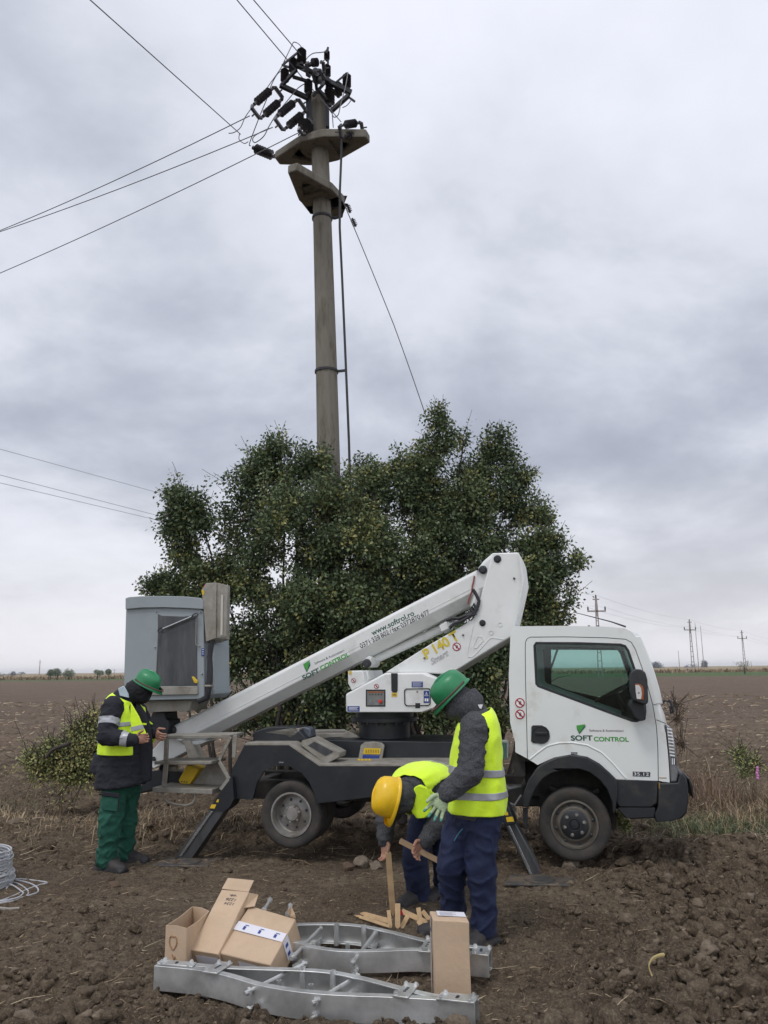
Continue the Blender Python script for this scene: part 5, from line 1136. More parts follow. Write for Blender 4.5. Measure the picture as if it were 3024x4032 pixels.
def helmet(c, upv, face, r, h, m, parent, peak=.045, strap=True):
    upv = upv.normalized(); face = (face - upv * face.dot(upv)).normalized(); sd_ = upv.cross(face); rings = []
    n = 40
    def P(a, k, z, add=0, ridge=0):
        f = math.cos(a); rr = r * k; x = math.sin(a) * (rr * .88 + add); y = f * (rr * 1.08 + add) + (peak * max(0, f) ** 3 if add else 0)
        return c + sd_ * x + face * y + upv * z
    prof = [(1.0, .0), (1.0, h * .2), (.985, h * .4), (.93, h * .62), (.82, h * .79), (.64, h * .92), (.40, h * .985), (.15, h)]
    for k, z in prof:
        rings.append([P(2 * math.pi * j / n, k, z + (.006 if abs(math.sin(2 * math.pi * j / n)) < .2 and k < .95 else 0)) for j in range(n)])
    q = MB(); q.loft(rings, cap=True); o = q.build('helmet', m, parent, smooth=True, ang=60)
    q = MB(); q.loft([[P(a, 1.0, .010, .0005) for a in (2 * math.pi * j / n for j in range(n))], [P(a, 1.0, -.004 - .012 * max(0, math.cos(a)) ** 2, .012) for a in (2 * math.pi * j / n for j in range(n))],
                      [P(a, 1.0, -.010 - .012 * max(0, math.cos(a)) ** 2, .011) for a in (2 * math.pi * j / n for j in range(n))], [P(a, .97, -.006, 0) for a in (2 * math.pi * j / n for j in range(n))]], cap=False)
    q.build('helmet_brim', m, o, smooth=True, ang=60)
    q = MB(); q.tube([P(a, 1.0, h * 1.0, 0) if 0 else c + sd_ * 0 + face * (r * 1.08 * math.cos(a)) * .99 + upv * (h * math.sin(a) * 1.02 + .002) for a in (math.pi * (.12 + .76 * j / 20) for j in range(21))], [.004] + [.010] * 19 + [.004], 8); q.build('helmet_ridge', m, o, smooth=True)
    if strap:
        q = MB().tube([P(-math.pi * .75 + math.pi * 1.5 * j / 24, 1.015, .012, .004) for j in range(25)], .0065, 6); q.build('goggle_strap', strap_m, o, smooth=True)
    return o
def boot(q, ankle, toe, gz=0.0):
    d = Vector((toe.x - ankle.x, toe.y - ankle.y, 0)).normalized(); s = Vector((-d.y, d.x, 0)); a = Vector((ankle.x, ankle.y, gz))
    def ring(x, w, z0, z1): return [a + d * x + s * (w * math.cos(t)) + ZU * ((z0 + z1) / 2 + (z1 - z0) / 2 * math.sin(t)) for t in (2 * math.pi * j / 14 for j in range(14))]
    q.loft([ring(-.10, .030, -.01, .075), ring(-.085, .047, -.01, .13), ring(-.02, .052, -.01, .15), ring(.04, .051, -.01, .135), ring(.09, .054, -.01, .105), ring(.15, .057, -.01, .085), ring(.20, .050, -.01, .075), ring(.235, .030, -.005, .06), ring(.245, .012, .01, .04)])
    for sx in (-.02, .06, .14): q.box(a + d * sx + ZU * .008, d * .09, s * .056, ZU * .016)
    q.tube([a + ZU * .08 - d * .01, a + ZU * .2 - d * .01], .055, 14); return q

# ---------------------------------------------------------------- worker at the left, doing up his vest
def J(v, x, y, Y): return aty(v, x, y, Y)
A_ = lambda x, y, Y: aty('A', x, y, Y)
base = atz('A', 770, 1500, 0)
pa = thing('person', 'worker in green helmet, navy coat and green trousers fastening his hi-vis vest beside the bucket', 'person', (base.x, base.y, 0), 'workers in hi-vis vests')
Fd = Vector((.93, -.36, 0)).normalized(); Sd = Vector((-Fd.y, Fd.x, 0)) # side: to his left (away)
TA = Torso([(A_(795, 985, 7.80), .235, .225), (A_(792, 880, 7.8), .215, .205), (A_(800, 760, 7.8), .195, .18), (A_(805, 640, 7.8), .20, .175), (A_(805, 540, 7.8), .205, .155), (A_(808, 460, 7.8), .19, .125), (A_(830, 405, 7.8), .10, .085)], Sd, Fd)
hipR, hipL = A_(752, 960, 7.75), A_(830, 960, 7.92)
kR, kL = A_(722, 1210, 7.66), A_(822, 1200, 7.95); aR, aL = A_(690, 1475, 7.70), A_(825, 1430, 8.0); tR, tL = A_(815, 1530, 7.6), A_(955, 1460, 7.95)
shR, shL = A_(735, 470, 7.60), A_(862, 460, 7.98); elR, elL = A_(692, 660, 7.50), A_(960, 610, 8.08); wrR, wrL = A_(872, 688, 7.48), A_(1012, 632, 7.86)
hc = A_(930, 350, 7.78)
q = MB(); TA.solid(q, -.03, t0=.12); limb(q, [hipR, kR, aR], [.075, .055, .04]); limb(q, [hipL, kL, aL], [.075, .055, .04]); limb(q, [shR, elR, wrR], [.05, .04, .028]); limb(q, [shL, elL, wrL], [.05, .04, .028])
limb(q, [A_(835, 420, 7.8), hc], [.06, .06]); head_prims(q, hc, (Vector((.45, 0, .85))), Vector((.6, -.15, -.6)))
organic('body', q, skin, pa, amp=0, extra=[hand_mesh(wrR + (A_(900, 688, 7.5) - wrR) * .3, A_(950, 672, 7.5) - wrR, ZU, .9, .0, 1.05), hand_mesh(wrL, A_(1035, 660, 7.8) - wrL, ZU, .9, 0, 1.05, thumb=-1)])
q = MB(); limb(q, [A_(790, 950, 7.82), A_(790, 985, 7.82)], [.14, .145]); limb(q, [hipR, kR, kR.lerp(aR, .6), aR], [.112, .100, .082, .078]); limb(q, [hipL, kL, kL.lerp(aL, .6), aL], [.118, .096, .080, .076])
tr = organic('trousers', q, green_tr, pa, amp=.018, sc=6.5, seed=3, stretch=(1, 1, 1.1))
q = MB()
def patchplate(P0, P1, P2, P3, n_, th=.012): return MB().prism([P0, P1, P2, P3], n_ * th)
vn = (CAM - A_(720, 1090, 7.5)).normalized()
off = .55
pk = [A_(x, y, 7.555) for x, y in ((668, 1040), (778, 1055), (768, 1158), (664, 1145))]; MB().prism(pk, vn * -.03).build('thigh_pocket', green_tr, tr, bevel=.008)
pk = [A_(x, y, 7.545) for x, y in ((664, 1022), (783, 1036), (780, 1066), (664, 1052))]; MB().prism(pk, vn * -.03).build('pocket_flap', navy_coat, tr, bevel=.006)
MB().tube([A_(x, y, 7.54) for x, y in ((776, 1060), (770, 1155))], .006, 6).build('pocket_trim', navy_coat, tr)
kp = MB(); 
q = MB(); boot(q, aR, tR, .0); boot(q, aL, tL, .0); organic('boots', q, boot_m, pa, vox=.009, sm=3, amp=.002, sc=20)
q = MB(); TA.solid(q, .0); limb(q, [shR, elR, wrR], [.098, .082, .056]); limb(q, [shR - ZU * .03, TA.at(.75)[0]], [.10, .10]); limb(q, [shL, elL, wrL], [.10, .085, .06]); limb(q, [shL - ZU * .03, TA.at(.75)[0]], [.10, .10])
limb(q, [A_(800, 425, 7.8), A_(850, 395, 7.8)], [.11, .09]); limb(q, [A_(600, 880, 7.85), A_(650, 800, 7.82)], [.015, .06])
q.tube([A_(640, 900, 7.8), A_(660, 780, 7.8)], [.09, .05], 12)
coat = organic('coat', q, navy_coat, pa, vox=.011, amp=.010, sc=7, seed=5)
q = MB(); limb(q, [A_(842, 410, 7.8), A_(885, 365, 7.8), hc + Vector((.0, 0, .0))], [.095, .105, .105]); q.ell(hc - ZU * .045 - Fd * .005, .09, .088, .10)
organic('black_balaclava', q, black_knit, pa, amp=.009, sc=16, stretch=(1, 1, 2.2))
q = MB().prism([A_(770, 350, 7.66), A_(808, 332, 7.66), A_(838, 385, 7.68), A_(842, 412, 7.68), A_(780, 396, 7.66)], Vector((0, .02, 0))); q.build('collar_patch', patch_m, coat, bevel=.006)
helmet(A_(958, 322, 7.78), Vector((.42, -.1, .9)), Vector((.9, -.2, -.42)), .118, .125, hgreen, pa)
def bandring(name, a, b, t0, t1, r0, r1, m, parent):
    p0, p1 = a.lerp(b, t0), a.lerp(b, t1); return MB().tube([p0, p0.lerp(p1, .5), p1], [r0, (r0 + r1) / 2 + .001, r1], 24, cap=False).build(name, m, parent, smooth=True)
def contour_band(src, name, a, b, t0, t1, m, parent, off=.004):
    """a band of tape that follows the surface of the garment between two planes across a limb"""
    d = (b - a); L2 = d.dot(d); me = src.data; W = src.location if src.parent is None else ORG[src.name]; bm = bmesh.new(); bm.from_mesh(me)
    for t, inner in ((t0, True), (t1, False)):
        p = a.lerp(b, t) - W; bmesh.ops.bisect_plane(bm, geom=bm.verts[:] + bm.edges[:] + bm.faces[:], plane_co=p, plane_no=d, clear_inner=inner, clear_outer=not inner)
    # keep only what lies near this limb
    far = [v for v in bm.verts if ((v.co + W - a) - d * ((v.co + W - a).dot(d) / L2)).length > .14]
    bmesh.ops.delete(bm, geom=far, context='VERTS')
    bm.normal_update()
    for v in bm.verts: v.co += v.normal * off
    m2 = bpy.data.meshes.new(name); bm.to_mesh(m2); bm.free(); m2.transform(Matrix.Translation(W)); m2.materials.clear(); m2.materials.append(m); m2.polygons.foreach_set('use_smooth', [True] * len(m2.polygons))
    return link_mesh(name, m2, parent)
cp_ = [A_(x, y, 7.74) for x, y in ((890, 440), (945, 520), (975, 600), (985, 740), (978, 955), (940, 968), (860, 972), (850, 700))]; MB().prism(cp_, Vector((.01, .05, 0))).build('coat_front', navy_coat, coat, bevel=.012)
contour_band(coat, 'sleeve_tape', shR, elR, .42, .64, reflect, coat); contour_band(coat, 'sleeve_tape', elR, wrR, .60, .84, reflect, coat)
def keepA(t, ph):
    if abs(ph + .05) < .33: return False
    if .60 < t < .96 and abs(abs(ph) - math.pi / 2) < .50 * math.sin((t - .60) / .36 * math.pi) ** .5: return False
    return True
# phi>0 is his left (away), phi<0 his right (towards the camera)
vA = TA.shell('vest', hiviz, pa, .018, .31, .965, keepA, amp=.013, sc=7, seed=2)
TA.shell('vest_tape', reflect, vA, .024, .42, .475, keepA, amp=.013, sc=7, seed=2, m_=8); TA.shell('vest_tape', reflect, vA, .024, .575, .625, keepA, amp=.013, sc=7, seed=2, m_=8)
q = MB().prism([A_(x, y, 7.56) for x, y in ((852, 440), (905, 530), (958, 655), (950, 668), (882, 682), (862, 640), (850, 560))], Vector((.002, .012, 0))); q.build('vest_near_panel', hiviz, vA, bevel=.004); MB().prism([A_(x, y, 7.555) for x, y in ((853, 602), (930, 585), (942, 612), (856, 630))], Vector((0, .006, 0))).build('vest_tape', reflect, vA)
q = MB().prism([A_(x, y, 7.9) for x, y in ((970, 562), (1005, 590), (1028, 640), (1000, 705), (982, 718), (978, 650))], Vector((.004, .02, 0))); q.build('vest_far_panel', hiviz, vA, bevel=.006)
q = MB().prism([A_(x, y, 7.61) for x, y in ((928, 575), (956, 577), (956, 588), (932, 588))], Vector((0, .006, 0))); q.prism([A_(x, y, 7.60) for x, y in ((950, 648), (965, 640), (968, 655), (955, 664))], Vector((0, .006, 0))); q.build('vest_fastener', hiviz, vA)

# ---------------------------------------------------------------- standing worker, near
B_ = lambda x, y, Y: aty('F', x, y, Y)
base = atz('F', 1040, 1985, 0)
pb = thing('person', 'standing worker in green helmet, grey fleece and navy trousers, pale glove on his lowered hand', 'person', (base.x, base.y, 0), 'workers in hi-vis vests')
Fd = Vector((-.97, .12, 0)).normalized(); Sd = Vector((-Fd.y, Fd.x, 0))   # to his left = towards the camera
TB = Torso([(B_(1062, 1130, 5.62), .18, .158), (B_(1062, 1030, 5.62), .185, .172), (B_(1060, 900, 5.62), .185, .168), (B_(1064, 760, 5.62), .19, .158), (B_(1072, 620, 5.62), .20, .145), (B_(1075, 510, 5.62), .205, .128), (B_(1070, 430, 5.62), .175, .105), (B_(1050, 375, 5.62), .10, .08)], Sd, Fd)
sh, el, wr = B_(1040, 490, 5.44), B_(1020, 810, 5.36), B_(845, 965, 5.34); sh2, el2, wr2 = B_(1080, 490, 5.80), B_(1010, 800, 5.84), B_(900, 900, 5.80)
hp1, k1, a1, t1 = B_(985, 1120, 5.66), B_(885, 1460, 5.64), B_(890, 1850, 5.80), B_(700, 1960, 5.80)
hp2, k2, a2, t2 = B_(1105, 1120, 5.56), B_(1095, 1500, 5.54), B_(1118, 1900, 5.60), B_(1010, 2010, 5.50)
hc = B_(915, 285, 5.62)
q = MB(); TB.solid(q, -.03); limb(q, [hp1, k1, a1], [.075, .055, .04]); limb(q, [hp2, k2, a2], [.075, .055, .04]); limb(q, [sh, el, wr], [.05, .04, .028]); limb(q, [sh2, el2, wr2], [.05, .04, .028])
limb(q, [B_(1040, 400, 5.62), hc], [.06, .06]); head_prims(q, hc, Vector((-.62, .1, .78)), Vector((-.8, -.05, -.62)))
organic('body', q, skin, pb, amp=0, extra=[hand_mesh(wr2, Vector((-.3, 0, -.9)), Fd, .5, .05, 1.0)])
q = MB(); limb(q, [B_(1055, 1080, 5.62), B_(1045, 1150, 5.62)], [.15, .155]); limb(q, [hp1, k1, k1.lerp(a1, .5), a1], [.125, .100, .080, .082]);  limb(q, [hp2, k2, k2.lerp(a2, .5), a2], [.125, .095, .080, .084]); limb(q, [a2, a2 - ZU * .02], [.082, .08])
trb = organic('trousers', q, navy_tr, pb, amp=.017, sc=6, stretch=(1, 1, 1.1), seed=9, vox=.010)
MB().tube([B_(x, y, 5.505) for x, y in ((900, 1310), (920, 1275), (945, 1240), (970, 1215))], .0022, 5).build('chalk_mark', mat('chalk_cyan', (.05, .25, .35), .8), trb)
q = MB(); boot(q, a1 + Vector((0, 0, 0)), t1, .0); boot(q, a2, t2, .0); organic('boots', q, boot_m, pb, vox=.009, sm=3, amp=.002, sc=20)
q = MB(); TB.solid(q, .0); limb(q, [sh, sh.lerp(el, .5), el, wr], [.092, .088, .086, .062]); limb(q, [sh, TB.at(.80)[0]], [.09, .10]); limb(q, [sh2, el2, wr2], [.09, .08, .06]); limb(q, [sh2, TB.at(.80)[0]], [.09, .10])
ft = organic('fleece', q, grey_knit, pb, amp=.009, sc=8, seed=4, vox=.010)
q = MB(); limb(q, [B_(1040, 400, 5.62), B_(990, 330, 5.62), B_(925, 290, 5.62)], [.105, .115, .108]); q.ell(B_(900, 350, 5.61), .07, .08, .08); q.tube([B_(1000, 230, 5.62), B_(1060, 320, 5.62)], [.06, .07], 16); limb(q, [B_(1060, 360, 5.62), B_(1090, 330, 5.62)], [.06, .02])
organic('grey_hood', q, grey_knit, pb, amp=.002, sc=6, seed=8, vox=.009, sm=16)
MB().prism([B_(x, y, 5.52) for x, y in ((1072, 322), (1108, 320), (1098, 352), (1086, 348))], Vector((0, .004, 0))).build('vest_tag', wht_s, pb)
helmet(B_(893, 238, 5.62), Vector((-.68, .0, .74)), Vector((-.72, 0, -.66)), .128, .135, hgreen, pb)
def keepB(t, ph):
    if .56 < t < .93 and abs(abs(ph) - math.pi / 2 + .12) < .62 * max(0, math.sin((t - .56) / .37 * math.pi)) ** .5: return False
    return True
vB = TB.shell('vest', hiviz, pb, .016, .055, .945, keepB, amp=.014, sc=7, seed=6, flare=lambda t, p: .02 * max(0, .45 - t))
fl_ = lambda t, p: .02 * max(0, .45 - t)
TB.shell('vest_tape', reflect, vB, .022, .365, .425, keepB, amp=.014, sc=7, seed=6, m_=8, flare=fl_); TB.shell('vest_tape', reflect, vB, .022, .195, .255, keepB, amp=.014, sc=7, seed=6, m_=8, flare=fl_)
gm = hand_mesh(wr + (B_(800, 1010, 5.33) - wr) * .2, B_(765, 1090, 5.32) - B_(835, 975, 5.34), Vector((-.75, 0, .45)), .30, .28, 1.12, fat=1.18, thumb=-1)
gm.materials.append(glove_m); gm.materials.append(glove_t); gd = (B_(765, 1090, 5.32) - B_(835, 975, 5.34)).normalized()
for p in gm.polygons:
    s_ = (p.center - wr).dot(gd); p.material_index = 1 if s_ + .02 * mnoise.noise(p.center * 40) > .150 else 0
gm.polygons.foreach_set('use_smooth', [True] * len(gm.polygons)); link_mesh('work_glove', gm, pb)
MB().tube([wr - (wr - el).normalized() * .02 * -1, wr, wr + gd * .03], [.045, .042, .038], 16).build('glove_cuff', glove_m, pb, smooth=True)

# ---------------------------------------------------------------- bending worker
base = atz('F', 650, 1760, 0)
pc = thing('person', 'worker in yellow helmet bending forward over the wooden stakes, holding one upright', 'person', (base.x, base.y, 0), 'workers in hi-vis vests')
Sd = Vector((.80, -.55, .02)).normalized()    # towards his left shoulder, near the camera
TC = Torso([(B_(775, 1125, 6.66), .17, .13), (B_(800, 1010, 6.66), .18, .15), (B_(770, 930, 6.56), .18, .15), (B_(720, 900, 6.44), .19, .145), (B_(665, 905, 6.30), .20, .14), (B_(610, 930, 6.16), .175, .12), (B_(560, 960, 6.06), .10, .085)], Sd, Vector((0, -.3, -1)))
sN, eN, wN = B_(775, 960, 6.16), B_(800, 1165, 6.08), B_(690, 1310, 6.02); sF, eF, wF = B_(500, 1000, 6.32), B_(405, 1150, 6.26), B_(392, 1300, 6.20)
h1, k1, a1, t1 = B_(700, 1130, 6.62), B_(615, 1420, 6.50), B_(645, 1720, 6.60), B_(530, 1790, 6.45); h2, k2, a2, t2 = B_(850, 1130, 6.70), B_(830, 1430, 6.62), B_(840, 1700, 6.72), B_(740, 1790, 6.6)
hc = B_(490, 1000, 6.0)
q = MB(); TC.solid(q, -.03); limb(q, [h1, k1, a1], [.075, .055, .04]); limb(q, [h2, k2, a2], [.075, .055, .04]); limb(q, [sN, eN, wN], [.05, .04, .027]); limb(q, [sF, eF, wF], [.05, .04, .027]); limb(q, [B_(580, 950, 6.1), hc], [.06, .06])
head_prims(q, hc, Vector((-.85, -.45, .05)), Vector((-.1, -.2, -1)))
hN = B_(655, 1365, 6.0); hF = B_(398, 1345, 6.19)
organic('body', q, skin, pc, amp=0, extra=[hand_mesh(wN, B_(620, 1395, 5.99) - wN, Vector((-.5, -.3, .5)), .75, .08, 1.08, thumb=-1), hand_mesh(wF, B_(404, 1400, 6.17) - wF, Vector((.6, -.7, 0)), .7, .05, 1.08, thumb=1)])
q = MB(); limb(q, [TC.at(.12)[0], TC.at(.0)[0]], [.15, .15]); limb(q, [h1, k1, a1], [.125, .095, .085]); limb(q, [a1, a1 - ZU * .05], [.085, .08]); limb(q, [h2, k2, a2], [.12, .095, .085]); limb(q, [a2, a2 - ZU * .05], [.085, .08])
organic('trousers', q, navy_tr, pc, amp=.012, sc=5.5, stretch=(1, 1, .9), seed=13)
q = MB(); boot(q, a1, t1); boot(q, a2, t2); organic('boots', q, boot_m, pc, vox=.009, sm=3, amp=.002, sc=20)
q = MB(); TC.solid(q, 0, t0=.12); limb(q, [sN, eN, wN], [.095, .088, .055]); limb(q, [sN, TC.at(.68)[0]], [.088, .08]); limb(q, [sF, eF, wF], [.09, .075, .055]); limb(q, [sF, TC.at(.72)[0]], [.09, .1])
organic('fleece', q, grey_knit, pc, amp=.010, sc=8, seed=14, vox=.010)
q = MB(); limb(q, [B_(565, 960, 6.1), B_(535, 980, 6.05), B_(500, 995, 6.0)], [.088, .098, .098]); q.ell(B_(520, 1040, 6.0), .09, .08, .07)
organic('grey_hood', q, grey_knit, pc, amp=.005, sc=10, seed=15, vox=.009)
helmet(B_(455, 1000, 5.98), Vector((-.90, -.30, .28)), Vector((-.28, -.15, -1)), .130, .145, hyel, pc, strap=False)
def keepC(t, ph):
    if .50 < t < .90 and abs(abs(ph) - math.pi / 2) < .36 * max(0, math.sin((t - .50) / .40 * math.pi)) ** .5: return False
    if abs(ph) < .18: return False
    return True
vC = TC.shell('vest', hiviz, pc, .018, .17, .95, keepC, amp=.010, sc=6, seed=16, flare=lambda t, p: .05 * max(0, math.cos(p)) ** 2)
cp_ = [B_(x, y, 6.0) for x, y in ((606, 925), (650, 902), (700, 925), (728, 1000), (738, 1110), (690, 1146), (625, 1150), (585, 1100), (588, 1000))]; MB().prism(cp_, Vector((.01, .03, 0))).build('vest_near_panel', hiviz, vC, bevel=.01)
f2 = lambda t, p: .05 * max(0, math.cos(p)) ** 2
TC.shell('vest_tape', reflect, vC, .024, .34, .385, keepC, amp=.010, sc=6, seed=16, m_=8, flare=f2); TC.shell('vest_tape', reflect, vC, .024, .47, .515, keepC, amp=.010, sc=6, seed=16, m_=8, flare=f2)
MB().tube([wF - ZU * .004, wF + (wF - eF).normalized() * .02], [.034, .034], 18).build('wrist_watch', chrome, pc, smooth=True)
# ================================================================ GOODS ON THE GROUND
def E_(x, y, z): return atz('E', x, y, z)
def cspath(pts, n=5):
    P = [Vector(p) for p in pts]; out = []
    for i in range(len(P) - 1):
        p0, p1, p2, p3 = P[max(i - 1, 0)], P[i], P[i + 1], P[min(i + 2, len(P) - 1)]
        for k in range(n):
            t = k / n; out.append(.5 * ((2 * p1) + (p2 - p0) * t + (2 * p0 - 5 * p1 + 4 * p2 - p3) * t * t + (3 * p1 - p0 - 3 * p2 + p3) * t ** 3))
    out.append(P[-1]); return out
def channel(path, inward, H=.12, fw=.045, th=.006, zt=.15):
    """C section swept along the top outer edge; flanges point inward"""
    rings = []
    for i, p in enumerate(path):
        d = (path[min(i + 1, len(path) - 1)] - path[max(i - 1, 0)]); d.z = 0; d.normalize(); s = Vector((-d.y, d.x, 0)) * inward
        sec = [(0, 0), (fw, 0), (fw, -th), (th, -th), (th, -H + th), (fw, -H + th), (fw, -H), (0, -H)]
        rings.append([p + s * a + ZU * b for a, b in sec])
    return MB().loft(rings)
def bolt(p0, p1, r, parent, name='threaded_rod', nut=True):
    q = MB().tube([p0, p1], r, 8); d = (p1 - p0).normalized()
    if nut:
        for t in (.06, .94): c = p0.lerp(p1, t); q.tube([c - d * .009, c + d * .009], r * 1.9, 6)
    return q.build(name, galv, parent)
def frame_thing(label, near, far, H, rods, tubes, plates, clamps, zt):
    c = near[len(near) // 2]; t = thing('steel_crossarm', label, 'steel frame', (c.x, c.y, 0), 'galvanised crossarm frames on the soil')
    nb = cspath(near); fb = cspath(far)
    channel(nb, 1, H, zt=zt).build('channel_beam', galv, t, bevel=.0015); channel(fb, -1, H).build('channel_beam', galv, t, bevel=.0015)
    for a, b, r in rods: bolt(a, b, r, t)
    for p, h, r in tubes:
        MB().lathe(p - ZU * h, ZU, [(r * .55, 0), (r, 0), (r, h), (r * .55, h), (r * .55, h * .3)], 14).build('spacer_tube', galv, t, smooth=True)
    for pl in plates:
        pp = MB().prism(pl, ZU * -.008); o = pp.build('joining_plate', galv, t, bevel=.0015)
        n = len(pl); cc = sum(pl, Vector()) / n; q = MB()
        for k in pl: v = k.lerp(cc, .25); q.lathe(v + ZU * .0, ZU, [(0, .014), (.007, .014), (.007, .009), (.012, .009), (.013, 0), (.013, -.002)], 6)
        q.build('bolt_heads', galv, o)['kind'] = 'stuff'
        for k in (.0, .12, -.12):
            v = cc + (pl[1] - pl[0]) * k; MB().lathe(v + ZU * .0005, ZU, [(0, .0006), (.009, .0006), (.009, -.001)], 12).build('bolt_hole', ink, o)
    for pl in clamps: MB().prism(pl, ZU * -.012).build('clamp_foot', galv, t, bevel=.001)
    return t
Z = .155
near = [E_(x, y, Z) for x, y in ((118, 556), (300, 574), (430, 600), (560, 638), (700, 664), (850, 680), (1000, 688), (1150, 693), (1345, 704), (1515, 718))]
far = [E_(x, y, Z) for x, y in ((150, 528), (300, 543), (440, 554), (600, 560), (760, 565), (900, 576), (1060, 608), (1230, 652), (1380, 682), (1532, 688))]
def rod(x0, y0, x1, y1, z, r=.011):
    a, b = E_(x0, y0, z), E_(x1, y1, z); return (a + (a - b) * .07, b, r)
frame_thing('long galvanised crossarm frame in front, bowed out in the middle, nearest the viewer', near, far, .125,
            [rod(530, 668, 780, 545, .13), rod(526, 750, 790, 590, .05), rod(818, 712, 1010, 598, .13), rod(816, 780, 1010, 650, .05)],
            [(E_(765, 560, .17), .13, .016), (E_(897, 576, .17), .13, .016), (E_(662, 618, .15), .05, .014), (E_(801, 636, .15), .05, .014)],
            [[E_(x, y, Z + .010) for x, y in ((132, 545), (150, 526), (303, 540), (285, 558))], [E_(x, y, Z + .010) for x, y in ((328, 580), (402, 535), (462, 541), (390, 588))],
             [E_(x, y, Z + .010) for x, y in ((1155, 684), (1215, 628), (1272, 634), (1222, 694))], [E_(x, y, Z + .010) for x, y in ((1345, 698), (1370, 668), (1533, 684), (1512, 716))]],
            [[E_(x, y, .03) for x, y in ((315, 678), (345, 664), (376, 676), (352, 690))], [E_(x, y, .03) for x, y in ((1155, 788), (1185, 776), (1222, 788), (1200, 802))], [E_(x, y, .03) for x, y in ((1340, 796), (1540, 800), (1530, 812), (1345, 812))]], Z)
near = [E_(x, y, Z) for x, y in ((560, 452), (650, 455), (740, 456), (800, 476), (900, 491), (1000, 495), (1130, 492), (1270, 488), (1400, 498), (1575, 512))]
far = [E_(x, y, Z) for x, y in ((560, 390), (650, 378), (740, 370), (850, 367), (960, 370), (1060, 382), (1180, 408), (1310, 440), (1440, 458), (1588, 474))]
frame_thing('galvanised crossarm frame lying further back, partly behind the boxes', near, far, .115,
            [rod(725, 515, 850, 385, .13), rod(735, 560, 860, 420, .06), rod(985, 540, 1088, 405, .13), rod(990, 590, 1105, 440, .06), rod(700, 330, 712, 292, .25, .009), rod(598, 312, 624, 268, .28, .010)],
            [(E_(912, 370, .17), .13, .016), (E_(1031, 380, .17), .13, .016), (E_(833, 450, .15), .05, .014), (E_(961, 460, .15), .05, .014)],
            [[E_(x, y, Z + .010) for x, y in ((1268, 492), (1310, 425), (1335, 440), (1320, 495))], [E_(x, y, Z + .010) for x, y in ((1500, 502), (1508, 466), (1590, 474), (1572, 510))]],
            [[E_(x, y, .03) for x, y in ((1268, 572), (1300, 566), (1320, 575), (1290, 584))]], Z)
# ---- cardboard
card = mat('cardboard', (.47, .345, .235), .85, var=.06, vs=5, c2=(.39, .28, .18), c2pos=(.5, .8), c2s=3, bump=.12, bs=40)
tape_m = mat('parcel_tape', (.48, .45, .44), .3, var=.05); label_m = mat('paper_label', (.62, .61, .66), .6, var=.03)
def crumple(o, amp=.004, sc=5):
    me = o.data; bm = bmesh.new(); bm.from_mesh(me); bmesh.ops.subdivide_edges(bm, edges=bm.edges[:], cuts=7, use_grid_fill=True)
    for v in bm.verts:
        p = v.co * sc + Vector((o.location.x, 3, 7)); v.co += Vector((mnoise.noise(p), mnoise.noise(p + Vector((11, 3, 5))), mnoise.noise(p - Vector((4, 9, 2))))) * amp * 1.6 + Vector((mnoise.noise(p * 4), mnoise.noise(p * 4 + Vector((1, 3, 5))), 0)) * amp * .35
    bm.to_mesh(me); bm.free(); smooth_by(me, 35)
def slab(P, th, name, parent, m=card, bev=.004):
    n = (P[1] - P[0]).cross(P[3] - P[0]).normalized()
    if n.z < 0: n = -n
    o = MB().prism(P, n * -th).build(name, m, parent, bevel=bev); crumple(o, .003); return o, n
def on_face(P, u0, v0, u1, v1, n, h=.0042): 
    f = lambda u, v: P[0].lerp(P[1], u).lerp(P[3].lerp(P[2], u), v) + n * h
    return [f(u0, v0), f(u1, v0), f(u1, v1), f(u0, v1)]
# upright carton on the right
bl = E_(1340, 700, 0); br_ = E_(1500, 712, 0); ztop = aty('E', 1345, 356, bl.y).z; bb_ = atz('E', 1318, 316, ztop); dv = Vector((bb_.x - bl.x, bb_.y - bl.y, 0)); 
t = thing('cardboard_box', 'upright brown carton with a white label on top, standing in front of the standing worker', 'box', bl, 'cardboard boxes by the steel frames')
MB().prism([bl, br_, br_ + dv, bl + dv], ZU * ztop).build('carton', card, t, bevel=.006, seg=3); crumple(bpy.data.objects[[k for k in ORG if k.startswith('carton')][-1]], .003)
tp_ = [bl + ZU * ztop, br_ + ZU * ztop, br_ + dv + ZU * ztop, bl + dv + ZU * ztop]
lb_ = MB().prism(on_face(tp_, .18, .42, .98, .93, ZU), ZU * .0005).build('label', label_m, t)
for i in range(4): MB().prism(on_face(tp_, .25, .48 + .1 * i, .62 + .1 * (i % 2), .505 + .1 * i, ZU, .006), ZU * .0003).build('label_print', mat('grey_print', (.35, .35, .4), .6), lb_)
sf = [bl + dv, bl, bl + ZU * ztop, bl + dv + ZU * ztop]; sn = Vector((-1, 0, 0)); sn = (bl - (bl + dv)).cross(ZU).normalized() * 1.0
sn = sn if sn.x < 0 else -sn
MB().prism(on_face(sf, .38, 0, .62, 1.0, sn), sn * .0004).build('tape', tape_m, t); MB().prism(on_face(sf, .42, .80, .60, .84, sn, .006), sn * .0004).build('tape_mark', blue_s, t)
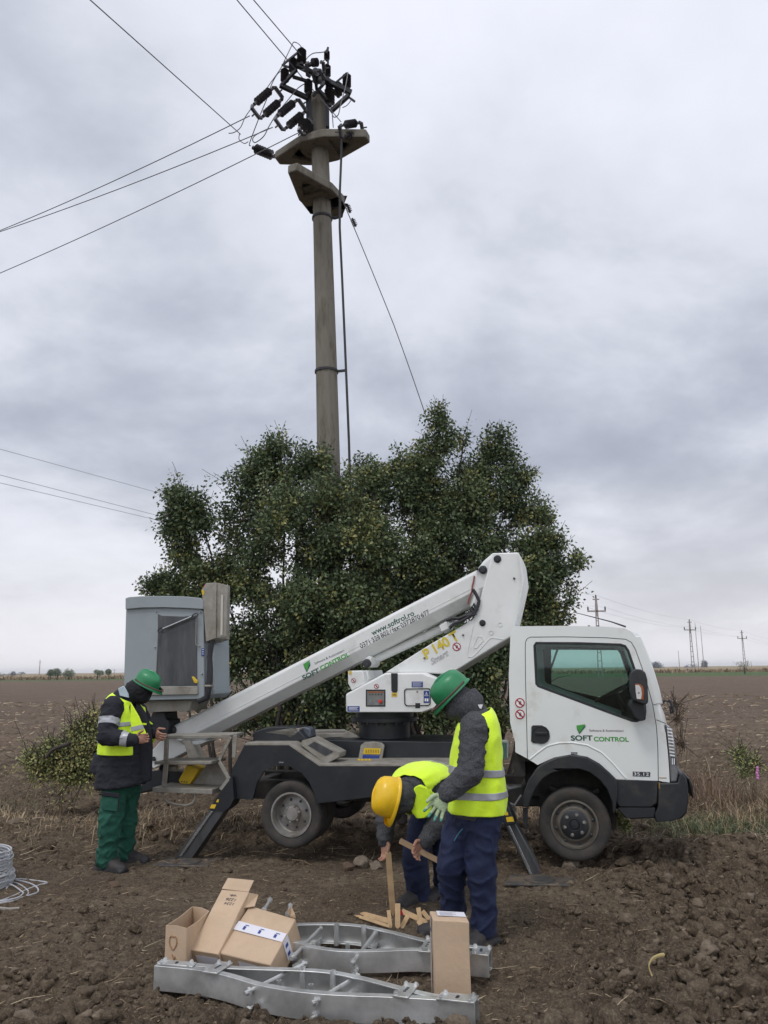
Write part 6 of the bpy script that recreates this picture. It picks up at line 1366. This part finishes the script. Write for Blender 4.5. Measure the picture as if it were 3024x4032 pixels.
# open box at the left
c4 = [E_(172, 380, .27), E_(262, 392, .27), E_(356, 318, .27), E_(286, 298, .27)]
t = thing('cardboard_box', 'open empty cardboard box at the left end of the boxes', 'box', (c4[0].x, c4[0].y, 0), 'cardboard boxes by the steel frames')
q = MB(); 
for i in range(4):
    a, b = c4[i], c4[(i + 1) % 4]; n = (b - a).cross(ZU).normalized() * .004; mid = a.lerp(b, .5); qd = [Vector((a.x, a.y, .01)), Vector((b.x, b.y, .01)), b, mid + ZU * (.008 * (-1) ** i), a]; q.prism(qd, n)
q.prism([Vector((p.x, p.y, .012)) for p in c4], ZU * .004); q.build('carton', card, t)
fa, fb = c4[0], c4[1]; fn = (fb - fa).cross(ZU).normalized(); fn = fn if fn.y < 0 else -fn
P4 = [Vector((fa.x, fa.y, .01)), Vector((fb.x, fb.y, .01)), fb, fa]
torn = mat('torn_cardboard', (.30, .17, .09), .9, var=.2, vs=30)
g_ = lambda u, v: P4[0].lerp(P4[1], u).lerp(P4[3].lerp(P4[2], u), v) + fn * .006
MB().tube([g_(.38 + .18 * math.cos(a), .68 + .14 * math.sin(a) * (1 + .2 * math.sin(3 * a))) for a in (i * .45 for i in range(15))], .004, 5).build('torn_ring', torn, t); MB().tube([g_(.35, .42), g_(.45, .34), g_(.40, .28), g_(.50, .38), g_(.55, .32)], .004, 5).build('torn_scrap', torn, t)
# tall leaning carton
P = [E_(272, 487, .13), E_(397, 506, .13), E_(530, 236, .36), E_(414, 222, .36)]
t = thing('cardboard_box', 'long narrow carton propped aslant with a raised end flap and handwritten numbers', 'box', (P[0].x, P[0].y, 0), 'cardboard boxes by the steel frames')
o, n = slab(P, .13, 'carton', t)
fl1 = [P[3], P[2], E_(553, 186, .39), E_(440, 175, .39)]; MB().prism(fl1, n * .004).build('end_flap', card, t)
sf_ = [P[2] - n * .002, E_(545, 240, .33), E_(572, 246, .33), E_(556, 296, .30), P[2].lerp(P[1], .2) - n * .03]; MB().prism(sf_, n * -.004).build('side_flap', card, t)
pen = mat('marker_pen', (.03, .03, .04), .7, var=0)
for (txt, u0, u1, v, hs) in (('1234', .70, .36, .79, .8), ('1226', .70, .34, .86, .8), ('19', .60, .44, .935, .8)):
    a = on_face(P, u0, v, u0, v, n, .0035)[0]; b = on_face(P, u1, v, u1, v, n, .0035)[0]; plane_up = -(P[3] - P[0]).normalized(); textmesh('handwriting', txt, 'E', None, None, 0, pen, t, hscale=hs, shear=.2, plane=(a, b), thick=0)
MB().tube([on_face(P, .66, .905, .66, .905, n)[0], on_face(P, .38, .915, .38, .915, n)[0]], .0012, 4).build('pen_stroke', pen, t)
fP = [P[0] - n * .0, P[1], P[1] - n * .10, P[0] - n * .10]; fnn = (P[0] - P[3]).normalized(); MB().prism(on_face(fP, .18, .25, .95, .9, fnn, .005), fnn * .0005).build('label', label_m, t)
# large tilted carton
P = [E_(398, 497, .13), E_(622, 553, .13), E_(735, 350, .27), E_(537, 294, .29)]
t = thing('cardboard_box', 'wide carton lying tilted with white printed tape across its top', 'box', (P[1].x, P[1].y, 0), 'cardboard boxes by the steel frames')
o, n = slab(P, .15, 'carton', t, bev=.006)
tpq = MB().prism(on_face(P, -.005, .46, 1.0, .64, n), n * .0005).build('tape', label_m, t); 
for u in (.16, .48, .80):
    MB().prism(on_face(P, u, .50, u + .05, .57, n, .006), n * .0004).build('tape_logo', blue_s, tpq); MB().prism(on_face(P, u + .01, .585, u + .09, .60, n, .006), n * .0004).build('tape_logo', blue_s, tpq)
rf = [P[1], P[2], P[2] - n * .15, P[1] - n * .15]; rn = (P[1] - P[0]).normalized()
MB().prism(on_face(rf, .46, 0, .64, .8, rn, .005), rn * .0005).build('tape', label_m, t)
for k in (.2, .55): MB().prism(on_face(rf, .5, k, .58, k + .14, rn, .007), rn * .0004).build('tape_logo', blue_s, t)
MB().prism([P[2], P[2].lerp(P[3], .12), E_(700, 320, .31), E_(716, 298, .32), E_(733, 335, .29)], n * .004).build('torn_flap', card, t)
ff = [P[0], P[1], P[1] - n * .12, P[0] - n * .12]; fnn = (P[0] - P[3]).normalized(); MB().prism(on_face(ff, .38, .2, .75, .8, fnn, .005), fnn * .0005).build('label', label_m, t)
# ---- wooden stakes
wood = mat('raw_pine', (.52, .36, .20), .8, var=.22, vs=8, stretch=(1, 1, 1), c2=(.40, .24, .11), c2pos=(.5, .75), c2s=12, bump=.2, bs=60); woodg = mat('weathered_pine', (.36, .25, .15), .85, var=.15, vs=10)
def stake(label, a, b, w=.036, th=.014, m=wood, tip=.12, side=None, name='wooden_stake', grp='wooden stakes around the bending worker'):
    d = (b - a); L = d.length; d /= L; vd = ((a + b) / 2 - CAM).normalized(); s = d.cross(vd).normalized() if side is None else side; n = s.cross(d)
    pts = [a - s * w / 2, a + s * w / 2, a + d * (L * (1 - tip)) + s * w / 2, b + s * w * .06, b - s * w * .06, a + d * L * (1 - tip) - s * w / 2]
    o = MB().prism([p - n * th / 2 for p in pts], n * th).build(name, m, None, bevel=.002, org=b); return tag(o, label, 'stake', grp)
def FG(x, y, z=.02): return atz('F', x, y, z)
hb_ = FG(458, 1856, .01); ht = aty('F', 421, 1395, 6.10)
stake('long pine stake held upright by the bending worker', ht, hb_, .042)
stake('darker stake held slantwise in the bending worker’s near hand'.replace('’', "'"), aty('F', 795, 1460, 6.02), aty('F', 505, 1308, 5.97), .038, m=woodg, tip=.01)
for lb, p, q_, w in (('outermost left stake of the pile, thin and pale, pointing left', (435, 1932), (182, 1852), .020), ('left stake of the pile lying just behind the outermost one', (447, 1898), (222, 1838), .034), ('short stake at the left side of the upright cluster', (424, 1815), (440, 1950), .026),
                     ('broad stake upright in the middle of the pile, behind the red ribbon', (490, 1765), (490, 1955), .036), ('long stake slanting to the right out of the pile', (524, 1822), (710, 1908), .036), ('stub leaning left below the slanting stake', (562, 1858), (512, 1950), .030),
                     ('flat short stake standing right of the pile', (640, 1796), (655, 1895), .032), ('pointed offcut lying below the right end of the slanting stake', (640, 1892), (674, 1946), .030), ('small stake at the right edge of the pile, next to the upright carton', (672, 1822), (722, 1885), .030)):
    up_ = p[1] < 1830 and abs(p[0] - q_[0]) < 30
    a = FG(*p, .05) if not up_ else aty('F', p[0], p[1], FG(*q_, .01).y + .02); stake(lb, a, FG(*q_, .015), w)
rb = MB().tube([FG(470, 1800, .10), FG(482, 1790, .11), FG(500, 1812, .09), FG(512, 1830, .07), FG(530, 1850, .05)], [.004, .010, .008, .014, .004], 6, rr=.002); tag(rb.build('red_ribbon', mat('red_cloth', (.45, .012, .03), .6), None, org=FG(500, 1815, .08)), 'crumpled red ribbon on the wooden stakes', 'ribbon')
# ---- cable coil
coilm = mat('pale_cable', (.42, .43, .45), .5, var=.1, vs=30)
cc = atz('I', -300, 470, 0); t = thing('cable_coil', 'coil of pale grey cable at the left edge, loose loops trailing to the right', 'cable', cc); q = MB(); rd = random.Random(4)
Rr = (atz('I', 90, 500, .1) - atz('I', -300, 500, .1)).length
pts = []
for k in range(24):
    z = .012 + .0118 * k; r = Rr * (1.02 - .006 * k + rd.uniform(-.02, .02)); ox, oy = rd.uniform(-.012, .012), rd.uniform(-.012, .012); tl_ = .04 + rd.uniform(-.02, .02)
    for j in range(40): a = 2 * math.pi * j / 40; pts.append(Vector((cc.x + ox + r * math.cos(a), cc.y + .03 + oy + r * math.sin(a), z + .0118 * j / 40 + tl_ * math.cos(a) * -1 * .3)))
q.tube(pts, .0068, 6); q.build('coil_turns', coilm, t, smooth=True)
def loop(pl, r=.006, z=.015): return MB().tube(cspath([atz('I', x, y, z) for x, y in pl], 6), r, 6).build('loose_loop', coilm, t, smooth=True)
loop([(-200, 430), (-50, 400), (110, 382), (220, 384), (320, 395), (440, 416), (360, 440), (250, 480), (120, 540), (0, 585), (-150, 620)]); loop([(60, 470), (110, 415), (180, 430), (250, 480), (262, 520), (200, 560), (80, 600), (-60, 625)]); loop([(100, 385), (200, 400), (300, 430), (352, 470), (350, 505), (290, 528), (180, 560), (30, 600), (-100, 610)], z=.02); loop([(20, 420), (120, 440), (205, 500), (215, 518), (150, 560), (0, 590)], z=.03)
def piece(v, pl, r, m, name, label, cat, z=.02): return tag(MB().tube(cspath([atz(v, x, y, z) for x, y in pl], 5), r, 6).build(name, m, None, org=atz(v, *pl[0], z), smooth=True), label, cat)
piece('A', [(-60, 1290), (20, 1300), (60, 1306), (80, 1310)], .009, coilm, 'cable_end', 'loose pale cable end poking in at the left edge above the coil', 'cable', .05)
piece('I', [(-60, 645), (30, 658), (100, 662), (180, 656)], .011, mat('grey_stick', (.26, .24, .21), .9), 'stick', 'pale stick lying below the cable coil at the left edge', 'stick')
hk = cspath([atz('H', x, y, .10) for x, y in ((988, 808), (972, 770), (968, 735), (990, 700), (1030, 682), (1060, 678))], 4); tag(MB().tube(hk, [.003] + [.011] * (len(hk) - 2) + [.002], 8, rr=.003).build('corn_husk', mat('dry_husk', (.48, .38, .17), .7), None, org=hk[0], smooth=True), 'curled yellow corn husk on the soil at the lower right', 'husk')
# ---- single big clods
def big_clod(v, x, y, r, k, label, m=None):
    c = atz(v, x, y, .02); V = CV3[k] * r; bm = bmesh.new(); me = bpy.data.meshes.new('soil_clod')
    me.from_pydata([tuple(Vector(p) + Vector((c.x, c.y, r * .45 + max(0, hz(c.x, c.y))))) for p in V], [], [tuple(int(i) for i in f) for f in IF3]); bm.free(); me.materials.append(m or clodm); me.polygons.foreach_set('use_smooth', [True] * len(me.polygons)); tag(link_mesh('soil_clod', me, None, org=c), label, 'clod', 'big single clods')
clodm = mat('dry_clod', (.17, .135, .10), .95, var=.25, vs=18, bump=.8, bs=60); clodd = mat('dark_clod', (.10, .068, .045), .95, var=.25, vs=18, bump=.8, bs=60)
big_clod('F', 222, 1500, .085, 0, 'largest pale clod on the soil, left of the bending worker’s stake'.replace('’', "'")); big_clod('F', 340, 1505, .06, 1, 'pale clod between the largest clod and the upright stake'); big_clod('F', 120, 1520, .055, 2, 'darker clod left of the largest pale clod', clodd)
big_clod('H', 510, 215, .075, 3, 'square pale clod on the soil just right of the front outrigger pad'); big_clod('A', 757, 1640, .05, 4, 'single dark round clod in front of the worker in green trousers', clodd); big_clod('E', 1228, 575, .07, 5, 'brown clod lying against the rear steel frame by the upright carton', clodd)

# ================================================================ LOW VEGETATION AND STRAW
def attr_mat(name, cols, rough=.8):
    m = leaf_material(name, cols); return m
straw_m = attr_mat('straw', [(.20, .135, .08), (.34, .25, .15), (.50, .41, .27)]); grass_m = attr_mat('verge_grass', [(.05, .075, .03), (.09, .12, .045), (.20, .18, .08)]); weed_m = attr_mat('red_weeds', [(.11, .07, .05), (.18, .11, .075), (.25, .17, .10)])
def blades(name, X, Y, L, W, m, seed, lean=.7, z0=None, flat=False, curve=.35, label=None):
    g = np.random.default_rng(seed); n = len(X); Z0 = height(X, Y, False) + .015 if z0 is None else z0
    az = g.random(n) * 6.283; el = (g.random(n) * .25 if flat else 1.45 - lean * g.random(n)); D = np.stack([np.cos(az) * np.cos(el), np.sin(az) * np.cos(el), np.sin(el)], 1)
    S = np.stack([-np.sin(az), np.cos(az), np.zeros(n)], 1) * (W * (.6 + .8 * g.random(n)))[:, None]
    if flat: S = S * .7 + np.array([0, 0, 1.0]) * (W * .5)[:, None]
    P0 = np.stack([X, Y, Z0], 1); Lr = (L * (.5 + g.random(n)))[:, None]; P1 = P0 + D * Lr * .5; P2 = P1 + (D + np.stack([np.cos(az), np.sin(az), -np.ones(n) * (0 if flat else 1)], 1) * curve + g.normal(size=(n, 3)) * (.25 if flat else .12)) * Lr * .5
    V = np.stack([P0 - S, P0 + S, P1 + S * .9, P1 - S * .9, P2 + S * .35, P2 - S * .35], 1).reshape(-1, 3); q = np.arange(n)[:, None] * 6
    F = np.concatenate([q + np.array([0, 1, 2, 3]), q + np.array([3, 2, 4, 5])], 1).reshape(-1, 4); tn = np.repeat(g.random(n), 2)
    return np_mesh(name, V, F, m, kind='stuff', attr=tn)
g = np.random.default_rng(5)
def scat(n, boxes):
    xs, ys = [], []; w = np.array([b[4] for b in boxes], float); w /= w.sum()
    for b, k in zip(boxes, (w * n).astype(int)): xs.append(g.normal((b[0] + b[1]) / 2, (b[1] - b[0]) / 3.2, k)); ys.append(g.normal((b[2] + b[3]) / 2, (b[3] - b[2]) / 3.2, k))
    return np.concatenate(xs), np.concatenate(ys)
X, Y = scat(6500, [(-5.2, -3.4, 9.0, 10.2, 2.2), (-3.6, -2.0, 9.0, 10.0, 2.4), (-2, -.6, 9.4, 10.2, .6), (2.9, 5.2, 8.8, 10.8, 2.6), (3.6, 6.5, 10.3, 13, 1.6), (.6, 2.2, 9.6, 10.8, .5)])
blades('dry_grass', X, Y, .06 + .26 * vnoise(X * 1.4, Y * 1.4, 77) ** 1.5, np.full(len(X), .0035), straw_m, 1, lean=1.2)
X, Y = scat(3800, [(3.0, 4.3, 8.7, 9.6, 2), (4.2, 6, 9.3, 11.5, 1.5), (-6.5, -4.5, 10, 12, .5)])
blades('green_grass', X, Y, np.full(len(X), .11), np.full(len(X), .004), grass_m, 2, lean=.9)
X, Y = scat(600, [(3.6, 4.8, 9.8, 11.6, 3), (3.2, 3.9, 10, 11.5, 1)])
blades('dry_weeds', X, Y, np.full(len(X), .28), np.full(len(X), .004), weed_m, 3, lean=.5, curve=.1)
n = 5200; yy = 4.2 * (14 / 4.2) ** g.random(n); xx = (g.random(n) * 2 - 1) * (1 + .55 * yy); Ls = np.where(g.random(n) < .12, .11, .035)
blades('straw_bits', xx, yy, Ls, np.full(n, .0022), straw_m, 4, flat=True, z0=height(xx, yy, True) + .012)
n = 900; yy = 7.8 + 3.0 * g.random(n); xx = (g.random(n) * 2 - 1) * 6.0
blades('straw_stalks', xx, yy, np.full(n, .16), np.full(n, .0035), straw_m, 6, flat=True, z0=height(xx, yy, True) + .02)
n = 4000; yy = 11 + 40 * g.random(n) ** 1.6; xx = (g.random(n) * 2 - 1) * yy * .6
blades('field_stubble', xx, yy, .05 + .004 * yy, .003 + .0006 * yy, straw_m, 7, flat=True, z0=height(xx, yy, False) + .03)
# brown weeds along the far field edge
n = 22000; xx = (g.random(n) * 2 - 1) * 190; yy = 222 + 35 * g.random(n)
hgt = .35 + 1.0 * vnoise(xx * .15, yy * .3, 8) ** 2
blades('far_weeds', xx, yy, hgt * .9, np.full(n, .16), attr_mat('far_weed_leaves', [(.15, .105, .07), (.235, .16, .095), (.30, .23, .13)]), 8, lean=.5, curve=.1, z0=np.full(n, -.05))
stemm = mat('dry_stem', (.15, .115, .075), .9, var=.2)
def bush(label, blobs, base, n, seed, v='A', name='bush', lm=leaf_m, leaf=.045, ln=.25, **k):
    s = VIEWS[v][2]; bb = [(aty(v, x, y, Y), r * s / FPX * Y, r * s / FPX * Y, r * s / FPX * Y * .9) for x, y, r, Y in blobs]; bs = aty(v, base[0], base[1], base[2]); bs.z = hz(bs.x, bs.y)
    t = thing(name, label, 'bush', bs); limbs('stems', bs, [b[0] for b in bb][::3], t, .005, seed, stemm); sprigs('foliage', bb, n, t, lm, leaf=leaf, nl=16, seed=seed, length=ln, **k); return t
bleaf = leaf_material('bush_leaves', [(.17, .22, .085), (.25, .29, .11), (.36, .35, .14), (.46, .39, .16)])
bush('leafy green bush fading to yellow, behind the worker at the left', [(610, 540, 40, 10.6), (560, 620, 55, 10.5), (600, 700, 70, 10.4), (490, 710, 60, 10.4), (420, 790, 68, 10.3), (320, 820, 58, 10.2), (560, 800, 70, 10.3), (250, 860, 55, 10.2), (400, 870, 60, 10.2), (500, 640, 50, 10.5), (620, 620, 50, 10.5), (330, 720, 40, 10.3), (190, 790, 30, 10.2), (350, 890, 45, 10.1), (460, 900, 50, 10.1), (250, 930, 30, 10.1), (560, 880, 50, 10.2), (520, 800, 60, 10.2)], (470, 930, 10.3), 1150, 31, lm=bleaf, tint=(.3, 1), yellow=.15, droop=.2, leaf=.036, ln=.34)
MB_ = MB().tube(cspath([aty('A', x, y, 9.9) for x, y in ((300, 800), (345, 752), (400, 728), (440, 715), (460, 700))], 4), [.02] * 3 + [.024] * 14, 8); tag(MB_.build('dead_branch', bark, None, org=aty('A', 300, 800, 9.9)), 'dark bare branch sticking out of the left bush', 'branch')
bush('thin russet weed bush in front of the ploughed field, right of the cab', [(1010, 1020, 30, 11.2), (1020, 1120, 40, 11), (1010, 1220, 45, 11), (1040, 1300, 45, 10.8), (1000, 1380, 45, 10.8)], (1020, 1480, 11), 170, 33, v='G', lm=weed_m, leaf=.018, ln=.3)
bush('green leafy weeds at the right edge with a pink bloom', [(1480, 1420, 40, 10.6), (1560, 1440, 45, 10.6), (1450, 1360, 40, 11), (1580, 1560, 50, 10.2), (1500, 1500, 40, 10.4)], (1500, 1620, 10.4), 170, 34, v='G', lm=bleaf, leaf=.028, ln=.26)
fp_ = aty('G', 1583, 1510, 10.2); q = MB()
for i in range(5): q.ell(fp_ + Vector((random.uniform(-.01, .01), 0, -.03 * i + .05)), .018, .018, .022, n=8, m_=5)
tag(q.build('pink_flower', mat('pink_petals', (.55, .20, .45), .7), None, org=fp_), 'small pink flower head in the weeds at the right edge', 'flower')
for i, (x, y, lb) in enumerate(((585, 1790, 'small green weed between front wheel and bumper'), (150, 2060, ''))):
    if lb: bush(lb, [(x, y, 22, 8.4), (x + 10, y + 40, 26, 8.3), (x + 60, y + 90, 22, 8.3)], (x + 10, y + 90, 8.3), 60, 35 + i, v='G', lm=bleaf, leaf=.03, ln=.12)
# ================================================================ AIR
hm = bpy.data.materials.new('air'); hm.use_nodes = True; _n = hm.node_tree.nodes; _n.clear()
_v = _n.new('ShaderNodeVolumePrincipled'); _v.inputs['Color'].default_value = (.96, .97, 1, 1); _v.inputs['Density'].default_value = .00016; _v.inputs['Anisotropy'].default_value = .2
_o = _n.new('ShaderNodeOutputMaterial'); hm.node_tree.links.new(_v.outputs[0], _o.inputs['Volume'])
hq = MB().box((0, 0, 9.3), (6600, 0, 0), (0, 6300, 0), (0, 0, 10.8)); ho = hq.build('haze', hm, None, org=(0, 0, 9.3)); ho['kind'] = 'stuff'
